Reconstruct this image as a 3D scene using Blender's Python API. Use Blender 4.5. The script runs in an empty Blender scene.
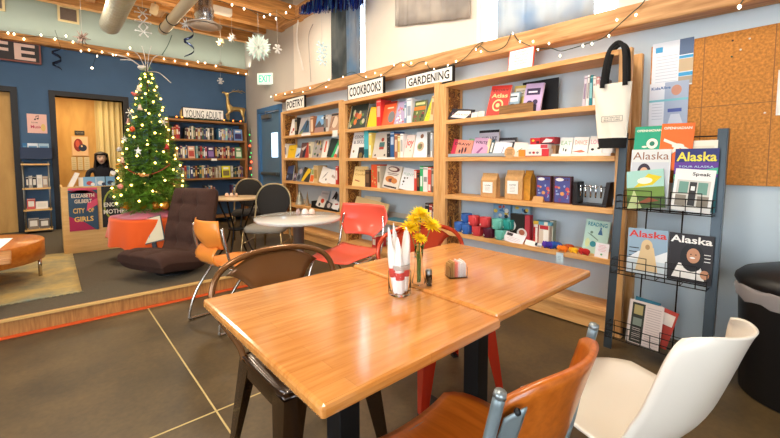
import bpy, math, random
from mathutils import Vector, Matrix, Euler
random.seed(7)
sc = bpy.context.scene
COL = sc.collection
PI = math.pi
R = math.radians
# ---------------------------------------------------------------- camera
F_PX, CX, CY, PITCH, YAW, HC = 382.0, 390.0, 186.0, R(3.75), R(41.6), 1.2
cam_d = bpy.data.cameras.new('camera'); cam = bpy.data.objects.new('camera', cam_d); COL.objects.link(cam)
cam.location = (0, 0, HC)
cam.rotation_euler = (PI/2 - PITCH, 0, -YAW)
cam_d.sensor_width = 36; cam_d.lens = F_PX*36/780; cam_d.shift_x = 0; cam_d.shift_y = -(219-CY)/780
cam_d.clip_start = 0.02; cam_d.clip_end = 100
sc.camera = cam
FV = Vector((math.sin(YAW)*math.cos(PITCH), math.cos(YAW)*math.cos(PITCH), -math.sin(PITCH)))
RV = Vector((math.cos(YAW), -math.sin(YAW), 0)); UV = RV.cross(FV)
CP = Vector((0, 0, HC))
def ray(u, v): return FV + RV*((u-CX)/F_PX) - UV*((v-CY)/F_PX)
def onx(u, v, x): d = ray(u, v); return CP + d*(x/d.x)       # measured pixel -> point on a wall plane
def ony(u, v, y): d = ray(u, v); return CP + d*(y/d.y)
def onz(u, v, z): d = ray(u, v); return CP + d*((z-HC)/d.z)
def px(p): d = Vector(p)-CP; return CX + F_PX*d.dot(RV)/d.dot(FV)
def yat(u, z, x):                                             # y on plane x, height z, seen at column u
    lo, hi = -1.0, 9.0
    for _ in range(40):
        m = (lo+hi)/2
        if px((x, m, z)) > u: lo = m
        else: hi = m
    return (lo+hi)/2
def xat(u, z, y):
    lo, hi = -4.0, 4.0
    for _ in range(40):
        m = (lo+hi)/2
        if px((m, y, z)) > u: hi = m
        else: lo = m
    return (lo+hi)/2
# ---------------------------------------------------------------- materials
def lin(c):
    if isinstance(c, str):
        c = c.lstrip('#'); c = [int(c[i:i+2], 16)/255 for i in (0, 2, 4)]
        return tuple(((x/12.92) if x <= .04045 else ((x+.055)/1.055)**2.4) for x in c) + (1,)
    return tuple(c) + (1,) if len(c) == 3 else tuple(c)
MATS = {}
def mat(name, color, rough=.6, metal=0, coat=0, noise=0, nscale=30, bump=0, trans=0, emit=0, ecol=None, alpha=1, sheen=0, ior=1.45):
    if name in MATS: return MATS[name]
    m = bpy.data.materials.new(name); m.use_nodes = True; nt = m.node_tree
    b = nt.nodes['Principled BSDF']; c = lin(color)
    b.inputs['Base Color'].default_value = c; b.inputs['Roughness'].default_value = rough
    b.inputs['Metallic'].default_value = metal; b.inputs['Coat Weight'].default_value = coat
    b.inputs['Coat Roughness'].default_value = .12
    b.inputs['Transmission Weight'].default_value = trans; b.inputs['IOR'].default_value = ior
    b.inputs['Alpha'].default_value = alpha; b.inputs['Sheen Weight'].default_value = sheen
    if emit: b.inputs['Emission Color'].default_value = lin(ecol or color); b.inputs['Emission Strength'].default_value = emit
    if noise or bump:
        tc = nt.nodes.new('ShaderNodeTexCoord'); n = nt.nodes.new('ShaderNodeTexNoise')
        n.inputs['Scale'].default_value = nscale; n.inputs['Detail'].default_value = 5
        nt.links.new(tc.outputs['Object'], n.inputs['Vector'])
        if noise:
            mx = nt.nodes.new('ShaderNodeMix'); mx.data_type = 'RGBA'
            mx.inputs[6].default_value = tuple(x*(1-noise) for x in c[:3])+(1,)
            mx.inputs[7].default_value = tuple(min(1, x*(1+noise)) for x in c[:3])+(1,)
            cr = nt.nodes.new('ShaderNodeMapRange'); cr.inputs[1].default_value = .3; cr.inputs[2].default_value = .7
            nt.links.new(n.outputs['Fac'], cr.inputs[0]); nt.links.new(cr.outputs[0], mx.inputs[0]); nt.links.new(mx.outputs[2], b.inputs['Base Color'])
        if bump:
            bp = nt.nodes.new('ShaderNodeBump'); bp.inputs['Strength'].default_value = bump; bp.inputs['Distance'].default_value = .01
            nt.links.new(n.outputs['Fac'], bp.inputs['Height']); nt.links.new(bp.outputs[0], b.inputs['Normal'])
    MATS[name] = m; return m
def cmat(c, rough=.5): return mat('col_%s_%d' % (c.lstrip('#'), rough*100), c, rough)
def wood(name, c1, c2, axis='Y', scale=6, rough=.5, coat=0, plank=None, stretch=12, c3=None):
    if name in MATS: return MATS[name]
    m = bpy.data.materials.new(name); m.use_nodes = True; nt = m.node_tree; L = nt.links; N = nt.nodes
    b = N['Principled BSDF']; b.inputs['Roughness'].default_value = rough; b.inputs['Coat Weight'].default_value = coat; b.inputs['Coat Roughness'].default_value = .15
    tc = N.new('ShaderNodeTexCoord'); mp = N.new('ShaderNodeMapping')
    s = [stretch]*3; s['XYZ'.index(axis)] = 1
    mp.inputs['Scale'].default_value = s
    L.new(tc.outputs['Object'], mp.inputs['Vector'])
    n = N.new('ShaderNodeTexNoise'); n.inputs['Scale'].default_value = scale; n.inputs['Detail'].default_value = 6; n.inputs['Distortion'].default_value = .4
    L.new(mp.outputs[0], n.inputs['Vector'])
    cr = N.new('ShaderNodeValToRGB'); cr.color_ramp.elements[0].position = .3; cr.color_ramp.elements[1].position = .72
    cr.color_ramp.elements[0].color = lin(c2); cr.color_ramp.elements[1].color = lin(c1)
    L.new(n.outputs['Fac'], cr.inputs[0]); out = cr.outputs[0]
    if plank:                                          # butcher-block strips
        bk = N.new('ShaderNodeTexBrick'); bk.inputs['Scale'].default_value = 1
        bk.inputs['Brick Width'].default_value = plank[0]; bk.inputs['Row Height'].default_value = plank[1]; bk.inputs['Mortar Size'].default_value = .0006
        bk.inputs['Color1'].default_value = (1, 1, 1, 1); bk.inputs['Color2'].default_value = (.74, .62, .48, 1); bk.inputs['Mortar'].default_value = (.6, .45, .34, 1)
        bk.inputs['Bias'].default_value = -.25
        L.new(tc.outputs['Object'], bk.inputs['Vector'])
        mx = N.new('ShaderNodeMix'); mx.data_type = 'RGBA'; mx.blend_type = 'MULTIPLY'; mx.inputs[0].default_value = .55
        L.new(out, mx.inputs[6]); L.new(bk.outputs['Color'], mx.inputs[7]); out = mx.outputs[2]
    L.new(out, b.inputs['Base Color'])
    bp = N.new('ShaderNodeBump'); bp.inputs['Strength'].default_value = .08; bp.inputs['Distance'].default_value = .004
    L.new(n.outputs['Fac'], bp.inputs['Height']); L.new(bp.outputs[0], b.inputs['Normal'])
    MATS[name] = m; return m
PINE = wood('pine', '#ecbb7e', '#d29552', 'Z', 5, .5)
PINEY = wood('pine_long', '#ecb978', '#cf8f4c', 'Y', 4, .5)
PINEX = wood('pine_cross', '#a8743c', '#7d5026', 'X', 4, .5)
PINEXZ = wood('pine_dark_upright', '#a8743c', '#7d5026', 'Z', 4, .5)
BEAM = wood('beam_wood', '#deab72', '#a9743f', 'Y', 3, .6)
BEAMX = wood('beam_wood_cross', '#e6a85c', '#a9703a', 'X', 3, .6)
TABLE = wood('butcher_block', '#e8a258', '#cf8236', 'X', 5, .13, .8, plank=(.42, .045))
PLYW = wood('plywood_yellow', '#d9a85c', '#bd8a42', 'Z', 1.6, .6, stretch=4)
DESKW = wood('birch_ply', '#ecc07a', '#dba85e', 'X', 3, .5)
STAGEW = wood('stage_edge', '#c08a48', '#946330', 'Z', 6, .55)
CHAIRW = wood('chair_ply', '#cf6f20', '#b1560f', 'Y', 4, .3, .4)
DRUMW = wood('drum_wood', '#d4812a', '#b96417', 'Y', 2.5, .35, .3)
# oriented strand board
def osb():
    m = bpy.data.materials.new('osb'); m.use_nodes = True; nt = m.node_tree; N = nt.nodes; L = nt.links; b = N['Principled BSDF']; b.inputs['Roughness'].default_value = .7
    tc = N.new('ShaderNodeTexCoord'); v = N.new('ShaderNodeTexVoronoi'); v.inputs['Scale'].default_value = 9
    n = N.new('ShaderNodeTexNoise'); n.inputs['Scale'].default_value = 14; n.inputs['Distortion'].default_value = 1; n.inputs['Detail'].default_value = 3
    L.new(tc.outputs['Object'], n.inputs['Vector']); L.new(n.outputs['Color'], v.inputs['Vector'])
    cr = N.new('ShaderNodeValToRGB'); cr.color_ramp.elements[0].color = lin('#4f2c0e'); cr.color_ramp.elements[1].color = lin('#e3a54a')
    e = cr.color_ramp.elements.new(.5); e.color = lin('#96591f')
    s = N.new('ShaderNodeSeparateColor'); L.new(v.outputs['Color'], s.inputs[0]); L.new(s.outputs[0], cr.inputs[0]); L.new(cr.outputs[0], b.inputs['Base Color'])
    MATS['osb'] = m; return m
OSB = osb()
def concrete():
    m = bpy.data.materials.new('concrete'); m.use_nodes = True; nt = m.node_tree; N = nt.nodes; L = nt.links; b = N['Principled BSDF']
    tc = N.new('ShaderNodeTexCoord'); n = N.new('ShaderNodeTexNoise'); n.inputs['Scale'].default_value = 1.6; n.inputs['Detail'].default_value = 9; n.inputs['Roughness'].default_value = .65
    L.new(tc.outputs['Object'], n.inputs['Vector'])
    cr = N.new('ShaderNodeValToRGB'); cr.color_ramp.elements[0].position = .34; cr.color_ramp.elements[1].position = .7
    cr.color_ramp.elements[0].color = lin('#403422'); cr.color_ramp.elements[1].color = lin('#6d5837')
    L.new(n.outputs['Fac'], cr.inputs[0])
    n2 = N.new('ShaderNodeTexNoise'); n2.inputs['Scale'].default_value = 40; n2.inputs['Detail'].default_value = 6; L.new(tc.outputs['Object'], n2.inputs['Vector'])
    mx = N.new('ShaderNodeMix'); mx.data_type = 'RGBA'; mx.blend_type = 'OVERLAY'; mx.inputs[0].default_value = .35
    L.new(cr.outputs[0], mx.inputs[6]); L.new(n2.outputs['Fac'], mx.inputs[7]); L.new(mx.outputs[2], b.inputs['Base Color'])
    mr = N.new('ShaderNodeMapRange'); mr.inputs[3].default_value = .3; mr.inputs[4].default_value = .6; L.new(n.outputs['Fac'], mr.inputs[0]); L.new(mr.outputs[0], b.inputs['Roughness'])
    return m
CONC = concrete()
WALLG = mat('wall_grey_blue', '#cbd9e0', .8, noise=.03, nscale=3)
WALLW = mat('wall_cream', '#ece0cf', .8, noise=.02, nscale=3)
WALLT = mat('wall_taupe', '#c4bbae', .8, noise=.03, nscale=3)
WALLB = mat('wall_blue', '#42607f', .7, noise=.05, nscale=3)
WALLN = mat('wall_sage', '#a4ac9c', .8, noise=.03, nscale=3)
DARKC = mat('ceiling_dark', '#5a3d22', .9)
BLACKW = mat('black_trim', '#16110f', .5)
DOORB = mat('door_blue', '#5d7c92', .45)
DOORF = mat('door_frame_blue', '#4a77a3', .45)
CHROME = mat('chrome', '#cfcac2', .18, 1)
STEEL = mat('dark_steel', '#3f474c', .35, .5)
WIRE = mat('black_wire', '#1b1a1a', .4, .5)
BLACK = mat('black_paint', '#0e0e10', .45)
WHITE = mat('white_paper', '#f3efe6', .7)
INK = mat('ink', '#1d1b1c', .7)
GLASS = mat('clear_glass', '#ffffff', .02, trans=1, ior=1.12)
PANE = mat('window_glass', '#ffffff', 0, trans=1, ior=1.02)
PAGES = mat('book_pages', '#e9dfc6', .8)
BULBM = mat('bulb_white', '#fff1d0', .3, emit=9, ecol='#ffe9c4')
# ---------------------------------------------------------------- mesh builder
TEXTC = {}
def text_geo(s, bold=False):
    k = (s, bold)
    if k not in TEXTC:
        cu = bpy.data.curves.new('t', 'FONT'); cu.body = s; cu.size = 1; cu.extrude = 0; cu.resolution_u = 2
        if bold: cu.offset = .022
        cu.align_x = 'CENTER'; cu.align_y = 'CENTER'
        o = bpy.data.objects.new('t', cu); COL.objects.link(o)
        dg = bpy.context.evaluated_depsgraph_get(); me = bpy.data.meshes.new_from_object(o.evaluated_get(dg))
        vs = [tuple(v.co) for v in me.vertices]; fs = [tuple(p.vertices) for p in me.polygons]
        bpy.data.objects.remove(o); bpy.data.curves.remove(cu); bpy.data.meshes.remove(me)
        x0 = min(v[0] for v in vs); x1 = max(v[0] for v in vs); y0 = min(v[1] for v in vs); y1 = max(v[1] for v in vs)
        TEXTC[k] = ([((v[0]-(x0+x1)/2)/(x1-x0), (v[1]-(y0+y1)/2)/(y1-y0)) for v in vs], fs)
    return TEXTC[k]
class MB:
    def __init__(s): s.v = []; s.f = []; s.m = []; s.sm = []; s.M = Matrix()
    def add(s, vs, fs, m=0, smooth=False):
        o = len(s.v); s.v += [tuple(s.M @ Vector(p)) for p in vs]
        for f in fs: s.f.append(tuple(i+o for i in f)); s.m.append(m); s.sm.append(smooth)
        return s
    def box(s, x0, y0, z0, x1, y1, z1, m=0):
        vs = [(x, y, z) for z in (z0, z1) for y in (y0, y1) for x in (x0, x1)]
        return s.add(vs, [(0, 2, 3, 1), (4, 5, 7, 6), (0, 1, 5, 4), (2, 6, 7, 3), (0, 4, 6, 2), (1, 3, 7, 5)], m)
    def tbox(s, c0, a0, b0, c1, a1, b1, m=0, z0=0, z1=0):   # tapered upright bar between two centred rectangles
        vs = []
        for (c, a, b) in ((c0, a0, b0), (c1, a1, b1)):
            vs += [(c[0]-a, c[1]-b, c[2]), (c[0]+a, c[1]-b, c[2]), (c[0]-a, c[1]+b, c[2]), (c[0]+a, c[1]+b, c[2])]
        return s.add(vs, [(0, 2, 3, 1), (4, 5, 7, 6), (0, 1, 5, 4), (2, 6, 7, 3), (0, 4, 6, 2), (1, 3, 7, 5)], m)
    def tube(s, path, r, n=8, m=0, closed=False):
        P = [Vector(p) for p in path]; K = len(P); rs = r if isinstance(r, (list, tuple)) else [r]*K
        vs = []; up = None
        for i, p in enumerate(P):
            a = P[(i-1) % K] if (closed or i > 0) else P[0]; b = P[(i+1) % K] if (closed or i < K-1) else P[-1]
            t = (b-a).normalized()
            if up is None:
                up = Vector((0, 0, 1)) if abs(t.z) < .9 else Vector((1, 0, 0))
            u = (up - t*up.dot(t))
            if u.length < 1e-5: u = t.orthogonal()
            u.normalize(); w = t.cross(u); up = u
            for k in range(n):
                g = 2*PI*k/n; vs.append(p + u*math.cos(g)*rs[i] + w*math.sin(g)*rs[i])
        fs = []
        for i in range(K if closed else K-1):
            j = (i+1) % K
            for k in range(n): fs.append((i*n+k, i*n+(k+1) % n, j*n+(k+1) % n, j*n+k))
        if not closed: fs += [tuple(range(n))[::-1], tuple((K-1)*n+k for k in range(n))]
        return s.add(vs, fs, m, True)
    def lathe(s, prof, c=(0, 0, 0), n=24, m=0, smooth=True, cap=True):
        vs = []; fs = []
        for (r, z) in prof:
            for k in range(n): g = 2*PI*k/n; vs.append((c[0]+r*math.cos(g), c[1]+r*math.sin(g), c[2]+z))
        for i in range(len(prof)-1):
            for k in range(n): fs.append((i*n+k, i*n+(k+1) % n, (i+1)*n+(k+1) % n, (i+1)*n+k))
        if cap: fs += [tuple(range(n))[::-1], tuple((len(prof)-1)*n+k for k in range(n))]
        return s.add(vs, fs, m, smooth)
    def ball(s, c, r, n=8, m=0, sc=(1, 1, 1)):
        vs = []; fs = []; h = max(4, n//2+1)
        for i in range(1, h):
            a = PI*i/h
            for k in range(n): g = 2*PI*k/n; vs.append((c[0]+r*sc[0]*math.sin(a)*math.cos(g), c[1]+r*sc[1]*math.sin(a)*math.sin(g), c[2]+r*sc[2]*math.cos(a)))
        t = len(vs); vs += [(c[0], c[1], c[2]+r*sc[2]), (c[0], c[1], c[2]-r*sc[2])]
        for i in range(h-2):
            for k in range(n): fs.append((i*n+k, (i+1)*n+k, (i+1)*n+(k+1) % n, i*n+(k+1) % n))
        for k in range(n): fs.append((t, k, (k+1) % n)); fs.append((t+1, (h-2)*n+(k+1) % n, (h-2)*n+k))
        return s.add(vs, fs, m, True)
    def grid(s, fn, nu, nv, m=0, th=0, smooth=True):
        P = [[Vector(fn(i/nu, j/nv)) for j in range(nv+1)] for i in range(nu+1)]
        vs = [p for r in P for p in r]; W = nv+1
        fs = [(i*W+j, (i+1)*W+j, (i+1)*W+j+1, i*W+j+1) for i in range(nu) for j in range(nv)]
        if th:
            nrm = []
            for i in range(nu+1):
                for j in range(nv+1):
                    a = P[min(i+1, nu)][j]-P[max(i-1, 0)][j]; b = P[i][min(j+1, nv)]-P[i][max(j-1, 0)]
                    q = a.cross(b); nrm.append(q.normalized() if q.length > 1e-9 else Vector((0, 0, 1)))
            o = len(vs); vs = vs + [vs[k]-nrm[k]*th for k in range(o)]
            fs2 = [tuple(i+o for i in f)[::-1] for f in fs]
            rim = [(i*W) for i in range(nu)] and []
            ring = [(i, 0) for i in range(nu+1)] + [(nu, j) for j in range(1, nv+1)] + [(i, nv) for i in range(nu-1, -1, -1)] + [(0, j) for j in range(nv-1, 0, -1)]
            idx = [i*W+j for i, j in ring]
            for k in range(len(idx)):
                a, b = idx[k], idx[(k+1) % len(idx)]; rim.append((a, a+o, b+o, b))
            fs = fs + fs2 + rim
        return s.add(vs, fs, m, smooth)
    def prism(s, pts, y0, y1, m=0):                        # outline in x,z extruded in y
        n = len(pts); vs = [(x, y0, z) for x, z in pts] + [(x, y1, z) for x, z in pts]
        fs = [tuple(range(n)), tuple(range(2*n-1, n-1, -1))] + [(i, i+n, (i+1) % n+n, (i+1) % n) for i in range(n)]
        return s.add(vs, fs, m)
    def slab(s, pts, z0, z1, m=0):                         # outline in x,y extruded in z
        n = len(pts); vs = [(x, y, z0) for x, y in pts] + [(x, y, z1) for x, y in pts]
        fs = [tuple(range(n))[::-1], tuple(range(n, 2*n))] + [(i, (i+1) % n, (i+1) % n+n, i+n) for i in range(n)]
        return s.add(vs, fs, m)
    def text(s, t, x, z, w, h, y=-.0006, m=1, bold=False):  # lettering standing in x,z facing -y
        vs, fs = text_geo(t, bold); return s.add([(x+a*w, y, z+b*h) for a, b in vs], fs, m)
    def build(s, name, mats, parent=None, loc=None, rot=None, bevel=0, sub=0, **k):
        me = bpy.data.meshes.new(name); me.from_pydata(s.v, [], s.f)
        for q in (mats if isinstance(mats, (list, tuple)) else [mats]): me.materials.append(q)
        nm = len(me.materials)
        for p, mi, sm in zip(me.polygons, s.m, s.sm): p.material_index = min(mi, nm-1); p.use_smooth = sm
        me.update()
        o = bpy.data.objects.new(name, me); COL.objects.link(o)
        if parent: o.parent = parent
        if loc is not None: o.location = loc
        if rot is not None: o.rotation_euler = rot
        if bevel:
            b = o.modifiers.new('b', 'BEVEL'); b.width = bevel; b.segments = 2; b.limit_method = 'ANGLE'; b.angle_limit = R(40)
        if sub: o.modifiers.new('s', 'SUBSURF').levels = sub; o.modifiers['s'].render_levels = sub
        for a, b in k.items(): o[a] = b
        return o
def tag(o, label, cat, group=None):
    o['label'] = label; o['category'] = cat
    if group: o['group'] = group
    return o
def thing(name, label, cat, loc=(0, 0, 0), rz=0, group=None):
    o = bpy.data.objects.new(name, None); COL.objects.link(o); o.location = loc; o.rotation_euler = (0, 0, rz); o.empty_display_size = .1
    return tag(o, label, cat, group)
def struct(o): o['kind'] = 'structure'; return o
def copy_tree(o, parent=None):
    c = o.copy(); COL.objects.link(c)
    if parent: c.parent = parent
    for ch in list(o.children): copy_tree(ch, c)
    return c
def smooth_path(pts, n=6, closed=False):                   # Catmull-Rom
    P = [Vector(p) for p in pts]; out = []; K = len(P)
    rng = range(K) if closed else range(K-1)
    for i in rng:
        p0 = P[(i-1) % K] if closed or i > 0 else P[0]; p1 = P[i]; p2 = P[(i+1) % K]; p3 = P[(i+2) % K] if closed or i+2 < K else P[-1]
        for k in range(n):
            t = k/n; out.append(.5*((2*p1)+(p2-p0)*t+(2*p0-5*p1+4*p2-p3)*t*t+(3*p1-p0-3*p2+p3)*t**3))
    if not closed: out.append(P[-1])
    return out
# ---------------------------------------------------------------- setting
WX, WY = 3.1, 8.0
m = MB(); m.box(-3.6, -2.4, -.1, 3.3, 8.2, 0); struct(m.build('floor', CONC))
m = MB()
JM = mat('floor_joint', '#c9b277', .7)
for (a, b) in (((.545, 3.62), (.555, -2.3)), ):
    m.box(a[0]-.004, b[1], .0, a[0]+.004, a[1], .0015)
m.box(-3.5, 1.868, 0, 3.0, 1.876, .0015)
struct(m.build('trim_1', JM))
# raised floor on the left
PZ = .12
m = MB(); m.box(-3.6, 3.66, 0, 1.36, 7.99, PZ)
struct(m.build('platform_floor', mat('platform_carpet', '#5b5140', .95, noise=.15, nscale=120, bump=.3)))
m = MB(); m.box(-3.6, 3.635, 0, 1.36, 3.66, PZ+.003); m.box(1.36, 3.635, 0, 1.385, 7.9, PZ+.003)
struct(m.build('trim_2', STAGEW))
m = MB(); m.box(-3.6, 3.618, PZ-.012, 1.39, 3.636, PZ+.006)
struct(m.build('trim_3', mat('nosing', '#e0b56e', .5)))
m = MB(); m.box(-3.6, 3.585, 0, 1.39, 3.634, .006)
struct(m.build('trim_4', mat('orange_tape', '#d9541c', .6)))
# right wall: lower band, taupe end with the exit door, upper cream band with two windows
DY0, DY1, DZ = 6.42, 7.36, 2.16
m = MB(); m.box(WX, -2.4, 0, WX+.2, 5.9, 2.2); struct(m.build('wall_right', WALLG))
m = MB(); m.box(WX, 5.9, 0, WX+.2, DY0, 4.3); m.box(WX, DY1, 0, WX+.2, 8.2, 4.3); m.box(WX, DY0, DZ, WX+.2, DY1, 4.3)
struct(m.build('wall_right_end', WALLT))  # taupe by the door; higher up, light falloff put into the colour
W2a, W2b, W1a, W1b, WZ0, WZ1 = 1.02, 2.24, 3.98, 4.74, 2.27, 3.5
m = MB(); m.box(WX, -2.4, 2.2, WX+.2, 5.9, WZ0); m.box(WX, -2.4, WZ1, WX+.2, 5.9, 4.3)
m.box(WX, -2.4, WZ0, WX+.2, W2a, WZ1); m.box(WX, W2b, WZ0, WX+.2, W1a, WZ1); m.box(WX, W1b, WZ0, WX+.2, 5.9, WZ1)
struct(m.build('wall_right_upper', WALLW))
for i, (a, b) in enumerate(((W1a, W1b), (W2a, W2b))):
    w = MB(); w.box(WX+.1, a, WZ0, WX+.106, b, WZ1); ww = struct(w.build('window_%d' % (i+1), PANE))
    f = MB(); x0, x1 = WX+.06, WX+.14
    f.box(x0, a, WZ0, x1, a+.04, WZ1); f.box(x0, b-.04, WZ0, x1, b, WZ1); f.box(x0, a, WZ0, x1, b, WZ0+.04); f.box(x0, a, WZ1-.04, x1, b, WZ1)
    if i: f.box(x0, b-.22, WZ0, x1, b-.18, WZ1)
    f.build('window_frame', mat('window_frame_white', '#dfe6ea', .5), ww)
# back wall with two openings
BX0, BX1, AX0, AX1, OZ = .10, .98, -1.35, -.40, 2.22
m = MB(); m.box(-3.6, WY, 0, AX0, WY+.2, 2.98); m.box(AX1, WY, 0, BX0, WY+.2, 2.98); m.box(BX1, WY, 0, WX+.2, WY+.2, 2.98)
m.box(AX0, WY, OZ, AX1, WY+.2, 2.98); m.box(BX0, WY, OZ, BX1, WY+.2, 2.98)
struct(m.build('wall_back', WALLB))
m = MB(); m.box(-3.6, WY, 2.98, WX+.2, WY+.2, 4.3); struct(m.build('wall_back_upper', WALLN))
for n, (a, b) in enumerate(((AX0, AX1), (BX0, BX1))):
    m = MB(); t = .075
    m.box(a-t, WY-.03, .12, a, WY+.2, OZ+t); m.box(b, WY-.03, .12, b+t, WY+.2, OZ+t); m.box(a, WY-.03, OZ, b, WY+.2, OZ+t)
    struct(m.build('trim_%d' % (5+n), BLACKW))
m = MB(); m.box(AX0, WY+.08, .12, AX1, WY+.12, OZ); d = struct(m.build('door_1', PLYW))
# room behind the opening
m = MB(); m.box(-.7, 9.9, 0, .72, 10, 2.6); m.box(-.7, WY+.2, 0, -.6, 9.9, 2.6); struct(m.build('wall_far_plywood', PLYW))
m = MB(); m.box(.72, 9.9, 0, 2.4, 10, 2.6); m.box(2.4, WY+.2, 0, 2.5, 10, 2.6); struct(m.build('wall_far', mat('far_wall', '#c8b07a', .8)))
m = MB(); m.box(-.7, WY+.2, 2.6, 2.5, 10, 2.7); struct(m.build('ceiling_far', WALLW))
m = MB(); m.box(-.7, WY+.2, 0, 2.5, 10, PZ); struct(m.build('floor_far', CONC))
# left and near walls, ceiling
m = MB(); m.box(-3.7, -2.4, 0, -3.6, -.6, 4.3); m.box(-3.7, 2.6, 0, -3.6, 8.2, 4.3); m.box(-3.7, -.6, 0, -3.6, 2.6, .9); m.box(-3.7, -.6, 2.9, -3.6, 2.6, 4.3); struct(m.build('wall_left', WALLW))
m = MB(); m.box(-3.6, -2.5, 0, 3.3, -2.4, .5); m.box(-3.6, -2.5, 3.1, 3.3, -2.4, 4.3); m.box(-3.6, -2.5, .5, -2.9, -2.4, 3.1); m.box(-.6, -2.5, .5, 3.3, -2.4, 3.1)
struct(m.build('wall_front', WALLW))
m = MB(); m.box(-3.6, -2.4, 4.3, 3.3, 8.2, 4.4); struct(m.build('ceiling', DARKC))
# exit door
m = MB(); m.box(WX+.03, DY0+.04, .01, WX+.075, DY1-.04, DZ-.05); d = struct(m.build('door_2', DOORB))
m = MB(); x0, x1 = WX-.02, WX+.16
m.box(x0, DY0-.06, 0, x1, DY0+.03, DZ+.05); m.box(x0, DY1-.03, 0, x1, DY1+.06, DZ+.05); m.box(x0, DY0, DZ-.04, x1, DY1, DZ+.05)
m.build('door_frame', DOORF, d)
m = MB(); m.box(WX+.02, 6.62, 1.27, WX+.03, 6.86, 1.72); m.build('door_window', mat('door_window', '#dff2ff', .3, emit=2.2, ecol='#cfe9ff'), d)  # pane's glow stands in for daylight behind it
m = MB(); m.box(WX-.01, 6.5, .93, WX+.03, 7.3, .99); m.box(WX-.04, 6.55, .95, WX-.01, 7.25, .985); m.build('push_bar', mat('push_bar', '#6f7b82', .4, .7), d)
m = MB(); m.box(WX-.03, 6.85, 2.0, WX+.03, 7.2, 2.07); m.tube([(WX-.03, 7.0, 2.08), (WX-.12, 6.8, 2.1), (WX+.0, 6.5, 2.1)], .008); m.build('door_closer', mat('closer', '#8b8a84', .4, .6), d)
# ledges
m = MB(); vs = []
for (y, z0, z1) in ((-2.3, 2.02, 2.18), (6.35, 2.23, 2.35)):
    for x in (2.94, 3.1):
        vs += [(x, y, z0), (x, y, z1)]
m.add(vs, [(0, 1, 5, 4), (2, 6, 7, 3), (0, 4, 6, 2), (1, 3, 7, 5), (0, 2, 3, 1), (4, 5, 7, 6)])
struct(m.build('trim_7', BEAM, bevel=.012))
m = MB(); m.box(-3.6, 7.86, 2.95, 3.1, 8.0, 3.06); struct(m.build('trim_8', BEAMX, bevel=.01))
# ceiling joists
m = MB()
n = 0
for (x0, y0, x1, y1, z0, z1) in ((-3.6, 7.55, 3.1, 7.66, 3.52, 3.72), (-3.6, 6.95, 3.1, 7.05, 3.56, 3.76), (-3.6, 6.2, 3.1, 6.32, 3.42, 3.62), (-3.6, 5.55, 3.1, 5.67, 3.42, 3.62), (-3.6, 4.6, 3.1, 4.7, 3.55, 3.8),
        (2.95, 5.0, 3.09, 6.2, 3.43, 3.6), (2.2, 4.6, 2.32, 7.6, 3.62, 3.8), (1.4, 4.6, 1.52, 7.6, 3.62, 3.8), (.5, 5.0, .62, 7.6, 3.62, 3.8), (-.5, 5, -.38, 7.6, 3.62, 3.8)):
    n += 1
    b = MB(); b.box(x0, y0, z0, x1, y1, z1); struct(b.build('trim_%d' % (8+n), BEAMX if x1-x0 > 1 else BEAM, bevel=.006))
# ---------------------------------------------------------------- furniture
# dining tables pushed together
def dining_table(x0, x1, y0, y1, label, z=.75, co=0):
    t = thing('dining_table', label, 'table', ((x0+x1)/2, (y0+y1)/2, 0)); w = (x1-x0)/2; d = (y1-y0)/2
    m = MB(); m.box(-w, -d, z-.03, w, d, z); m.build('tabletop', TABLE, t, bevel=.009)
    m = MB(); m.box(co-.0375, -.0375, .03, co+.0375, .0375, z-.04); m.build('column', BLACK, t, bevel=.003)
    m = MB(); m.box(co-.12, -.12, z-.04, co+.12, .12, z-.0305); m.build('mounting_plate', BLACK, t)
    m = MB(); m.box(-.22, -.035, .0, .22, .035, .03); m.box(co-.035, -.3, 0, co+.035, .3, .03); m.build('base', BLACK, t, bevel=.006)
    return t
dining_table(.352, .948, .585, 1.32, 'left butcher-block dining table, the one holding the jar of napkin rolls')
dining_table(.952, 1.63, .60, 1.315, 'right butcher-block dining table, beside the bookcases with the sugar caddy on it', z=.756, co=.06)
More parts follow.
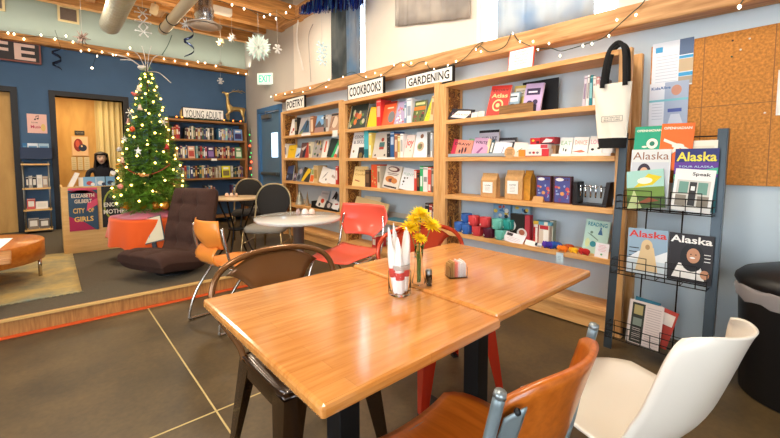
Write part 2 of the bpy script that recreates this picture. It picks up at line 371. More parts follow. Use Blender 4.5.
# hoop-back metal chair
def hoop_chair(col, dark, label, x, y, rz):
    t = thing('metal_chair', label, 'chair', (x, y, 0), rz); M_ = mat('enamel_'+dark, col, .22, .35, coat=.6); M2 = mat('hoop_'+dark, dark, .25, .5, coat=.4)
    s = .19
    m = MB()
    def seat(u, v):
        a = (u-.5)*2; b = (v-.5)*2
        return (a*s, b*s, .45 - .012*(1-a*a)*(1-b*b) - .006*(abs(a)**6+abs(b)**6))
    m.grid(seat, 14, 14, th=.004)
    n = 40; ring = []
    for k in range(n):
        g = 2*PI*k/n; c, q = math.cos(g), math.sin(g); e = 7
        rr = 1/((abs(c)**e+abs(q)**e)**(1/e)); ring.append((c*rr*s*1.0, q*rr*s*1.0))
    vs = [(a*.985, b*.985, .446) for a, b in ring] + [(a*1.015, b*1.015, .436) for a, b in ring] + [(a*1.03, b*1.03, .385) for a, b in ring]
    m.add(vs, [(i+j*n, (i+1) % n+j*n, (i+1) % n+(j+1)*n, i+(j+1)*n) for j in range(2) for i in range(n)], 0, True)
    m.build('seat', M_, t)
    for sx in (-1, 1):
        for sy in (-1, 1):
            m = MB()
            def leg(u, v, sx=sx, sy=sy):                  # folded L-section leg
                zz = .43*(1-u); cx = sx*(.188+.045*u); cy = sy*(.188+.045*u); wd = .085*(1-u)+.03*u
                if v < .5: return (cx - sx*wd*(1-2*v), cy, zz)
                return (cx, cy - sy*wd*(2*v-1), zz)
            m.grid(leg, 6, 4, th=.004*sx*sy, smooth=False)
            l = m.build('leg', M_, t)
            f = MB(); f.box(-.018, -.018, 0, .018, .018, .02); f.build('foot_pad', BLACK, l, loc=(sx*.22, sy*.22, 0))
    hp = smooth_path([(-.178, .17, .38), (-.19, .185, .47), (-.245, .215, .58), (-.275, .235, .68), (-.235, .255, .765), (-.13, .27, .808), (0, .275, .82),
                      (.13, .27, .808), (.235, .255, .765), (.275, .235, .68), (.245, .215, .58), (.19, .185, .47), (.178, .17, .38)], 6)
    m = MB(); m.tube(hp, .0125, 10); m.build('hoop_back', M2, t)
    m = MB()
    def splat(u, v):
        zt = .812 - .0*u; z = .455 + u*(zt-.455 - .075*abs(2*v-1)**2.5*(u**4))
        w = .075 + .135*max(0, (u-.3)/.7)**1.5 + .03*max(0, (.3-u)/.3)
        a = 2*v-1; return (a*w, .19+.085*u+.012*(1-a*a)*u, z)
    m.grid(splat, 18, 10, th=.003); m.build('splat', M2, t)
    return t
hoop_chair('#36210f', '#80552e', 'bronze-brown hoop-back metal chair tucked under the left dining table', .715, 1.29, 0)  # seat and legs a darker copy: table shade put into their colour
hoop_chair('#d03418', '#de4a26', 'red hoop-back metal chair tucked under the far side of the dining tables', 1.53, 1.31, R(-20))
# plywood chair with grey tube posts, facing away from the camera
t = thing('plywood_chair', 'orange-brown plywood chair with grey steel posts at the near side of the left table', 'chair', (.76, .58, 0), R(180))
GT = mat('grey_tube', '#7f8c90', .35, .3)
m = MB()
def ws(u, v):
    a = 2*u-1; b = 2*v-1; q = (1-.10*abs(b)**3)
    return (a*.205*q*(1-.10*max(0, -b)**6), b*.20 + .0, .455 - .012*(1-a*a) + .012*abs(a)**3 - .02*max(0, -b)**4)
m.grid(ws, 16, 14, th=.012); m.build('seat', CHAIRW, t)
m = MB()
def wb(u, v):
    a = 2*u-1
    lo = .60 + .03*abs(a)**4; hi = .80 - .035*abs(a)**5 + .012*(1-a*a)
    z = lo+(hi-lo)*v
    return (a*.190, .175+.07*(1-a*a)+(z-.6)*.28, z)
m.grid(wb, 22, 8, th=-.013); bb = m.build('backrest', CHAIRW, t)
for sx in (-1, 1):
    m = MB(); m.tube(smooth_path([(sx*.208, -.17, .43), (sx*.21, .1, .43), (sx*.212, .165, .47), (sx*.21, .205, .65), (sx*.203, .235, .80)], 6), .011, 10)
    g = m.build('post', GT, t)
    m = MB(); m.tube([(sx*.203, .2347, .798), (sx*.203, .237, .808)], [.012, .0105], 10); m.build('end_cap', mat('cap', '#9aa3a5', .3, .6), g)
    m = MB(); m.ball((sx*.172, .251, .765), .007, 8); m.build('screw', BLACK, bb)
    m = MB(); m.grid(lambda u, v, sx=sx: tuple(Vector(wb(.5+sx*.5*(.84+.16*u), .3+.62*v))+Vector((0, .017, 0))), 6, 6, th=.003*sx); m.build('bracket', GT, t)
    for sy in (-.17, .17):
        m = MB(); m.tube([(sx*.20, sy*.9, .43), (sx*.23, sy*1.25, 0)], .0115, 8); m.build('leg', GT, t)
for yv in (-.16, .14): m = MB(); m.tube([(-.2, yv, .425), (.2, yv, .425)], .01); m.build('seat_rail', GT, t)
# white plastic shell chair
t = thing('shell_chair', 'white plastic shell chair at the near right, beside the magazine rack', 'chair', (1.275, .37, 0), R(180-13))
WP = mat('white_plastic', '#ece4d6', .32, coat=.2)
prof = smooth_path([(0, -.235, .425), (0, -.21, .452), (0, -.10, .452), (0, .06, .437), (0, .14, .452), (0, .19, .52), (0, .235, .64), (0, .275, .76), (0, .290, .795)], 8)
m = MB(); K = len(prof)-1
def ws2(u, v):
    i = min(int(u*K), K-1); f = u*K-i; p = prof[i].lerp(prof[i+1], f); a = 2*v-1
    back = max(0, min(1, (p.z-.47)/.3)); front = max(0, min(1, (-p.y-.1)/.13))
    w = .228 - .08*back - .045*front**2 - .02*max(0, (p.z-.77)/.03)*1.5
    lift = .035*abs(a)**3*(1-back)*(1-front) + .03*abs(a)**2*(min(1, max(0, (p.y-.08)/.08))*(1-back))
    return (a*w, p.y - back*.085*abs(a)**2.2 - .03*abs(a)**2*(1-back)*max(0, min(1, (p.y-.1)/.08)), p.z+lift - .022*back*abs(a)**6*max(0, (p.z-.7)/.1))
m.grid(ws2, 40, 20, th=-.007); m.build('shell', WP, t)
m = MB()
for sx in (-1, 1):
    m = MB(); m.tube([(sx*.13, -.15, .425), (sx*.21, -.22, 0)], .011, 8); m.build('leg', CHROME, t)
    m = MB(); m.tube([(sx*.12, .03, .42), (sx*.20, .20, 0)], .011, 8); m.build('leg', CHROME, t)
m = MB(); m.tube([(-.14, -.14, .424), (.14, -.14, .424), (.14, .04, .424), (-.14, .04, .424)], .01, 8, closed=True); m.build('underframe', BLACK, t)
# chrome-framed two-piece plastic chairs
def panel_chair(col, label, x, y, rz, wing):
    P_ = mat('plastic_'+col, col, .3, coat=.25)
    t = thing('plastic_chair', label, 'chair', (x, y, 0), rz)
    m = MB()
    def seat(u, v):
        a = 2*u-1; b = 2*v-1                           # b=-1 front
        w = .215 - .03*max(0, -b)**3
        return (a*w, b*.215-.01, .455 - .03*(1-a*a)*(1-.5*b*b) - .035*max(0, -b-.4)**1.5 + .05*max(0, b-.3)**1.5)
    m.grid(seat, 14, 14, th=.006); m.build('seat', P_, t)
    m = MB()
    def back(u, v):
        a = 2*u-1; zz = .575+.255*v*(.82 if wing else 1)
        w = (.185 if wing else .25)*(1-.42*abs(max(-1, min(1, (v-.55)/.55)))**1.6*(1 if v < .55 else .45))
        return (a*w, .225 - .055*a*a + .05*math.sin(PI*v)*.6 + (v-.3)*.06, zz)
    m.grid(back, 16, 12, th=.006); b = m.build('backrest', P_, t)
    if wing:
        m = MB()
        def lk(u, v): a = 2*u-1; return (a*.13, .20+.04*math.sin(PI*v), .46+.13*v)
        m.grid(lk, 8, 6, th=.006); m.build('back_link', P_, t)
    for sx in (-1, 1):
        m = MB()
        pa = smooth_path([(sx*.205, .215, .74), (sx*.22, .20, .62), (sx*.222, .14, .45), (sx*.222, -.02, .425), (sx*.222, -.15, .40), (sx*.222, -.235, .2), (sx*.222, -.26, .03), (sx*.222, -.22, .011), (sx*.222, .20, .011), (sx*.222, .26, .04), (sx*.222, .20, .22), (sx*.222, .06, .41)], 6)
        m.tube(pa, .0105, 8); m.build('side_frame', CHROME, t)
    for q in ((-.1, .415), (.1, .415)): m = MB(); m.tube([(-.22, q[0], q[1]), (.22, q[0], q[1])], .009); m.build('cross_bar', CHROME, t)
    return t
panel_chair('#f09038', 'orange plastic chair with a chrome sled frame beside the wooden platform edge', 1.03, 2.93, R(100), True)
panel_chair('#f2604a', 'red-orange plastic chair with a chrome frame between the white round table and the cookbook shelves', 1.78, 2.53, R(-74), False)
# banquet chairs
FAB = mat('charcoal_fabric', '#2a2724', .95, noise=.2, nscale=200, bump=.2); FABS = mat('grey_fabric', '#8b8376', .95, noise=.15, nscale=200); GOLDT = mat('champagne_tube', '#a48f68', .3, .8)
def banquet(label, x, y, rz, seatm, grp=None):
    t = thing('banquet_chair', label, 'chair', (x, y, 0), rz)
    m = MB(); 
    def sh(r): return [(r*.225*math.copysign(abs(math.cos(g))**.55, math.cos(g)), r*.215*math.copysign(abs(math.sin(g))**.55, math.sin(g))) for g in [2*PI*k/28 for k in range(28)]]
    prof = [(.94, .415), (1, .43), (1, .46), (.93, .48), (.6, .49), (.05, .492)]
    vs = [(a, b, z) for r, z in prof for a, b in sh(r)]; n = 28
    m.add(vs, [(j*n+i, j*n+(i+1) % n, (j+1)*n+(i+1) % n, (j+1)*n+i) for j in range(5) for i in range(n)]+[tuple(range(n))[::-1], tuple(5*n+i for i in range(n))], 0, True)
    m.build('seat', seatm, t)
    m = MB()
    def bk(u, v, s=1):
        g = 2*PI*u; r = v
        return (.20*r*math.copysign(abs(math.cos(g))**.8, math.cos(g))*(1-.12*(math.sin(g) < 0)*abs(math.sin(g))), .245+.04*math.sin(g)*r*1 - s*.03*max(0, 1-r*r)**.5, .715+.205*r*math.sin(g))
    m.grid(lambda u, v: bk(u, v, 1), 28, 6); m.grid(lambda u, v: bk(u, v, -.5), 28, 6); m.build('backrest', FAB, t)
    m = MB(); pts = [bk(k/30, 1.03) for k in range(31)]
    arch = [p for k, p in enumerate(pts) if k <= 17 or k >= 28]
    left = smooth_path([(-.215, .17, .40), (-.215, .21, .52), (-.205, .24, .66)] + [(-bk(k/30, 1.03)[0], bk(k/30, 1.03)[1], bk(k/30, 1.03)[2]) for k in range(0, 16)] + [(.205, .24, .66), (.215, .21, .52), (.215, .17, .40)], 3)
    m.tube(left, .011, 8); m.build('back_frame', GOLDT, t)
    for sx in (-1, 1):
        for sy in (-1, 1):
            m = MB(); m.tube([(sx*.205, sy*.17, .42), (sx*.215, sy*.2, .25), (sx*.225, sy*.24, .0)], .0115, 8); m.build('leg', GOLDT if sx*sy else CHROME, t)
    m = MB()
    for sx in (-1, 1): m = MB(); m.tube([(sx*.212, -.19, .3), (sx*.212, .19, .3)], .007, 6); m.build('stretcher', GOLDT, t)
    return t
banquet('grey-seated banquet chair with a dark oval back behind the white round table', 1.80, 4.12, R(-42), FABS)
banquet('dark banquet chair behind the small bistro table, in front of the young adult bookcase', 2.15, 5.55, R(-25), FAB)
# round white pedestal table
t = thing('pedestal_table', 'white round cafe table on a grey column in front of the poetry bookcase', 'table', (1.50, 2.82, 0))
m = MB(); m.lathe([(.0, .715), (.33, .715), (.345, .72), (.345, .742), (.34, .745), (0, .745)], n=48, cap=False); m.build('tabletop', mat('laminate_white', '#d8d2c8', .16, coat=.5), t)
m = MB(); m.lathe([(.045, .03), (.045, .70), (.12, .705), (.12, .715)], n=24); m.build('column', mat('column_grey', '#8d857c', .35, .5), t)
m = MB(); m.lathe([(.24, 0), (.24, .012), (.06, .04), (.045, .05)], n=32); m.build('base', BLACK, t)
# bistro table
t = thing('bistro_table', 'small round bistro table on curved black legs beside the brown lounge chair', 'table', (1.74, 4.88, 0))
m = MB(); m.lathe([(0, .72), (.29, .72), (.3, .727), (.3, .74), (.295, .745), (0, .745)], n=40, cap=False); m.build('tabletop', mat('laminate_tan', '#d9b98c', .3, coat=.3), t)
for k in range(4):
    g = PI/4+k*PI/2; c, s_ = math.cos(g), math.sin(g)
    m = MB(); m.tube(smooth_path([(c*.24, s_*.24, .72), (c*.2, s_*.2, .6), (c*.1, s_*.1, .36), (c*.15, s_*.15, .15), (c*.25, s_*.25, 0)], 6), .011, 8); m.build('leg', BLACK, t)
m = MB(); m.lathe([(.10, .33), (.11, .335), (.11, .35), (.10, .355)], n=20); m.build('ring', BLACK, t)
# tufted floor rocker
BR = mat('brown_tweed', '#432a20', .95, noise=.25, nscale=160, bump=.3)
t = thing('lounge_chair', 'brown button-tufted legless lounge chair on the carpeted platform', 'armchair', (.88, 4.17, PZ), R(-64))
prof = smooth_path([(0, -.36, .15), (0, -.28, .17), (0, -.08, .14), (0, .06, .12), (0, .14, .2), (0, .17, .38), (0, .21, .55), (0, .25, .70), (0, .27, .80)], 8); K = len(prof)-1
def tuft(u, a):
    d = 0
    for uu in (.12, .3, .55, .68, .81):
        for aa in (-.36, .36):
            d += .03*math.exp(-(((u-uu)/.035)**2+((a-aa)/.10)**2)) 
        d += .010*math.exp(-((u-uu)/.014)**2)*(1 if abs(a) < .95 else 0)
    d += .010*sum(math.exp(-((a-aa)/.04)**2) for aa in (-.36, .36))
    return d
def lounge(side):
    def fn(u, v):
        i = min(int(u*K), K-1); f = u*K-i; p = prof[i].lerp(prof[i+1], f); T = (prof[i+1]-prof[i]).normalized(); N_ = Vector((0, -T.z, T.y))
        a = 2*v-1; e = (1-abs(a)**8)**.5*(1-abs(2*u-1)**14)**.5
        h = (.085+.05*max(0, .4-u))*e
        if side > 0: h = h - tuft(u, a)*min(1, e*1.2)
        w = .30 - .03*max(0, (u-.6)/.4)
        return (a*w, p.y+N_.y*h*side, p.z+N_.z*h*side)
    return fn
m = MB(); m.grid(lounge(1), 70, 40); m.grid(lambda u, v: lounge(-1)(u, 1-v), 40, 24); c = m.build('cushion', BR, t)
m = MB()
for uu in (.12, .3, .55, .68, .81):
    for aa in (-.36, .36):
        q = lounge(1)(uu, (aa+1)/2); m.ball(q, .011, 8, sc=(1, 1, .6))
m.build('tufting_buttons', BR, c)
m = MB(); m.lathe([(.17, 0), (.18, .004), (.18, .012), (.12, .03), (.0, .03)], c=(0, .0, 0), n=28); m.build('swivel_base', BLACK, t)
# drum coffee table
t = thing('coffee_table', 'low round wooden drum coffee table on the yellowed rug', 'table', (-.57, 4.75, PZ))
m = MB(); m.lathe([(0, .22), (.48, .20), (.5, .205), (.5, .365), (.495, .37), (0, .37)], n=56, cap=False); m.build('drum_top', DRUMW, t)
for k in range(4):
    g = PI/4*0+.12+k*PI/2; m = MB(); m.tube([(.46*math.cos(g), .46*math.sin(g), .22), (.46*math.cos(g), .46*math.sin(g), 0)], .014, 10); m.build('leg', CHROME, t)
# near bench corner with a leaflet
t = thing('plank_bench', 'low wooden plank bench at the left edge in front of the round coffee table', 'bench', (-.86, 4.02, PZ))
WB_ = wood('bench_wood', '#d39a5e', '#a86a35', 'X', 4, .45)
m = MB(); m.slab([(-.6, -.20), (.62, -.20), (.60, .19), (-.6, .19)], .34, .38); m.build('seat', WB_, t, bevel=.01)
for a, b in ((-.5, -.15), (-.5, .12), (.3, -.13), (.3, .12)):
    m = MB(); m.box(a-.02, b-.02, 0, a+.02, b+.02, .34); m.build('leg', WB_, t)
m = MB(); m.slab([(-.16, 0), (.05, 0), (.13, .15), (-.14, .16)], .0, .003); o = m.build('leaflet', WHITE, loc=(-.40, 4.06, .503), rot=(R(42), 0, R(-20))); tag(o, 'white leaflet propped on the plank bench at the left edge', 'leaflet')
# rug
RUG = mat('rug_wool', '#a5946a', .95, noise=.35, nscale=9, bump=.4)
_n = RUG.node_tree.nodes; _tx = [q for q in _n if q.type == 'TEX_NOISE'][0]; _tx.inputs['Scale'].default_value = 2.2; _tx.inputs['Roughness'].default_value = .7
_mx = [q for q in _n if q.type == 'MIX'][0]; _mx.inputs[6].default_value = lin('#6f7667'); _mx.inputs[7].default_value = lin('#cfae66')
m = MB(); m.grid(lambda u, v: (-2.4+2.55*u, 4.0+1.85*v, .008+.0015*math.sin(u*60)*math.sin(v*50)), 40, 30, th=.008); o = m.build('rug', RUG, loc=(0, 0, PZ)); tag(o, 'faded yellow-grey woven rug under the coffee table', 'rug')
m = MB()
for k in range(60):
    x = -2.4+2.55*k/59; m.box(x-.012, 3.985, .001, x+.012, 4.0, .007)
m.build('binding', mat('rug_binding', '#6d6650', .95), o)
# trash can
t = thing('trash_can', 'round black trash can with a clear bag liner against the right wall', 'trash can', (2.77, .0, 0))
m = MB(); m.lathe([(.0, 0), (.235, 0), (.245, .01), (.268, .55), (.272, .58)], n=40, cap=False); m.build('body', BLACK, t)
m = MB(); m.lathe([(.274, .495), (.279, .52), (.281, .55), (.276, .575), (.27, .565)], n=40, cap=False)
for i, v in enumerate(m.v): r = 1+.012*math.sin(i*2.3); m.v[i] = (v[0]*r, v[1]*r, v[2]+.008*math.sin(i*1.7))
m.build('bag_liner', mat('liner', '#b9b0ae', .3, alpha=.55), t)
m = MB(); m.lathe([(.278, .57), (.284, .585), (.28, .605), (.25, .635), (.15, .67), (0, .68)], n=40, cap=False); m.build('lid', BLACK, t)
# ---------------------------------------------------------------- wall bookcases
XF, XB = 2.83, 3.085
BAYS = [
    dict(n='poetry', y0=4.125, y1=5.86, sh=[1.985, 1.60, 1.247, .885, .515, .162]),
    dict(n='cookbook', y0=2.47, y1=4.12, sh=[1.958, 1.60, 1.237, .885, .522, .162]),
    dict(n='gift', y0=.842, y1=2.465, sh=[1.933, 1.586, 1.235, .877, .527, .162])]
BL = ['pine bookcase under the POETRY sign', 'pine bookcase under the COOKBOOKS and GARDENING signs', 'pine bookcase of mugs, coffee bags and gifts with a tote bag on its corner']
for B, lb in zip(BAYS, BL):
    w = B['y1']-B['y0']; t = thing('bookcase', lb, 'bookcase', (XF, (B['y0']+B['y1'])/2, 0)); B['t'] = t; h = B['sh'][0]; hw = w/2; pw = .07 if B['n'] != 'gift' else .075
    D = XB-XF
    for s in (-1, 1):
        y = s*hw; y2 = y-s*pw
        m = MB(); m.box(0, min(y, y2), 0, .04, max(y, y2), h-.0); m.build('front_post', PINE, t, bevel=.003)
        m = MB(); m.box(D-.04, min(y, y2), 0, D, max(y, y2), h-.0); m.build('back_post', PINE, t, bevel=.003)
        m = MB(); y3 = y-s*.018; yi = y2; m.box(.04, min(yi, yi+s*.014), .04, D-.04, max(yi, yi+s*.014), h-.04); m.build('side_panel', OSB, t)
    for z in B['sh']:
        m = MB(); e = pw-.0 if z != h else pw
        m.box(-.006, -hw+e, z-.038, D, hw-e, z); m.build('shelf', PINEY, t, bevel=.003)
    m = MB(); m.box(.012, -hw+pw, .01, .03, hw-pw, .122); m.build('toe_board', PINEY, t)
# young adult bookcase on the back wall
YAF = 7.66; YAx0, YAx1 = 1.55, 2.97
YAS = [1.955, 1.60, 1.25, .88, .51, .14]
t = thing('bookcase', 'dark-stained bookcase against the blue wall under the YOUNG ADULT sign', 'bookcase', ((YAx0+YAx1)/2, YAF, 0)); hw = (YAx1-YAx0)/2
for s in (-1, 1):
    m = MB(); a, b = sorted((s*hw, s*(hw-.045))); m.box(a, 0, 0, b, .30, YAS[0]); m.build('side_panel', PINEXZ, t, bevel=.003)
for z in YAS:
    m = MB(); e = 0 if z == YAS[0] else .045; m.box(-hw+e, -.004, z-.035, hw-e, .30, z); m.build('shelf', PINEX, t, bevel=.002)
# ---------------------------------------------------------------- magazine rack
RK = thing('magazine_rack', 'black steel magazine rack leaning beside the corkboard', 'rack', (2.63, .612, 0), R(-90))
lean = math.atan2(.16, 1.37)
def lp(z): return z*math.tan(lean)              # how far back the frame is at height z (local +y)
for s in (-1, 1):
    m = MB(); x = s*.243
    for (a, b, c, d) in ((-.022, .022, 0, .006), (s*.022-.003, s*.022+.003, 0, .05)):
        vs = []
        for z in (0, 1.38):
            for yy in (c, d):
                for xx in (a, b): vs.append((x+xx, lp(z)+yy, z))
        m.add(vs, [(0, 2, 3, 1), (4, 5, 7, 6), (0, 1, 5, 4), (2, 6, 7, 3), (0, 4, 6, 2), (1, 3, 7, 5)])
    m.build('post', STEEL, RK)
m = MB()
for x in (-.09, .09): m.tube([(x, lp(.08)+.02, .08), (x, lp(1.36)+.02, 1.36)], .004, 6)
for z in (.1, .5, .9, 1.34): m.tube([(-.25, lp(z)+.02, z), (.25, lp(z)+.02, z)], .004, 6)
m.build('back_grid', WIRE, RK)
for zb in (.90, .50, .10):
    m = MB(); y0 = lp(zb); x = .235; f = -.075
    for dz in (0, .045, .085): m.tube([(-x, y0+.01, zb+dz), (-x, y0+f, zb+dz), (x, y0+f, zb+dz), (x, y0+.01, zb+dz)], .0028, 6)
    for xx in (-x, -x/2, 0, x/2, x): m.tube([(xx, y0+.015, zb), (xx, y0+f, zb), (xx, y0+f, zb+.085)], .0024, 6)
    for c in (-x/2, x/2):
        m.tube([(c-.07, y0+f-.002, zb), (c-.07, y0+f-.002, zb+.12), (c+.07, y0+f-.002, zb+.12), (c+.07, y0+f-.002, zb)], .003, 6)
    m.build('basket', WIRE, RK)
def leanquad(name, p0, p1, zb, pt, fwd, label, cat, build, tilt=None, grp=None, sag=0):
    """a printed magazine standing in a rack pocket; build(mb,w,h) draws its cover in local x,z"""
    xr = RK.location.x+lp(zb+.15)-fwd; x0 = RK.location.y-yat(p0, zb+.15, xr); x1 = RK.location.y-yat(p1, zb+.15, xr)
    w = x1-x0; c = (x0+x1)/2; h = onx((p0+p1)/2, pt, xr+.01).z-zb
    m = MB(); m.box(-w/2, 0, 0, w/2, .004, h); ms = build(m, w, h)
    p = RK.matrix_basis if False else None
    lx, ly = c, lp(zb)-fwd
    wx = RK.location.x + ly; wy = RK.location.y - lx
    o = m.build(name, ms, loc=(wx, wy, zb), rot=Euler((0, 0, R(-90))))
    o.rotation_mode = 'QUATERNION'
    o.rotation_quaternion = (Euler((0, 0, R(-90))).to_quaternion() @ Euler((-(lean if tilt is None else tilt), sag, 0)).to_quaternion())
    return tag(o, label, cat, grp)
def fill(m, x0, z0, x1, z1, mi, y=-.0004): m.add([(x0, y, z0), (x1, y, z0), (x1, y, z1), (x0, y, z1)], [(0, 1, 2, 3)], mi)
def disc(m, x, z, rx, rz, mi, y=-.0007, n=20, a0=0, a1=2*PI): m.add([(x+rx*math.cos(a0+(a1-a0)*k/n), y, z+rz*math.sin(a0+(a1-a0)*k/n)) for k in range(n)], [tuple(range(n))], mi)
def poly(m, pts, mi, y=-.0006): m.add([(x, y, z) for x, z in pts], [tuple(range(len(pts)))], mi)
def c1(m, w, h):
    fill(m, -w*.47, .01, w*.47, h*.78, 1); m.text('Alaska', 0, h*.89, w*.9, h*.13, m=2); disc(m, -.03, h*.62, .035, .05, 3, -.0008); disc(m, -.03, h*.61, .022, .03, 4, -.001); poly(m, [(-.08, .02), (.06, .02), (.02, h*.5), (-.06, h*.5)], 3, -.0007)
    return [cmat('#d9dbd8'), cmat('#c9ccd2'), cmat('#8d5b3c'), cmat('#2e2437'), cmat('#d8a987')]
leanquad('magazine', 629.5, 669, .915, 149, .022, 'pale magazine titled Alaska with a hooded figure, top left pocket of the rack', 'magazine', c1)
def c1b(m, w, h):
    fill(m, -w/2, h*.55, w/2, h, 1); fill(m, -w/2, 0, w/2, h*.3, 2); poly(m, [(-w*.3, h*.55), (w*.1, h*.9), (w*.45, h*.8), (w*.2, h*.6)], 3); disc(m, 0, h*.72, .04, .02, 4, -.0009); poly(m, [(-w*.5, 0), (-w*.1, 0), (-w*.3, h*.5)], 5); poly(m, [(-.06, h*.1), (.07, h*.18), (.02, h*.28)], 6, -.0009)
    return [cmat('#6a8a3a'), cmat('#9ecabf'), cmat('#3f5a24'), cmat('#d6c21c'), cmat('#f0ecd0'), cmat('#b9c58a'), cmat('#8d4a2a')]
leanquad('magazine', 629, 667, .915, 169, .055, 'green outdoor magazine with a yellow kayak shape, in front of the pale Alaska issue', 'magazine', c1b, tilt=lean+.12, sag=-.12)
def c2(m, w, h):
    fill(m, -w/2, h*.55, w/2, h*.78, 1); fill(m, -w/2, 0, w/2, h*.55, 2); m.text('Alaska', 0, h*.87, w*.92, h*.15, m=3, bold=True); m.text('YOUR ALASKA', 0, h*.71, w*.8, h*.03, m=4)
    poly(m, [(-w*.5, h*.5), (w*.5, h*.6), (w*.5, h*.7), (-w*.5, h*.58)], 5, -.0005)
    return [cmat('#232a6d'), cmat('#5b2f8f'), cmat('#1f6a70'), cmat('#e9d94a'), cmat('#b7d8e6'), cmat('#43b28e')]
leanquad('magazine', 673, 717, .915, 148, .022, 'deep blue and purple aurora magazine titled Alaska, top right pocket of the rack', 'magazine', c2)
def c2b(m, w, h):
    m.text('Speak', .03, h*.88, w*.45, h*.10, m=1, bold=True); fill(m, -w*.42, h*.12, w*.42, h*.74, 2); fill(m, -w*.36, h*.42, -w*.12, h*.7, 3, -.0007); fill(m, w*.12, h*.42, w*.36, h*.7, 3, -.0007); fill(m, -w*.09, h*.14, w*.09, h*.7, 4, -.0007); fill(m, -w*.05, h*.5, w*.05, h*.6, 0, -.0009); fill(m, -w*.42, h*.12, -w*.14, h*.38, 5, -.0007); fill(m, w*.14, h*.12, w*.42, h*.38, 5, -.0007)
    return [cmat('#eeece6'), INK, cmat('#cfccc2'), cmat('#6e9a8a'), cmat('#2e2b28'), cmat('#8a8070')]
leanquad('magazine', 672, 712, .915, 169, .055, 'white magazine titled Speak with a shopfront picture, front of the top right pocket', 'magazine', c2b, sag=.06)
def c3(m, w, h):
    fill(m, -w/2, 0, w/2, h*.3, 1); m.text('Alaska', 0, h*.88, w*.94, h*.15, m=2, bold=True); disc(m, 0, h*.62, .03, .04, 3, -.0008); poly(m, [(-.055, .02), (.06, .02), (.035, h*.6), (-.03, h*.6)], 3); disc(m, .004, h*.6, .012, .016, 4, -.001); poly(m, [(-w/2, h*.3), (w/2, h*.3), (w*.5, h*.55), (w*.2, h*.42), (-w*.2, h*.5)], 5, -.0005)
    for i in range(3): fill(m, -w*.45, h*(.55-i*.09), -w*.2, h*(.57-i*.09), 6)
    return [cmat('#8fa9bd'), cmat('#c9d4da'), cmat('#cf3326'), cmat('#d9bd8f'), cmat('#a9855a'), cmat('#e6e9ea'), INK]
leanquad('magazine', 628, 668, .515, 229, .022, 'blue-grey magazine with a red Alaska title and a sandy-furred animal, middle left pocket', 'magazine', c3, sag=-.02)
def c4(m, w, h):
    m.text('Alaska', 0, h*.88, w*.94, h*.15, m=1, bold=True); disc(m, .01, h*.52, .055, .08, 2); disc(m, .015, h*.56, .03, .042, 3, -.0009); poly(m, [(-.08, .02), (.07, .02), (.05, h*.35), (-.05, h*.38)], 1); disc(m, .012, h*.515, .012, .005, 1, -.0011); disc(m, .004, h*.585, .004, .003, 2, -.0011); disc(m, .026, h*.585, .004, .003, 2, -.0011); disc(m, .07, h*.2, .02, .025, 3, -.0009)
    for i in range(3): fill(m, w*.2, h*(.6-i*.07), w*.45, h*(.615-i*.07), 1)
    return [cmat('#241f22'), cmat('#eeeae4'), cmat('#120e0f'), cmat('#c18a67')]
leanquad('magazine', 668.5, 713, .515, 234, .022, 'dark magazine with a white Alaska title and a smiling dark-haired person, middle right pocket', 'magazine', c4)
def np(m, w, h):
    fill(m, -w*.5, .0, -w*.48, h, 1)
    fill(m, -w*.4, h*.02, -w*.02, h*.95, 2); fill(m, -w*.34, h*.68, -w*.08, h*.9, 3, -.0007); fill(m, -w*.34, h*.42, -w*.08, h*.6, 4, -.0007)
    for i in range(7): fill(m, -w*.34, h*(.35-i*.045), -w*.08, h*(.365-i*.045), 1, -.0007)
    for i in range(16): fill(m, w*.04, h*(.06+i*.055), w*.44, h*(.075+i*.055), 5, -.0007)
    return [cmat('#d8c9c2'), cmat('#b9aca6'), cmat('#2e3128'), cmat('#a89863'), cmat('#7a8478'), cmat('#b5a39f')]
leanquad('newspaper', 627, 661, .10, 302, .05, 'folded pinkish newspaper with a dark photo column, front of the bottom pocket', 'newspaper', np, sag=.04)
def pln(a, b):
    def fn(m, w, h): fill(m, -w*.4, h*.6, w*.4, h*.9, 1); return [cmat(a), cmat(b)]
    return fn
leanquad('leaflet', 648, 668, .115, 306, .02, 'red leaflet leaning behind the newspaper in the bottom pocket', 'leaflet', pln('#b23a2c', '#e7d7c8'), sag=.22)
leanquad('leaflet', 630, 655, .115, 298, .01, 'blue-green leaflet poking up behind the newspaper in the bottom pocket', 'leaflet', pln('#2e6f86', '#cfe0e0'), sag=.1)
def op(c, kind):
    def fn(m, w, h):
        m.text('OPENHADIAN', 0, h*.9, w*.85, h*.055, m=1, bold=True)
        if kind: poly(m, [(-w*.4, h*.62), (w*.4, h*.4), (w*.38, h*.47), (-w*.38, h*.68)], 1); poly(m, [(-w*.2, h*.38), (0, h*.5), (.02, h*.46), (-w*.1, h*.35)], 1); disc(m, .01, h*.52, .03, .014, 1)
        else: disc(m, .02, h*.6, .03, .032, 1); disc(m, .02, h*.6, .014, .015, 2, -.0009); disc(m, -.02, h*.53, .014, .006, 1); fill(m, .0, h*.3, .002, h*.52, 2)
        return [cmat(c), cmat('#f5e9d8'), cmat('#2d7d62')]
    return fn
leanquad('booklet', 634, 663, 1.145, 126, .006, 'green booklet with a pale flower at the top left of the rack', 'booklet', op('#1fa07a', 0))
leanquad('booklet', 659, 692, 1.145, 123, .012, 'bright orange booklet with a white branch shape at the top of the rack', 'booklet', op('#f06a17', 1), sag=.03)
leanquad('leaflet', 684, 716, 1.0, 140, .003, 'plain cream leaflet standing behind the aurora magazine', 'leaflet', pln('#e8e1cf', '#ddd3bb'))
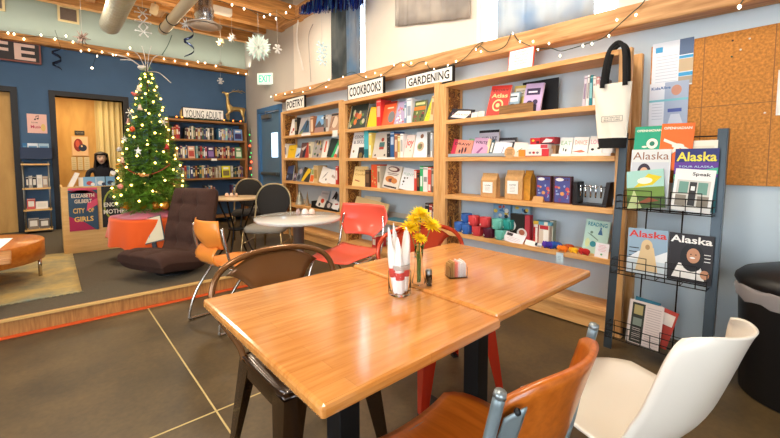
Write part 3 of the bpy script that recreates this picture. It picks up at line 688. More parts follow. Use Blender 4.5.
# ---------------------------------------------------------------- books
def zrot(o, loc, lean=0, side=0, face=-90):
    o.rotation_mode = 'QUATERNION'; o.location = loc
    o.rotation_quaternion = Euler((0, 0, R(face))).to_quaternion() @ Euler((-lean, side, 0)).to_quaternion()
def make_book(w, h, d, cover, loc, label, group, art=None, lean=0, side=0, face=-90, faceout=True, extra=(), name='book'):
    """faceout: w wide cover, d thick. spine-out: w is spine thickness, d is cover depth."""
    m = MB(); c = .0015
    if faceout:   # cover boards: front y=0, back y=d, spine at x=-w/2
        m.box(-w/2, 0, 0, w/2, c, h); m.box(-w/2, d-c, 0, w/2, d, h); m.box(-w/2, c, 0, -w/2+c, d-c, h)
        pg = (-w/2+c, c, .003, w/2-.003, d-c, h-.003)
    else:
        m.box(-w/2, 0, 0, w/2, c, h); m.box(-w/2, c, 0, -w/2+c, d, h); m.box(w/2-c, c, 0, w/2, d, h)
        pg = (-w/2+c, c, .003, w/2-c, d-.003, h-.003)
    mats = [cmat(cover, .4)] + [cmat(e, .5) for e in extra]
    if art: art(m, w, h)
    o = m.build(name, mats); zrot(o, loc, lean, side, face)
    p = MB(); p.box(*pg); p.build('pages', PAGES, o)
    return tag(o, label, 'book', group)
def A_title(t, frac=.8, sz=.14, mi=1, x=0, bold=True):
    return lambda m, w, h: m.text(t, x*w, h*frac, w*.8, h*sz, m=mi, bold=bold)
def A_mix(*fs):
    def f(m, w, h):
        for g in fs: g(m, w, h)
    return f
def A_rect(a, b, c, d, mi, y=-.0004): return lambda m, w, h: fill(m, (a-.5)*w, b*h, (c-.5)*w, d*h, mi, y)
def A_disc(x, z, rx, rz, mi, y=-.0007): return lambda m, w, h: disc(m, (x-.5)*w, z*h, rx*w, rz*w, mi, y)
def A_poly(pts, mi, y=-.0006): return lambda m, w, h: poly(m, [((x-.5)*w, z*h) for x, z in pts], mi, y)
def A_lines(x0, x1, z0, z1, n, mi):
    def f(m, w, h):
        for i in range(n):
            z = z0+(z1-z0)*i/max(1, n-1); e = .0 if i % 2 else .05; fill(m, (x0+e-.5)*w, (z-.012)*h, (x1-e-.5)*w, (z+.012)*h, mi, -.0008)
    return f
def A_blobs(seed, n, mis, lo=0, hi=1):
    def f(m, w, h):
        r = random.Random(seed)
        for i in range(n):
            x = (r.random()-.5)*w*.76; z = (lo+(hi-lo)*(.08+.84*r.random()))*h; disc(m, x, z, w*(.05+.08*r.random()), w*(.05+.08*r.random()), r.choice(mis), -.0006-.0001*i, 9)
    return f
def row(B, k, items, group):
    """items: (px0, px1, py_top, kind, cover, extra, art, label, side)"""
    zs = B['sh'][k]; rear = 0
    for it in items:
        p0, p1, pt, kind, cover, extra, art, label = it[:8]; side = it[8] if len(it) > 8 else 0; dx = it[9] if len(it) > 9 else 0
        xf = XF + .03 + dx
        y0, y1 = yat(p0, zs+.1, xf), yat(p1, zs+.1, xf); w = max(.006, y0-y1); yc = (y0+y1)/2
        h = max(.04, min(.34, onx((p0+p1)/2, pt, xf+.02).z - zs))
        if kind == 'F':
            lean = R(13); make_book(w*.97, h/math.cos(lean), .018, cover, (xf, yc, zs+.001), label, group, art, lean, R(side), extra=extra)
        else:
            make_book(w*.96, h, .16, cover, (xf, yc, zs+.001), label, group, art, 0, R(side), faceout=False, extra=extra)
P_, C_, G_ = BAYS
def sp(a=.25, b=.75, mi=1): return A_mix(A_rect(.15, a, .85, b, mi), A_rect(0, .9, 1, .94, mi))
g = 'books on the top shelf of the poetry bookcase'
row(P_, 1, [
 (289, 294.5, 119, 'F', '#ece6df', ['#b5322e'], A_mix(A_disc(.6, .35, .15, .15, 1), A_disc(.4, .2, .1, .1, 1)), 'white book with small red marks at the left end of the top poetry shelf'),
 (294.8, 297.2, 118, 'S', '#23201f', ['#b9a58a'], sp(), 'near-black spine on the top poetry shelf beside the white red-marked book'),
 (297.6, 310, 117, 'F', '#b9b0ae', ['#3b5a78', '#1f2022', '#7c8a52'], A_mix(A_poly([(.1, .1), (.5, .8), (.75, .75), (.9, .1)], 1), A_poly([(.55, .15), (.6, .95), (.72, .6)], 2, -.0009), A_poly([(0, 0), (.45, .3), (.3, 0)], 3, -.0008)), 'pale book with a dark heron-like bird shape on the top poetry shelf'),
 (310.2, 313.6, 116.5, 'S', '#a96a45', ['#e9c7a0'], sp(.1, .8), 'rust-brown spine with a pale figure on the top poetry shelf'),
 (313.8, 323.4, 115, 'F', '#7fb2dc', ['#4b4f58', '#a87f76', '#dfe7ee'], A_mix(A_poly([(0, .35), (.35, .7), (.7, .4), (1, .55), (1, 0), (0, 0)], 1), A_rect(0, 0, 1, .3, 2, -.0008), A_disc(.7, .82, .2, .08, 3)), 'book with a blue sky and mountain cover on the top poetry shelf'),
 (323.6, 325.4, 115.5, 'S', '#2f2b2c', ['#8a8a8a'], sp(), 'slim black spine right of the mountain-cover book, top poetry shelf'),
 (325.6, 328.2, 115, 'S', '#ddd6cc', ['#8c6c5b'], sp(), 'cream spine between the mountain cover and the brown portrait book'),
 (328.4, 338, 113, 'F', '#b88f74', ['#2b2426', '#8f6850', '#e3c8ae'], A_mix(A_rect(0, .86, 1, .97, 1), A_disc(.5, .5, .3, .36, 3), A_poly([(.1, .2), (.2, .8), (.4, .8), (.2, .2)], 2, -.0009)), 'brown portrait-cover book with a dark top band on the top poetry shelf')], g)
g = 'books on the second poetry shelf'
row(P_, 2, [
 (284.6, 286.6, 144, 'S', '#e8e2dc', ['#8f8a99'], sp(), 'white spine at the left end of the second poetry shelf'),
 (286.8, 294.6, 145, 'F', '#e0b416', ['#8c6a10'], A_lines(.2, .8, .6, .66, 2, 1), 'plain mustard-yellow book on the second poetry shelf'),
 (294.8, 298.6, 148, 'F', '#c9d6e4', ['#2c5aa0'], A_poly([(.1, .1), (.9, .6), (.9, .3), (.3, .05)], 1), 'small blue and white book right of the yellow one', 8),
 (299, 308.5, 142.5, 'F', '#6b4a46', ['#b33b2a', '#1c2036', '#cfc0b4'], A_mix(A_rect(.6, 0, 1, .96, 1), A_poly([(.3, .05), (.55, .05), (.6, .6), (.35, .5)], 2, -.0009), A_poly([(.05, .6), (.6, .8), (.3, .45)], 3, -.0007)), 'dark red book with a navy shape on the second poetry shelf'),
 (308.7, 311, 142, 'S', '#e5d9b8', ['#76705f'], sp(), 'cream spine right of the dark red book, second poetry shelf'),
 (311.4, 320.6, 140, 'F', '#a89f9a', ['#4d6b41', '#7c3d36', '#3f3a40', '#d8b96a'], A_blobs(3, 12, [1, 2, 3, 4]), 'busy collage-cover book on the second poetry shelf'),
 (321, 326, 139.5, 'F', '#f0e8dd', ['#e0562b'], A_mix(A_rect(.35, .3, .65, .9, 1)), 'white book with orange-red lettering on the second poetry shelf'),
 (326.4, 336.4, 138.5, 'F', '#2c3a35', ['#35b06b', '#d9dfd3', '#d65a3a'], A_mix(A_poly([(.45, 0), (.75, .95), (1, .9), (.7, 0)], 1), A_poly([(.7, 0), (.85, .7), (1, .6), (.95, 0)], 2, -.0008), A_disc(.85, .12, .14, .12, 3, -.001)), 'green and black leaning book near the right end of the second poetry shelf', 7)], g)
g = 'books on the third poetry shelf'
row(P_, 3, [
 (284.4, 292.5, 166, 'F', '#35476f', ['#20253b', '#7d8fae'], A_mix(A_poly([(0, 0), (1, 0), (1, .4), (0, .6)], 1), A_disc(.3, .3, .1, .1, 2)), 'night-blue book at the left end of the third poetry shelf', -7),
 (292.8, 295.6, 173, 'F', '#4d3d4a', ['#b59fae'], A_disc(.5, .6, .3, .3, 1), 'small dim purple book beside the night-blue one'),
 (295.8, 300.4, 168.5, 'F', '#6b7786', ['#b9a2a0', '#2d3340'], A_mix(A_disc(.5, .8, .3, .3, 1), A_disc(.4, .3, .3, .3, 2)), 'grey-blue patterned book on the third poetry shelf', 10),
 (300.8, 308.6, 168, 'F', '#3a332a', ['#e6bb24', '#d7cdb5'], A_mix(A_poly([(0, 0), (.5, 1), (.9, .9), (.3, 0)], 1), A_disc(.65, .82, .22, .18, 1)), 'black and yellow leaning book on the third poetry shelf', 9),
 (309, 313.2, 168, 'F', '#dfdac6', ['#e2641d', '#93ad6a'], A_mix(A_rect(.1, .05, .9, .5, 1), A_rect(.1, .55, .9, .9, 2)), 'slim book with orange lower half on the third poetry shelf'),
 (313.5, 317.6, 165.5, 'S', '#d8b67f', ['#b08a4e'], sp(), 'thick tan spine in the middle of the third poetry shelf'),
 (318.2, 327, 167.5, 'F', '#eee6dc', ['#5a4a44'], A_mix(A_poly([(.25, .2), (.5, .55), (.75, .85), (.55, .5)], 1), A_disc(.72, .3, .07, .07, 1)), 'white book with a thin dark stroke on the third poetry shelf', 12),
 (327.6, 335, 170, 'F', '#e9e1db', ['#b3a092'], A_mix(A_disc(.4, .55, .14, .12, 1), A_disc(.65, .5, .12, .1, 1)), 'white book with faint beige circles on the third poetry shelf', 9),
 (335.6, 337.6, 166, 'S', '#c43a33', ['#e9d8c9'], sp(), 'red spine at the right end of the third poetry shelf')], g)
g = 'books on the top cookbook shelf'
row(C_, 1, [
 (347.5, 365, 104.5, 'F', '#26332e', ['#d3712a', '#5f7f3c', '#a43b2a', '#c9bf9a'], A_mix(A_blobs(5, 16, [1, 2, 3, 4], 0, .75), A_rect(0, 0, .04, 1, 4, -.003)), 'dark cookbook with vegetables on the cover, left end of the top cookbook shelf'),
 (366.5, 376, 107, 'F', '#f4c413', ['#caa00c'], A_disc(.7, .5, .03, .03, 1), 'plain bright yellow cookbook on the top cookbook shelf', 4),
 (376.4, 380.8, 100, 'S', '#e03b38', ['#f0a9a0'], sp(.35, .75), 'tall red spine right of the yellow cookbook'),
 (381, 393.6, 101.5, 'F', '#ef5a2c', ['#77787a', '#8f1f1a', '#f4d9b0'], A_mix(A_rect(.0, .9, 1, 1, 2), A_disc(.72, .34, .26, .32, 1), A_rect(.3, .7, .8, .76, 3)), 'orange-red cookbook with a grey round plate on the cover'),
 (393.8, 403.8, 101.5, 'F', '#b7a7c9', ['#cf6f79', '#e0c8b0', '#7b8a5a', '#f0efe9'], A_mix(A_blobs(8, 15, [1, 2, 3, 4], 0, .8)), 'lilac cookbook with a floral food pattern', 4),
 (404.2, 406.4, 103, 'S', '#7894b3', ['#dfe6ec'], sp(), 'thin blue-grey spine right of the lilac cookbook'),
 (406.6, 411.4, 99, 'S', '#e5e6ea', ['#9aa2b0'], sp(.3, .7), 'wide white spine in the top cookbook shelf'),
 (411.8, 423.6, 100.5, 'F', '#5d6a3a', ['#e37b26', '#8a3b3d', '#cfcf8b', '#33402a'], A_mix(A_rect(0, .56, 1, .72, 1), A_blobs(4, 9, [2, 3, 4], 0, .5), A_rect(.1, .8, .9, .92, 3)), 'green cookbook with an orange band on the top cookbook shelf'),
 (423.8, 428.6, 97.5, 'F', '#c9cf2a', ['#5d7a20'], A_lines(.4, .6, .2, .8, 5, 1), 'lime-green cookbook leaning right on the top cookbook shelf', 14),
 (429.6, 433, 96.5, 'S', '#e4c59a', ['#b98b55'], sp(), 'tan spine leaning at the right end of the top cookbook shelf', 8)], g)
g = 'books on the second cookbook shelf'
row(C_, 2, [
 (349.5, 363.8, 131.5, 'F', '#e9e5e0', ['#6b6a78', '#1d1c20', '#7e6a3a'], A_mix(A_title('COOKY', .8, .12), A_title('& SKILL', .6, .13), A_rect(.55, 0, .98, .4, 2), A_disc(.75, .1, .12, .12, 3, -.0012), A_disc(.2, .25, .06, .06, 3)), 'white cookbook reading COOKY & SKILL with a black corner picture'),
 (364, 368.4, 131, 'S', '#4fb3bf', ['#1f6f7a'], A_rect(0, 0, 1, .32, 1), 'teal spine on the second cookbook shelf'),
 (368.6, 371.4, 133, 'S', '#e9cf6a', ['#f3ecd0'], sp(.1, .5), 'pale yellow spine beside the teal one'),
 (371.7, 386.4, 132, 'F', '#cfc6b8', ['#a43a2b', '#3c6a68', '#4a4038'], A_mix(A_rect(.4, .32, .72, .42, 1), A_rect(.38, .42, .74, .6, 2), A_disc(.56, .7, .1, .09, 1), A_disc(.2, .1, .06, .05, 3), A_disc(.85, .1, .06, .05, 3)), 'grey-beige cookbook with a stacked red and teal pot on the cover'),
 (386.8, 390, 134, 'S', '#25262b', ['#cfd1d4'], A_blobs(2, 6, [1]), 'black and white dotted spine on the second cookbook shelf'),
 (390.2, 394.2, 132, 'S', '#345f93', ['#b9c8d9'], sp(.5, .8), 'blue spine on the second cookbook shelf'),
 (394.4, 397.4, 134, 'S', '#a7674a', ['#e3c9a8'], sp(), 'reddish-brown spine between the blue and cream ones'),
 (397.6, 400, 136, 'S', '#efe2b6', ['#c9a84e'], sp(), 'cream-yellow spine left of the joy cookbook'),
 (400.2, 403, 134, 'S', '#f0eeea', ['#b9b6b0'], sp(), 'white spine touching the joy cookbook'),
 (403.2, 412.2, 135, 'F', '#f0d9cf', ['#d23a30', '#8a9a6a'], A_mix(A_title('joy', .62, .4, 1), A_disc(.65, .3, .06, .06, 2)), 'pale pink cookbook with the word joy in red'),
 (412.6, 426.6, 131.5, 'F', '#e4e8ec', ['#8a5f4a', '#c9b394', '#6f7f52', '#b6c0c8'], A_mix(A_disc(.45, .82, .12, .12, 1), A_disc(.45, .42, .26, .26, 2), A_disc(.42, .42, .16, .16, 3, -.0009), A_disc(.5, .46, .08, .08, 1, -.0011)), 'white cookbook with two round dishes on the cover'),
 (427, 430.2, 132, 'S', '#7e7b78', ['#4e4b49'], sp(.1, .9), 'grey spine at the right end of the second cookbook shelf'),
 (430.4, 432.2, 133, 'S', '#d7dde0', ['#9aa7b0'], sp(), 'thin pale blue spine, last on the second cookbook shelf')], g)
g = 'books on the third cookbook shelf'
row(C_, 3, [
 (351.5, 364.6, 166.5, 'F', '#eccb8a', ['#c39a52', '#b5563a'], A_mix(A_title('Fresh', .8, .12, 1), A_title('Cooks', .6, .12, 1), A_poly([(.15, .28), (.5, .22), (.6, .26), (.2, .33)], 2)), 'cream-tan cookbook with a feather mark, left end of the third cookbook shelf'),
 (365, 369.6, 170, 'S', '#4b3527', ['#7e5c40'], sp(), 'dark brown spine right of the cream-tan cookbook'),
 (371, 377, 164.5, 'S', '#d6552f', ['#8fae5a', '#f0b27a'], A_blobs(9, 10, [1, 2]), 'thick orange-red speckled spine on the third cookbook shelf'),
 (377.2, 380, 166, 'S', '#d9cbb0', ['#857356'], sp(), 'cream spine right of the orange speckled one'),
 (381.5, 397.6, 165.5, 'F', '#dcd3c6', ['#6b3c3a', '#c77b3c', '#e9dcc6', '#3c3434'], A_mix(A_disc(.5, .84, .36, .12, 1), A_disc(.45, .84, .26, .07, 3, -.0009), A_disc(.4, .4, .3, .14, 2), A_disc(.5, .36, .2, .08, 1, -.0009), A_disc(.68, .36, .18, .12, 2, -.001), A_lines(.15, .85, .6, .66, 2, 1), A_rect(.1, .05, .9, .12, 4)), 'large pale cookbook with oval bread pictures on the cover', 6),
 (398.6, 413.4, 168.5, 'F', '#dfe3e5', ['#a9bdb4', '#4a3f35'], A_mix(A_title('PLENTY', .72, .12, 1), A_disc(.22, .52, .06, .05, 2), A_disc(.4, .55, .05, .04, 2), A_disc(.2, .36, .07, .05, 2), A_disc(.18, .22, .04, .03, 2)), 'white cookbook with pale green lettering and small brown shapes', 7),
 (414, 416.6, 170, 'S', '#d24a3c', ['#efe0d5'], sp(.6, .9), 'short red spine left of the green one, third cookbook shelf'),
 (416.8, 419.4, 173, 'S', '#2a2726', ['#8a5a3a'], sp(), 'black spine between the red and green ones'),
 (419.8, 422.8, 166, 'S', '#3fae6c', ['#e4f0e4'], sp(.2, .6), 'green spine on the third cookbook shelf'),
 (423, 427.6, 167, 'S', '#ece9e4', ['#9b9690'], sp(.4, .6), 'wide white spine on the third cookbook shelf'),
 (427.8, 431, 167, 'S', '#dd5c4e', ['#f2e7df'], sp(.05, .3), 'coral-red spine right of the wide white one'),
 (431.2, 434.6, 168, 'S', '#6b6258', ['#b9ae9e'], sp(), 'grey-brown spine at the right end of the third cookbook shelf')], g)
# gift bookcase, top row
g = 'books on the top gift shelf'
row(G_, 1, [
 (485.5, 506, 85.5, 'F', '#dd3a30', ['#f2c98a', '#8f1d1d', '#f7e6c6'], A_mix(A_title('STORY', .84, .07, 2), A_title('Atlas', .66, .14, 1), A_disc(.5, .34, .27, .27, 1), A_disc(.5, .34, .2, .2, 0, -.0009), A_disc(.5, .34, .1, .1, 1, -.0011)), 'tall red book with a pale ring on the cover, top gift shelf', 5),
 (582.5, 585.4, 77, 'S', '#cfc3cc', ['#8f7c90'], sp(), 'lavender-grey spine left of the teal one, beside the tote bag', 3),
 (585.8, 588.8, 76, 'S', '#e6dfdc', ['#a39a98'], sp(), 'off-white spine directly left of the teal spine, beside the tote bag', 3),
 (589.2, 592.4, 76, 'S', '#1e7f8a', ['#8fc8cc'], sp(), 'teal spine beside the tote bag'),
 (592.8, 595.6, 77, 'S', '#ede7e2', ['#b9afa8'], sp(), 'cream-white spine right of the teal one, beside the tote bag'),
 (596, 599.4, 77.5, 'S', '#c98f8c', ['#eadad2'], sp(), 'dusty pink spine beside the tote bag'),
 (599.8, 603, 78, 'S', '#8c8ea0', ['#d4d6de'], sp(), 'grey-violet spine partly behind the tote bag')], g)
# black display tray with three stacks
def yx(pxv, z, x=XF+.03): return yat(pxv, z, x)
z1 = G_['sh'][1]
ya, yb = yx(500, z1), yx(548.5, z1); w = ya-yb
t = thing('display_tray', 'black display tray with a wooden lip and tall black backboard on the top gift shelf', 'display', (XF+.02, (ya+yb)/2, z1), R(-90))
m = MB(); m.box(-w/2, 0, 0, w*.22, .15, .012); m.build('tray_floor', BLACK, t)
m = MB(); m.box(-w/2, -.006, 0, w*.22, .0, .075); m.build('front_lip', wood('lip_wood', '#a07340', '#6b4a28', 'X', 5), t)
m = MB(); m.box(-w*.22, .16, 0, w/2, .172, .27); m.build('backboard', BLACK, t)
m = MB(); m.box(w*.2, .0, 0, w*.22, .15, .06); m.build('side_wall', BLACK, t)
def bk(p0, p1, z, h, cover, extra, art, label, dx=0, side=0, lean=10, d=.016, zoff=.013, g='small books in the black display tray', name='book'):
    x = XF+.03+dx; a, b = yat(p0, z+.1, x), yat(p1, z+.1, x)
    return make_book(a-b, h, d, cover, (x, (a+b)/2, z+zoff), label, g, art, R(lean), R(side), extra=extra, name=name)
bk(511, 524, z1, .235, '#e5cc6a', ['#f3ead0', '#7a6a40'], A_mix(A_rect(.1, .6, .9, .9, 1), A_lines(.2, .8, .7, .8, 2, 2)), 'yellow pocket book at the back of the black display tray', .08, 3)
bk(505, 517.5, z1, .175, '#8fa8b8', ['#22303a', '#d6dfe3', '#2f3a40'], A_mix(A_rect(.1, .55, .9, .95, 2), A_disc(.5, .35, .25, .15, 1), A_rect(.2, .75, .8, .82, 3, -.0009)), 'blue-grey pocket book with a dark cloud shape in the black display tray', .03, 3)
bk(522, 540, z1, .225, '#c3a8cf', ['#3b2d52', '#eee2f0'], A_mix(A_rect(.1, .58, .85, .82, 1), A_disc(.35, .3, .16, .12, 1), A_disc(.66, .32, .14, .14, 1), A_rect(.2, .66, .7, .72, 2, -.0011)), 'lilac pocket book with dark shapes at the right of the black display tray', .03, 4)
def card(p0, p1, z, h, color, label, cat='card', name='card', dx=0, lean=12, art=None, extra=(), side=0, th=.003, grp=None, zo=.001):
    x = XF+.03+dx; a, b = yat(p0, z+.05, x), yat(p1, z+.05, x); w = a-b
    m = MB(); m.box(-w/2, 0, 0, w/2, th, h)
    if art: art(m, w, h)
    o = m.build(name, [cmat(color, .6)]+[cmat(e, .6) for e in extra]); zrot(o, (x, (a+b)/2, z+zo), R(lean), R(side)); return tag(o, label, cat, grp)
card(447.5, 470, z1, .115, '#2d2a30', 'small black framed scroll sign at the left end of the top gift shelf', 'sign', 'framed_sign', lean=30, art=A_mix(A_poly([(.1, .15), (.75, .12), (.9, .6), (.85, .85), (.3, .8), (.2, .5)], 1), A_title('Local', .5, .22, 2)), extra=['#efe6df', '#7a5560'], side=8, th=.01)
card(471, 477, z1, .05, '#e6ddd6', 'small white tent card beside the framed scroll sign', lean=15, art=A_lines(.2, .8, .3, .7, 3, 1), extra=['#8a8078'])
card(477.6, 484, z1, .055, '#ddd5cf', 'small pale tent card touching the tall red book', lean=15, art=A_lines(.2, .8, .3, .7, 3, 1), extra=['#9a8c86'])
# second gift shelf
z2 = G_['sh'][2]
ya, yb = yx(448, z2, XF+.01), yx(504, z2, XF+.01); w = ya-yb
m = MB(); m.box(-w/2, 0, 0, w/2, .16, .006); m.box(-w/2, 0, 0, w/2, .005, .032); o = m.build('card_tray', cmat('#aab4ba', .3)); zrot(o, (XF+.012, (ya+yb)/2, z2)); tag(o, 'long pale grey tray of pocket books on the second gift shelf', 'tray')
g = 'pocket books in the long grey tray'
bk(478, 498, z2, .235, '#d9d2dc', ['#1f1c22', '#47374f'], A_mix(A_rect(0, .9, 1, 1, 1), A_title('AND-LIKE', .68, .13, 2)), 'white book with a black top band standing behind the pocket books', .14, 0, 5, g=g)
bk(498.5, 516, z2, .155, '#3c3a40', ['#cfcfd2'], A_rect(.05, .75, .9, .85, 1), 'dark book behind the white cards on the second gift shelf', .12, 0, 5, g=g)
bk(450.5, 470, z2, .155, '#e39078', ['#c8304f', '#3b2230', '#f0b08a'], A_mix(A_rect(0, 0, .22, 1, 1), A_title('DRAW', .74, .16, 2), A_disc(.55, .35, .05, .14, 2), A_disc(.7, .4, .05, .12, 2), A_disc(.42, .28, .05, .08, 2)), 'coral and crimson pocket book at the left end of the grey tray', .02, 6, 14, g=g)
bk(466, 475, z2, .16, '#7fb98a', ['#20402c'], A_disc(.6, .5, .25, .3, 1), 'green pocket book between the coral and pink ones', .05, 5, 12, g=g)
bk(471, 486, z2, .165, '#cf9fc0', ['#3a2440', '#8f4f80'], A_mix(A_title('WRITE', .74, .16, 1), A_poly([(.3, .15), (.6, .5), (.7, .45), (.45, .12)], 2)), 'pink-lilac pocket book in the grey tray', .025, 6, 14, g=g)
bk(485, 488, z2, .15, '#efc79a', [], None, 'thin peach pocket book right of the pink-lilac one', .03, 6, 12, g=g)
bk(488.4, 491.4, z2, .145, '#1f4a5c', ['#e9e5da'], A_rect(.2, .2, .8, .8, 1), 'thin dark teal pocket book in the grey tray', .03, 8, 12, g=g)
card(492, 509, z2, .125, '#e6e6ea', 'white greeting card with a faint drawing in the grey tray', dx=.035, lean=16, art=A_poly([(.5, .2), (.55, .7), (.6, .65), (.55, .2)], 1), extra=['#9a93b0'], side=6, zo=.008)
card(511.5, 525, z2, .125, '#ece7df', 'white greeting card with a small green twig behind the kraft disc', dx=.05, lean=16, art=A_poly([(.3, .3), (.6, .6), (.7, .58), (.35, .26)], 1), extra=['#93b59a'], side=5)
x = XF+.005; yc = yx(510, z2, x)
m = MB(); m.prism([(.047*math.cos(2*PI*k/28), .047+.047*math.sin(2*PI*k/28)) for k in range(28)], 0, .003); A_lines(-.2, 1.2, .03, .07, 1, 0)
for i in range(5): fill(m, -.028+.004*(i % 2), .026+.011*i, .028-.004*(i % 2), .029+.011*i, 1, -.0008)
o = m.build('kraft_disc', [cmat('#d3a26c'), cmat('#6b4726')]); zrot(o, (x-.012, yc, z2-.012), R(4)); tag(o, 'round kraft-paper sign leaning at the front of the grey tray', 'sign')
card(518.5, 525, z2, .055, '#d98a2c', 'small orange box right of the kraft disc', 'box', 'box', lean=0, th=.05)
def boxthing(p0, p1, z, z0, h, d, color, label, name='box', cat='box', dx=0, art=None, extra=(), grp=None, rz=0):
    x = XF+.03+dx; a, b = yat(p0, z+.05, x), yat(p1, z+.05, x); w = a-b
    m = MB(); m.box(-w/2, 0, 0, w/2, d, h)
    if art: art(m, w, h)
    o = m.build(name, [cmat(color, .5)]+[cmat(e, .5) for e in extra]); zrot(o, (x, (a+b)/2, z+z0), 0, 0, -90+rz); return tag(o, label, cat, grp)
boxthing(525.5, 549, z2, .001, .058, .12, '#e9dfd8', 'white and red patterned box, lowest of the stack on the second gift shelf', art=A_mix(A_rect(0, 0, 1, .1, 1), A_rect(.7, .1, 1, 1, 2), A_disc(.2, .5, .06, .05, 3), A_disc(.36, .5, .06, .05, 1), A_disc(.52, .5, .06, .05, 3)), extra=['#b5242c', '#c9303a', '#7c7a86'], grp='stacked gift boxes')
boxthing(527, 548, z2, .060, .035, .11, '#ecebe9', 'white striped box in the middle of the gift box stack', art=A_mix(A_lines(.05, .6, .3, .7, 3, 1), A_rect(.65, .1, .98, .9, 2)), extra=['#8fa9c0', '#c8404a'], grp='stacked gift boxes', dx=.005)
boxthing(530, 540, z2, .096, .05, .10, '#c9262f', 'small red box on the left of the stack top', art=A_mix(A_disc(.3, .6, .14, .1, 1), A_rect(.6, .1, .9, .5, 2)), extra=['#e8c33a', '#5a1420'], grp='stacked gift boxes', dx=.01)
boxthing(540.5, 554, z2, .096, .052, .10, '#a92430', 'dark red box with a white bird on the right of the stack top', art=A_mix(A_poly([(.1, .2), (.4, .8), (.9, .6), (.8, .25)], 1), A_rect(0, 0, 1, .15, 2, -.0009)), extra=['#e8e4e0', '#26202a'], grp='stacked gift boxes', dx=.005)
boxthing(549.5, 555.5, z2, .001, .085, .1, '#b98a5c', 'brown cardboard box right of the gift box stack', dx=.06)
m = None
for (p0, p1, tt, cc, lb, art2) in ((558.5, 571, 'EAT', '#6fae7c', 'white card reading EAT with a black fork drawing', A_mix(A_disc(.35, .25, .04, .14, 2), A_disc(.55, .22, .06, .12, 2))),
        (572, 587, 'DANCE', '#dd6f55', 'white card reading DANCE with a red stroke', A_poly([(.0, .1), (.3, .16), (.6, .22), (.9, .1), (.5, .05)], 1)), (588, 601.5, 'LOVE', '#d36a9a', 'white card reading LOVE with black flowers', A_mix(A_disc(.3, .22, .12, .10, 2), A_disc(.75, .3, .12, .09, 2)))):
    card(p0, p1, z2, .125, '#e9e6df', lb, dx=.05, lean=12, art=A_mix(A_title(tt, .66, .26, 1, bold=False), art2), extra=[cc, '#1f1f22'], side=3, th=.004, grp='word cards on the second gift shelf', zo=.02)
card(602, 612, z2, .075, '#e2e4e6', 'pale blue-white card under the tote bag', dx=.03, lean=25, zo=.02)
boxthing(551, 611, z2, .001, .018, .13, '#ece7df', 'low stack of flat white cards lying along the right of the second gift shelf', 'flat_card_stack', 'cards', dx=-.0)
# third gift shelf: coffee bags, boxes, cradle
z3 = G_['sh'][3]; KR = mat('kraft_bag', '#c99a62', .7, noise=.1, nscale=40, bump=.15); KG = mat('gold_bag', '#c98b2c', .4, noise=.2, nscale=30, bump=.3)
def coffee(p0, p1, h, d, label, mt=KR, lab=True, dx=0):
    x = XF+.04+dx; a, b = yat(p0, z3+.08, x), yat(p1, z3+.08, x); w = a-b
    t = thing('coffee_bag', label, 'bag', (x+d/2, (a+b)/2, z3+.001), R(-90)); m = MB()
    def ring(z, ww, dd): return [(-ww/2, -dd/2, z), (ww/2, -dd/2, z), (ww/2+.0, 0, z), (ww/2, dd/2, z), (-ww/2, dd/2, z), (-ww/2, 0, z)]
    rs = [ring(0, w*.96, d*.95), ring(.01, w, d), ring(h*.72, w, d*.9), ring(h*.80, w*.99, d*.62), ring(h*.9, w*.97, d*.25), ring(h, w*.96, d*.2)]
    for r_ in rs[2:4]:
        r_[2] = (r_[2][0]-.012, 0, r_[2][2]); r_[5] = (r_[5][0]+.012, 0, r_[5][2])
    vs = [p for r_ in rs for p in r_]; fs = [(j*6+i, j*6+(i+1) % 6, (j+1)*6+(i+1) % 6, (j+1)*6+i) for j in range(5) for i in range(6)]+[(5, 4, 3, 2, 1, 0), tuple(30+i for i in range(6))]
    m.add(vs, fs); m.build('pouch', mt, t, bevel=.003)
    if lab:
        m = MB(); ll = w*.62; m.box(-ll/2-.004, -d/2-.0035, h*.2, ll/2-.004, -d/2-.002, h*.64); m.text('COFFEE', -.004, h*.5, ll*.6, h*.05, y=-d/2-.0042, m=1)
        for i in range(4): fill(m, -ll*.3, h*(.42-i*.05), ll*.2, h*(.43-i*.05), 2, -d/2-.0042)
        m.build('paper_label', [WHITE, INK, cmat('#9a958c')], t)
coffee(480.5, 496, .215, .07, 'smaller kraft coffee bag with a white label on the third gift shelf')
coffee(504.5, 522, .245, .08, 'larger kraft coffee bag with a white label on the third gift shelf')
coffee(522.5, 530, .245, .10, 'golden-brown coffee bag squeezed right of the larger kraft bag', KG, False, dx=.03)
for i, (a, b, lb) in enumerate(((536, 550.5, 'left of the two plum and blue patterned gift boxes'), (553.5, 570.5, 'right of the two plum and blue patterned gift boxes, beside the black cradle'))):
    boxthing(a, b, z3, .001, .205, .045, '#5c2a30', lb, dx=.03, art=A_mix(A_rect(.06, .04, .94, .96, 1), A_blobs(20, 14, [2, 3, 4, 5], 0, .8), A_disc(.35, .88, .24, .1, 6, -.0022), A_title('Nut', .88, .07, 0)), extra=['#4a4f8f', '#d9965a', '#8fa5cf', '#c9484f', '#6f3f7a', '#efeae2'], grp='patterned gift boxes')
x = XF+.0; a, b = yx(531, z3, x), yx(542, z3, x)
m = MB(); w = a-b; m.add([(-w/2, 0, 0), (w/2, 0, 0), (w/2-.006, .02, .045), (-w/2-.0+.006, .02, .045), (-w/2, .04, 0), (w/2, .04, 0)], [(0, 1, 2, 3), (3, 2, 5, 4)]); o = m.build('tent_card', cmat('#c9945a')); zrot(o, (x+.01, (a+b)/2, z3+.001)); sd = o.modifiers.new('s', 'SOLIDIFY'); sd.thickness = .001; tag(o, 'small kraft tent card in front of the patterned boxes', 'card')
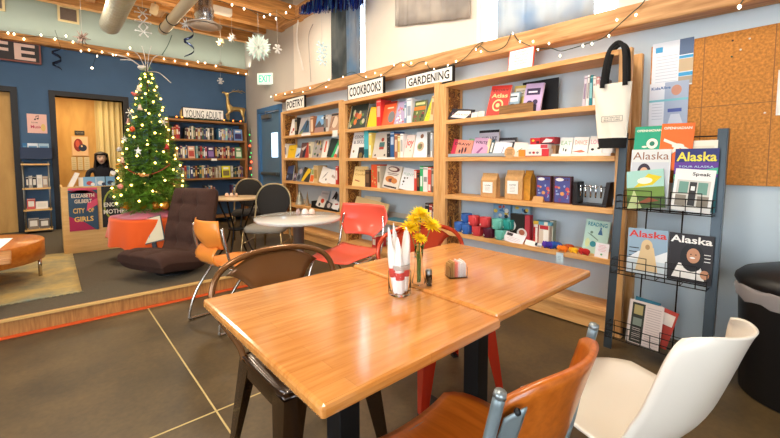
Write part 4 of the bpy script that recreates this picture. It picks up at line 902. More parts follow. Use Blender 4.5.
x = XF+.03; a, b = yx(572, z3, x), yx(606, z3, x); w = a-b
t = thing('desk_toy', 'black newton-cradle style rack of silver pieces at the right of the third gift shelf', 'desk toy', (x, (a+b)/2, z3), R(-90))
m = MB(); m.box(-w/2, 0, 0, w/2, .13, .014); m.build('base', mat('dark_wood_black', '#1d1716', .4), t, bevel=.002)
for s in (-1, 1):
    m = MB(); m.prism([(s*w/2-s*.03, 0.014), (s*w/2, .014), (s*w/2+s*.02, .175), (s*w/2-s*.006, .175)] if s > 0 else [(-w/2, .014), (-w/2+.03, .014), (-w/2+.03, .17), (-w/2+.004, .17)], .005, .125); m.build('side_wall', mat('dark_wood_black', '#1d1716', .4), t, bevel=.002)
SIL = mat('silver', '#c9ccd0', .15, 1)
m = MB(); m.tube([(-w*.4, .03, .14), (w*.42, .03, .14)], .0035); m.build('rail', SIL, t)
for k in range(5):
    xx = -w*.3+w*.15*k; m = MB(); m.tube([(xx, .03, .142), (xx+.002, .028, .12), (xx+.001, .026, .06)], [.003, .008, .005], 8); m.ball((xx, .03, .142), .008, 8); m.build('hanging_piece', SIL, t)
# fourth gift shelf
z4 = G_['sh'][4]
def mug(p, zoff, color, label, dx=0, sz=.052, rz=0, name='mug'):
    x = XF+.085+dx; y = yat(p, z4+.04, x)
    t = thing(name, label, 'mug', (x, y, z4+zoff+.001), R(-90+rz), 'stacked mugs')
    M_ = cmat(color, .22)
    r = sz; h = .086
    m = MB(); m.lathe([(0, 0), (r*.86, 0), (r*.92, .004), (r, .012), (r, h-.004), (r*.985, h), (r*.93, h), (r*.9, h-.006), (r*.88, .008), (0, .006)], n=28, cap=False); m.build('body', M_, t)
    m = MB(); m.tube(smooth_path([(r*.95*.7, -r*.66, h*.82), (r*1.15, -r*1.15, h*.8), (r*1.2, -r*1.2, h*.35), (r*.95*.72, -r*.66, h*.2)], 5), .0055, 8); m.build('handle', M_, t)
    m = MB(); 
    g0 = R(-118)
    for i, (da, dz, hh) in enumerate(((-.16, 0, .010), (0, 0, .018), (.16, 0, .012))):
        a0 = g0+da; vs = [(r*1.012*math.cos(a0-.1), r*1.012*math.sin(a0-.1), .018), (r*1.012*math.cos(a0+.1), r*1.012*math.sin(a0+.1), .018), (r*1.012*math.cos(a0), r*1.012*math.sin(a0), .018+hh)]
        m.add(vs, [(0, 1, 2)])
    m.build('mountain_mark', WHITE, t)
RED, BLU, MNT, TEA, MAR = '#d9484a', '#3a6ab5', '#6fc0ae', '#2f9a90', '#5a1c32'
mug(459.5, 0, BLU, 'blue mug at the left end of the bottom mug row', 0)
mug(467.2, 0, BLU, 'blue mug with a snowy peak mark, left of the bottom red mug', -.045)
mug(477.5, 0, RED, 'red mug in the bottom row of the mug stack', -.045)
mug(489, 0, MAR, 'dark maroon mug in the bottom row', -.045)
mug(501, 0, MNT, 'mint mug in the bottom row behind the white price card', -.045)
mug(466.5, .088, BLU, 'blue mug on the upper row behind the left red mug', .03)
mug(474, .088, RED, 'left red mug on the upper row of the stack', -.045)
mug(485.3, .088, RED, 'second red mug on the upper row, left of the mint one', -.045)
mug(497.8, .088, MNT, 'mint mug on the upper row of the stack', -.045)
mug(508, .088, TEA, 'teal mug at the right end of the upper mug row', .0)
# leaning boards left of mugs
for i, (p0, p1, hh, c, lb) in enumerate(((446.5, 451.5, .13, '#3a2a22', 'dark thin board leaning at the left end of the mug shelf'), (450, 455.5, .20, '#b5803f', 'brown wooden board leaning at the left end of the mug shelf'))):
    card(p0, p1, z4, hh, c, lb, 'board', 'leaning_board', dx=.03+.05*i, lean=8, side=-16, th=.01)
def pal(n): return ['#3a6fa0', '#e2c14a', '#c8523a', '#2b2d33', '#8fb6c9', '#e6e2d6'][:n]
boxthing(493, 510, z4, .001, .285, .05, '#7fa7c4', 'blue patterned game box behind the mugs', dx=.13, art=A_blobs(31, 26, [1, 2, 3, 4, 5, 6], .3, 1), extra=pal(6), grp='patterned game boxes')
boxthing(512, 529, z4, .001, .285, .05, '#93b3c4', 'second blue patterned game box, right behind the black sticker box', dx=.14, art=A_blobs(37, 26, [1, 2, 3, 4, 5, 6], .3, 1), extra=pal(6), grp='patterned game boxes')
boxthing(510, 524, z4, .001, .225, .05, '#24231f', 'black box with two round stickers behind the white price cards', dx=.06, art=A_mix(A_disc(.1, .55, .32, .34, 1, -.0012), A_disc(.1, .55, .2, .2, 2, -.0016), A_disc(.85, .3, .36, .34, 1, -.002), A_disc(.85, .34, .2, .18, 3, -.0024)), extra=['#e9e6e0', '#4b6fae', '#b5674a'])
boxthing(524.5, 529.5, z4, .001, .225, .05, '#c0404a', 'narrow crimson box right of the black sticker box', dx=.06)
for (p0, p1, hh, c, ex, lb, dx) in ((533, 538, .17, '#b5222a', ['#efe6da'], 'bright red figurine box in the middle of the mug shelf', .05), (538.5, 549, .165, '#d8c6b0', ['#b0222a', '#f2ebdf'], 'cream and red gift bag box on the mug shelf', .02), (549.5, 553, .2, '#8f9a86', ['#d8d4c0'], 'slim grey-green book behind the cream gift box', .07)):
    boxthing(p0, p1, z4, .001, hh, .05, c, lb, dx=dx, art=A_mix(A_rect(.1, .82, .9, 1, 1), A_rect(.45, .1, .9, .8, min(2, len(ex)), -.0009)), extra=ex)
boxthing(533, 551, z4, .165, .028, .08, '#5fa0b4', 'multicoloured flat box lying on top of the cream gift box', dx=.04, art=A_mix(A_rect(.0, 0, .3, 1, 1), A_rect(.6, 0, .8, 1, 2)), extra=['#d9b13a', '#e9e2d0'])
card(502, 522, z4, .085, '#e9dfe2', 'white price card with a photo corner on a blue clipboard below the mint mug', dx=-.035, lean=35, art=A_mix(A_rect(.1, .62, .4, .92, 1), A_lines(.2, .85, .2, .5, 3, 2)), extra=['#3a2a30', '#9a8a92'], side=7, th=.004)
card(524.5, 535.5, z4, .042, '#f0ece8', 'blank white price card in front of the crimson box', dx=-.035, lean=25, side=5)
# small plush animals
def plush(p, c1_, c2_, label, s=.03, dx=0, name='plush_toy'):
    x = XF+.03+dx; y = yat(p, z4+.02, x); t = thing(name, label, 'toy', (x, y, z4), R(-90))
    a, b = cmat(c1_, .95), cmat(c2_, .95)
    m = MB(); m.ball((0, 0, s*.75), s, 12, sc=(1.1, .8, .75)); m.build('body', a, t)
    m = MB(); m.ball((-s*.9, -s*.3, s*.8), s*.62, 12); m.ball((-s*1.15, -s*.3, s*1.35), s*.2, 8); m.ball((-s*.6, -s*.3, s*1.4), s*.2, 8); m.build('head', b, t)
    for q in (-.7, .7): m = MB(); m.ball((q*s, -s*.6, s*.25), s*.28, 8); m.build('foot', a, t)
plush(539.5, '#d7d4d0', '#3a3a40', 'grey and black little owl-like plush on the mug shelf', .022, -.02)
plush(549, '#3a2a8f', '#5a35a0', 'purple yarn plush toy on the mug shelf', .034)
plush(557.5, '#1f4f9a', '#274fa8', 'blue yarn plush toy right of the purple one', .036, .02)
plush(554, '#d47a9a', '#e3c8b0', 'small pink plush toy peeking above the purple one', .022, .09)
plush(563.5, '#f07a1c', '#f28a2c', 'bright orange yarn plush toy on the mug shelf', .03, -.03)
plush(570.5, '#b5481f', '#c25a2a', 'rust-brown yarn plush toy behind the orange one', .026, .08)
plush(574.5, '#f0b41c', '#f2a81c', 'yellow-orange yarn plush toy on the mug shelf', .026, -.01)
plush(585.5, '#b3201f', '#c22a22', 'dark red yarn plush toy, rightmost of the yarn animals', .03, -.01)
x = XF+.06
bk(582, 606, z4, .245, '#bfe0cf', ['#2f8f9a', '#3a6f9a', '#6f8f78', '#d9e6a8'], A_mix(A_title('READING', .87, .12, 1), A_poly([(.62, .72), (.56, .58), (.76, .58), (.70, .72)], 2), A_rect(.63, .72, .69, .80, 2), A_disc(.42, .28, .13, .13, 1), A_poly([(.1, .6), (.3, .52), (.6, .4), (.62, .42), (.3, .56)], 3), A_disc(.3, .62, .06, .06, 3), A_disc(.18, .3, .1, .2, 4)), 'large pale green craft book titled READING at the right end of the mug shelf', .06, 3, 10, g='craft books', zoff=.001)
card(594.5, 608, z4, .10, '#efe9ec', 'white card with pink writing in front of the pale green craft book', dx=-.02, lean=8, art=A_mix(A_lines(.2, .8, .45, .85, 5, 1), A_disc(.5, .22, .08, .08, 2)), extra=['#d98a9a', '#6fae7c'], side=2)
card(556.5, 563.5, z4, .075, '#c9dde6', 'small blue-white shelf tag hanging from the mug shelf edge', 'tag', 'shelf_tag', dx=-.042, lean=0, art=A_lines(.2, .8, .3, .6, 3, 1), extra=['#5f8fae'], zo=-.085)
# shelf tags on the other cases
def stag(B, k, p0, p1, h, label):
    zs = B['sh'][k]; x = XF-.008; a, b = yat(p0, zs, x), yat(p1, zs, x); m = MB(); m.box(-(a-b)/2, -.002, 0, (a-b)/2, 0, h); o = m.build('shelf_tag', WHITE); zrot(o, (x, (a+b)/2, zs-h+.004)); tag(o, label, 'tag')
stag(P_, 1, 301.5, 310.5, .032, 'white shelf tag under the bird-cover book on the top poetry shelf')
stag(P_, 1, 332.5, 337.5, .085, 'tall white tag hanging at the right end of the top poetry shelf')
stag(C_, 2, 377, 395, .022, 'long white shelf tag on the second cookbook shelf edge')
# poetry shelf 4: silver tree, cone, tray of cards
z = P_['sh'][4]; x = XF+.1; y = yat(300, z, x)
m = MB(); m.lathe([(.0, 0), (.075, .0), (.06, .045), (.065, .05), (.045, .10), (.05, .105), (.03, .15), (.033, .155), (.012, .20), (.0, .235)], n=12, smooth=False, cap=False); o = m.build('tabletop_tree', mat('silver_tree', '#a9a89a', .3, .6, noise=.4, nscale=80, bump=.6), loc=(x, y, z)); tag(o, 'small silver tabletop tree on the lowest visible poetry shelf', 'decoration')
y = yat(307.5, z, x); m = MB(); m.lathe([(.0, 0), (.035, 0), (.03, .01), (.0, .23)], n=20, cap=False); o = m.build('cone_ornament', cmat('#9a8466', .4), loc=(x, y, z)); tag(o, 'slim bronze cone ornament right of the silver tabletop tree', 'decoration')
y = yat(303.8, z, XF+.16); m = MB(); m.lathe([(.0, 0), (.03, 0), (.035, .03), (.02, .08), (.0, .09)], n=16, cap=False); o = m.build('candle', cmat('#e0d2b4', .5), loc=(XF+.16, y, z)); tag(o, 'small cream candle behind the silver tabletop tree', 'candle')
a, b = yat(311.5, z, XF+.02), yat(337, z, XF+.02); w = a-b
m = MB(); m.box(-w/2, 0, 0, w/2, .2, .01); m.box(-w/2, -.006, 0, w/2, 0, .03); m.box(-w/2, 0, 0, -w/2+.008, .2, .10); o = m.build('card_tray', BLACK); zrot(o, (XF+.02, (a+b)/2, z)); tag(o, 'black tray of cards on the lowest visible poetry shelf', 'tray')
g = 'cards in the black poetry tray'
for (p0, p1, h, c, art, ex, lb, dx, s) in ((315.5, 323, .15, '#eee6dc', A_mix(A_disc(.6, .7, .2, .16, 1), A_disc(.4, .25, .12, .12, 2)), ['#d84a2e', '#3a3a3e'], 'white card with an orange-red blot in the black poetry tray', .05, 12), (318, 326, .235, '#dcd6d2', A_lines(.1, .9, .8, .86, 2, 1), ['#8a8482'], 'tall grey-white card at the back of the black poetry tray', .15, 0),
        (324, 331, .10, '#3a3436', A_disc(.5, .5, .2, .2, 1), ['#b9a9a0'], 'black card in the front of the poetry tray', .04, 14), (327.5, 334, .25, '#ddd9d6', A_mix(A_poly([(.3, .5), (.6, 1), (.8, .95), (.5, .5)], 1), A_disc(.8, .7, .2, .3, 1)), ['#1d1c20'], 'white card with thick black brush strokes behind the poetry tray', .14, 4), (331, 337, .13, '#e9e2de', A_poly([(.3, .6), (.7, .8), (.8, .7), (.4, .5)], 1), ['#b3302e'], 'white card with a dark red stroke at the right of the poetry tray', .05, 15)):
    card(p0, p1, z, h, c, lb, dx=dx, lean=18, art=art, extra=ex, side=s, grp=g, zo=.012)
# cookbook shelf 4: open boards and booklets
z = C_['sh'][4]
for (p0, p1, h, c, lb, dx, s, ex) in ((352, 384, .21, '#e3c48a', 'large tan open cookbook propped on the low cookbook shelf behind the red chair', .02, 5, ['#d98c3a', '#f0dfb0']), (360, 376, .245, '#efe0bb', 'cream booklet behind the tan open cookbook', .07, 0, ['#d9c08a'])):
    bk(p0, p1, z, h, c, ex, A_mix(A_rect(.05, .1, .95, .6, 1)), lb, dx, s, 18, g='books on the low cookbook shelf', zoff=.001)
x = XF+.04; y0, y1 = yat(384, z, x), yat(403, z, x)
m = MB(); m.box(-(y0-y1)/2, 0, 0, (y0-y1)/2, .18, .012); o = m.build('magazine', cmat('#3f8098', .4)); zrot(o, (x, (y0+y1)/2, z+.001)); tag(o, 'blue-covered magazine lying flat on the low cookbook shelf', 'magazine')
m = MB(); m.box(-.17, 0, 0, .17, .012, .07); o = m.build('board', cmat('#b9aea2')); zrot(o, (XF+.2, yat(398, z, XF+.2), z)); tag(o, 'low grey board standing at the back of the low cookbook shelf', 'board')
g = 'books behind the flowers on the low cookbook shelf'
row(C_, 4, [(425, 428.5, 203, 'S', '#2c2b30', ['#b9b6b0'], sp(), 'dark spine on the low cookbook shelf behind the yellow flowers'), (429, 432, 204, 'S', '#a8322e', ['#e9d8c9'], sp(), 'red spine on the low cookbook shelf behind the yellow flowers'), (432.2, 434.6, 206, 'S', '#3d4148', ['#c9c9c9'], sp(), 'charcoal spine touching the right post, low cookbook shelf')], g)
row(C_, 5, [(372, 376, 236, 'S', '#c53a3c', ['#e9d8c9'], sp(), 'red book on the bottom cookbook shelf beneath the blue magazine')], g)
# ---------------------------------------------------------------- books in the young adult bookcase
PALS = [['#8f1d22', '#a3242a', '#7a161c', '#b5302f', '#8c2430'], ['#1f2024', '#3b3f6a', '#8a7a5a', '#b9b1a2', '#23424f', '#6a2f33', '#c9c2b2', '#2f5a4a'], ['#86b8b5', '#2a3b52', '#9a8bb0', '#1d1d22', '#c98f5a', '#3a6f8f', '#d6c7a4', '#5a3a5f', '#1f2024', '#6a2f33', '#2f5a4a', '#a3242a']]
def yarow(k, ranges, nm):
    z = YAS[k]; n = 0; r = random.Random(40+k); last = None
    ordn = ['first', 'second', 'third', 'fourth', 'fifth', 'sixth', 'seventh', 'eighth', 'ninth', 'tenth', 'eleventh', 'twelfth', 'thirteenth', 'fourteenth', 'fifteenth', 'sixteenth', 'seventeenth', 'eighteenth', 'nineteenth', 'twentieth', 'twenty-first', 'twenty-second', 'twenty-third', 'twenty-fourth', 'twenty-fifth', 'twenty-sixth', 'twenty-seventh', 'twenty-eighth', 'twenty-ninth', 'thirtieth', 'thirty-first', 'thirty-second', 'thirty-third', 'thirty-fourth']
    for (a, b, pl, fo) in ranges:
        x0, x1 = xat(a, z+.1, YAF+.04), xat(b, z+.1, YAF+.04)
        if fo:
            c, c2, nmz = fo; w = x1-x0
            make_book(w*.97, .225, .02, c, ((x0+x1)/2, YAF+.03, z+.001), '%s face-out book on the %s shelf of the young adult bookcase' % (nmz, nm), 'face-out young adult books', A_mix(A_rect(.12, .15, .88, .6, 1), A_rect(.2, .72, .8, .88, 2)), R(8), 0, 0, extra=[c2, '#e9e2cf']); continue
        x = x0
        while x < x1-.012:
            t_ = min(x1-x, r.uniform(.022, .042)); h = r.uniform(.19, .245); c = r.choice([q for q in PALS[pl] if q != last]); last = c
            cn = CN[c]
            make_book(t_*.94, h, .15, c, (x+t_/2, YAF+.03+r.uniform(0, .012), z+.001), '%s spine, %s upright from the left, %s shelf of young adult bookcase' % (cn, ordn[n], nm), 'upright young adult books on the %s shelf' % nm, sp(r.uniform(.15, .4), r.uniform(.5, .8)), 0, 0, 0, False, extra=[r.choice(['#d9cfae', '#9a8f7a', '#e9e6e0', '#c9a24a'])])
            x += t_; n += 1
CN = {'#8f1d22': 'dark red', '#a3242a': 'red', '#7a161c': 'deep maroon', '#b5302f': 'bright red', '#8c2430': 'wine red', '#1f2024': 'black', '#3b3f6a': 'indigo', '#8a7a5a': 'khaki', '#b9b1a2': 'stone grey', '#23424f': 'petrol blue', '#6a2f33': 'plum red', '#c9c2b2': 'pale beige', '#2f5a4a': 'bottle green', '#d9dad6': 'off-white', '#86b8b5': 'pale teal', '#2a3b52': 'navy', '#9a8bb0': 'lavender', '#1d1d22': 'near-black', '#c98f5a': 'tan', '#3a6f8f': 'mid blue', '#d6c7a4': 'cream', '#5a3a5f': 'purple'}
yarow(1, [(172, 180.5, 0, None), (184.5, 213.5, 1, None), (218.5, 233, 2, None), (233.8, 242.5, 0, ('#6f8fc0', '#3b2f5a', 'blue and violet'))], 'top')
yarow(2, [(176, 187, 2, None), (188, 195, 0, ('#d9a58a', '#b5463a', 'peach')), (196, 207, 2, None), (207.5, 214.5, 0, ('#4a3560', '#8a6aa0', 'dark purple')), (215, 235, 2, None), (235.5, 242, 0, ('#5f8f5a', '#d9e0c0', 'green'))], 'second')
yarow(3, [(176, 190, 2, None), (190.5, 221, 1, None), (222, 230.5, 0, ('#d9cf1f', '#7a6a3a', 'bright yellow')), (231, 243, 1, None)], 'third')
yarow(4, [(205, 215, 2, None), (232, 242, 2, None)], 'fourth')
m = MB(); m.box(-.05, -.002, 0, .05, 0, .04); o = m.build('shelf_tag', WHITE, loc=(xat(214, 1.25, YAF), YAF-.006, YAS[2]-.045)); tag(o, 'white tag on the second shelf edge of the young adult bookcase', 'tag')
# ---------------------------------------------------------------- signs
def board_sign(name, text, p0, p1, pyt, zb, x, label, face=-90, fg=None, bg=WHITE, frame=BLACK, y=None, dark=False, thick=.03, fr=.012, bold=True):
    if face == -90:
        a, b = yat(p0, zb+.05, x), yat(p1, zb+.05, x); w = a-b; c = (x, (a+b)/2, zb); h = onx((p0+p1)/2, pyt, x).z-zb
    else:
        a, b = xat(p0, zb+.05, y), xat(p1, zb+.05, y); w = b-a; c = ((a+b)/2, y, zb); h = ony((p0+p1)/2, pyt, y).z-zb
    m = MB(); m.box(-w/2, 0, 0, w/2, thick, h); fill(m, -w/2+fr, fr, w/2-fr, h-fr, 1, -.0008); m.text(text, 0, h/2, (w-2*fr)*.9, (h-2*fr)*.66, y=-.0016, m=2, bold=bold)
    o = m.build(name, [frame, bg, fg or INK]); zrot(o, c, 0, 0, face); return tag(o, label, 'sign')
board_sign('shelf_sign', 'POETRY', 286, 304.5, 97, P_['sh'][0]+.001, XF+.03, 'white sign reading POETRY on top of the leftmost wall bookcase')
board_sign('shelf_sign', 'COOKBOOKS', 347.5, 383.5, 80.5, C_['sh'][0]+.001, XF+.03, 'white sign reading COOKBOOKS on top of the middle bookcase')
board_sign('shelf_sign', 'GARDENING', 405.5, 453, 70.5, C_['sh'][0]-.012, XF+.03, 'white sign reading GARDENING where the middle and right bookcases meet')
board_sign('shelf_sign', 'YOUNG ADULT', 182.5, 224, 108.5, YAS[0]+.001, 0, 'white sign reading YOUNG ADULT on top of the dark bookcase', 0, y=YAF+.03, bold=False)
# cafe sign, partly outside the frame
z0 = 2.66; yS = WY-.07; x1 = ony(41, 56, yS).x
m = MB(); w, h = 1.22, .30; m.box(-w, 0, 0, 0, .04, h); fill(m, -w+.02, .02, -.02, h-.02, 1, -.001)
for i, ch in enumerate('CAFE'): 
    cx = -w+.175+i*.29; m.text(ch, cx, h/2, .23, .235, y=-.006, m=2, bold=True)
    cx0 = cx
o = m.build('cafe_sign', [cmat('#8a4a3c'), cmat('#2b211d'), cmat('#ecc9b8')], loc=(x1, yS, z0)); tag(o, 'dark sign with pale pink letters reading CAFE at the upper left of the blue wall', 'sign')
# framed note above the gift bookcase
x = XF+.06; z = G_['sh'][0]; a, b = yat(507.5, z+.1, x), yat(533, z+.1, x); w = a-b
m = MB(); h = .185; m.box(-w/2, 0, 0, w/2, .012, h); fill(m, -w/2+.008, .008, w/2-.008, h-.008, 1, -.0006)
for i, t_ in enumerate(('HOW MANY', 'BOOKS', 'HAVE YOU', 'CHECKED OUT', 'THIS YEAR?')): m.text(t_, 0, h*(.84-i*.13), w*(.52 if i != 3 else .7), h*.07, y=-.0012, m=2)
o = m.build('framed_note', [cmat('#d2452c'), WHITE, cmat('#6a6664')]); zrot(o, (x, (a+b)/2, z+.001), R(8)); tag(o, 'red-framed paper note standing on top of the gift bookcase', 'sign')
# exit sign
m = MB(); m.box(-.15, 0, 0, .15, .06, .20); m.text('EXIT', 0, .1, .24, .13, y=-.001, m=1, bold=True); t = m.build('exit_sign', [mat('exit_box', '#e9f2ea', .4, emit=.35, ecol='#dff5e6'), mat('exit_green', '#35c08a', .4, emit=1.2, ecol='#3fd694')])
zrot(t, (WX-.10, 6.82, 2.60), 0, 0, -50); tag(t, 'white exit sign with green EXIT letters above the blue door', 'sign')
for s in (-1, 1): m = MB(); m.ball((s*.04+.16, .02, .12+.0), .03, 10); 
m.build('lamp_head', cmat('#e0d8cc'), t)
# corkboard
CORK = mat('cork', '#c9853e', .9, noise=.28, nscale=70, bump=.3)
t = MB(); t.box(0, -1.6, 0, .018, 0, .915); o = t.build('corkboard', CORK, loc=(WX-.02, .80, 1.055)); tag(o, 'large cork noticeboard on the right wall above the trash can', 'noticeboard')
m = MB(); m.box(-.0006, -.285, 0, 0, -.281, .915); m.box(-.0006, -.60, 0, 0, -.596, .915); m.box(-.0006, -1.6, .48, 0, 0, .484); m.build('panel_seams', cmat('#8a5a28'), o)
def paper(p0, p1, py0, py1, label, color, art, extra, x=WX-.024, name='flyer'):
    a = onx(p0, py0, x); b = onx(p1, py1, x); w = a.y-b.y; h = a.z-b.z
    m = MB(); m.box(-w/2, 0, 0, w/2, .0015, h); art(m, w, h); q = m.build(name, [cmat(color)]+[cmat(e) for e in extra]); zrot(q, (x, (a.y+b.y)/2, b.z)); return tag(q, label, 'flyer')
def a1(m, w, h):
    fill(m, -w*.42, h*.78, -w*.24, h*.9, 1)
    for i in range(9): fill(m, -w*.4, h*(.68-i*.07), w*.14, h*(.69-i*.07), 2)
    fill(m, w*.17, h*.66, w*.5, h, 3); fill(m, w*.17, h*.58, w*.5, h*.64, 1); fill(m, w*.17, h*.3, w*.5, h*.57, 4); fill(m, w*.17, h*.2, w*.5, h*.28, 1); fill(m, w*.17, h*.03, w*.5, h*.19, 5)
paper(653, 692, 44.5, 84, 'blue and white folded flyer pinned at the top left of the corkboard', '#e9edf3', a1, ['#3fa3d6', '#b9c0cc', '#5a6f8f', '#cdb48f', '#b3a58f'])
def a2(m, w, h):
    m.text('KidsAlive', -w*.2, h*.88, w*.5, h*.07, m=1, bold=True); fill(m, -w*.1, 0, w*.5, h, 2); disc(m, w*.2, h*.8, w*.13, h*.12, 3, -.0008); fill(m, w*.02, h*.28, w*.42, h*.58, 2, -.0009); fill(m, -w*.5, h*.56, w*.5, h*.61, 4, -.0011); fill(m, 0, h*.3, w*.35, h*.38, 5, -.0012); poly(m, [(0, 0), (w*.4, 0), (w*.3, h*.25), (w*.08, h*.25)], 6, -.0009)
    for i in range(6): fill(m, -w*.42, h*(.5-i*.07), -w*.14, h*(.51-i*.07), 7)
paper(650, 687, 84.5, 124, 'flyer with a smiling person in a pale shirt, lower of the two on the corkboard', '#e7e9ef', a2, ['#2f5fa0', '#a9b6cc', '#c98f76', '#7fc6cf', '#4d5fa8', '#d7dbe6', '#b5bac6'], x=WX-.028)
paper(778.5, 782, 70, 115, 'white paper at the right edge of the photo, pinned on the corkboard', '#eeeae2', lambda m, w, h: None, [])
for i, (u, v, c) in enumerate(((741, 50, '#e9e2d2'), (732, 57, '#2e4f3a'), (733, 41, '#3a2a22'), (750, 39, '#efe6d6'), (765, 113, '#e9dfcf'), (717, 93, '#b5703a'))):
    p = onx(u, v, WX-.02); m = MB(); m.ball((0, 0, 0), .0055, 8); m.tube([(0, 0, 0), (.014, 0, 0)], .002); o = m.build('push_pin', cmat(c), loc=(p.x-.012, p.y, p.z))
    tag(o, ['cream push pin below the top edge of the corkboard', 'dark green push pin on the corkboard', 'dark brown push pin at the very top of the corkboard', 'off-white push pin nearest the top edge of the corkboard', 'pale push pin low on the corkboard', 'orange-brown push pin right of the flyers'][i], 'push pin')
# tote bag
t = thing('tote_bag', 'cream canvas tote bag with black straps and base hanging from the gift bookcase corner', 'bag', (XF-.05, .935, 1.32), R(-90))
CV = mat('canvas', '#ece4d3', .9, bump=.15, nscale=200)
def bag(zlo, zhi, wl, wh):
    def fn(u, v):
        g = 2*PI*u; z = zlo+(zhi-zlo)*v; w = wl+(wh-wl)*v
        return (w*math.cos(g)/2*(1 if abs(math.cos(g)) < .99 else 1)+.012*(1-z/.38), .032*math.sin(g)*(1.1-.5*z/.4)+.006*math.sin(9*u*PI+z*20), z)
    return fn
m = MB(); m.grid(bag(.03, .385, .175, .232), 28, 10); m.build('canvas_body', CV, t)
m = MB(); m.grid(bag(-.035, .03, .165, .175), 28, 4); m.add([bag(-.035, .03, .165, .175)(k/28, 0) for k in range(28)], [tuple(range(28))]); m.build('black_base', mat('black_canvas', '#121112', .9), t)
m = MB(); f_ = [(-.055, .02), (.075, .02), (.075, .05), (-.055, .05)]
for (xa, za, xb, zb) in ((-.045, .135, .08, .137), (-.045, .170, .08, .172), (-.045, .135, -.043, .172), (.078, .135, .08, .172), ): m.box(xa, -.0385, za, xb, -.0375, zb)
m.text('THE WRITERS', .018, .160, .095, .009, y=-.0385, m=0); m.text('BLOCK CAFE', .018, .146, .095, .010, y=-.0385, m=0); m.build('printed_mark', cmat('#5f5a55'), t)
m = MB()
def strap(dy, x0, x1):
    pts = smooth_path([(x0, dy, .36), (x0+.012, dy, .48), (x0+.03, dy+.02, .60), (.02, dy+.045, .648), (x1-.02, dy+.02, .60), (x1-.004, dy, .48), (x1, dy, .36)], 6)
    def fn(u, v):
        i = min(int(u*(len(pts)-1)), len(pts)-2); f = u*(len(pts)-1)-i; p = pts[i].lerp(pts[i+1], f); T = (pts[i+1]-pts[i]).normalized(); N_ = Vector((T.z, 0, -T.x)); return p+N_*(v-.5)*.03
    m.grid(fn, 36, 2, th=.003)
strap(-.03, -.05, .085); strap(.03, -.05, .085); m.build('straps', mat('black_canvas', '#121112', .9), t)
# ---------------------------------------------------------------- things on the tables
zt = .751
t = thing('napkin_jar', 'clear mason jar holding rolled napkins and cutlery on the left dining table', 'jar', (.865, .925, zt))
m = MB(); m.lathe([(0, .0), (.034, .0), (.039, .006), (.039, .078), (.033, .088), (.033, .105), (.031, .105), (.031, .088), (.0365, .077), (.0365, .008), (0, .005)], n=36, cap=False); m.build('glass_body', GLASS, t)
m = MB(); m.lathe([(.0345, .089), (.036, .091), (.0345, .094), (.036, .097), (.0345, .100), (.036, .103), (.0335, .105), (.0335, .089)], n=36, cap=False); m.build('rim_threads', mat('glass_rim', '#e8ddd0', .15, trans=.5), t)
NAP = mat('napkin', '#f4efe8', .9)
for i, (bx, by, tx, ty, h, lb) in enumerate(((-.014, .0, -.038, .012, .205, 'leftmost napkin roll with a red band in the jar, its folded tip leaning left'), (.003, .012, -.004, .02, .215, 'tallest napkin roll in the jar, standing upright at its middle'), (.015, -.008, .03, .0, .185, 'napkin roll leaning right in the jar beside the flower vase'), (-.008, -.014, -.02, -.012, .17, 'front napkin roll low in the jar behind the glass'), (.019, .006, .045, .012, .195, 'rear right napkin roll with silver cutlery tips'))):
    o0 = Vector((.865+bx, .925+by, zt+.008)); d = Vector((tx-bx, ty-by, h)); q = d.to_track_quat('Z', 'Y')
    r = thing('napkin_roll', lb, 'napkin', o0, 0, 'napkin rolls in the jar'); r.rotation_mode = 'QUATERNION'; r.rotation_quaternion = q
    m = MB(); L_ = d.length
    def nr(u, v):
        g = 2*PI*u; z = L_*v; rr = .0125+.005*v + .0012*math.sin(5*g+i); k_ = max(0, (v-.55)/.45)
        return (rr*math.cos(g)*(1-.25*k_-.4*max(0, v-.9)/.1), rr*math.sin(g)*(1-.75*k_), z + .02*math.cos(g+i*1.3)*k_)
    m.grid(nr, 20, 14); m.add([nr(q/20, 1) for q in range(20)], [tuple(range(20))]); m.build('napkin', NAP, r)
    m = MB(); m.lathe([(.0152, L_*.28), (.0158, L_*.29), (.0165, L_*.42), (.0160, L_*.43)], n=16, cap=False); m.build('paper_band', cmat('#c9473c', .8), r)
    if i == 4: m = MB(); m.tube([(0, 0, L_*.8), (.004, 0, L_*1.0)], [.004, .006], 8); m.build('fork_tip', SIL, r)
t = thing('bud_vase', 'slim clear glass bud vase holding the yellow flowers on the dining table', 'vase', (.957, .925, zt))
m = MB(); m.lathe([(0, 0), (.026, 0), (.028, .006), (.026, .02), (.017, .055), (.014, .10), (.016, .155), (.0148, .155), (.0128, .10), (.0155, .056), (.0245, .02), (0, .008)], n=30, cap=False); m.build('glass_body', GLASS, t)
YF = mat('petal_yellow', '#ffd80c', .7, noise=.06, nscale=60); GS = mat('stem_green', '#5b7a2a', .6)
flc = [(-.030, .0, .215, 'left yellow chrysanthemum low in the bouquet', 1.0, -30), (.008, .015, .258, 'topmost yellow chrysanthemum of the bouquet', 1.15, 5), (.040, -.002, .222, 'right-hand yellow chrysanthemum of the bouquet', 1.1, 30), (.000, -.022, .180, 'small drooping yellow chrysanthemum nearest the vase mouth', .75, 10), (-.012, .02, .240, 'yellow chrysanthemum between the left bloom and the topmost one', .95, -12)]
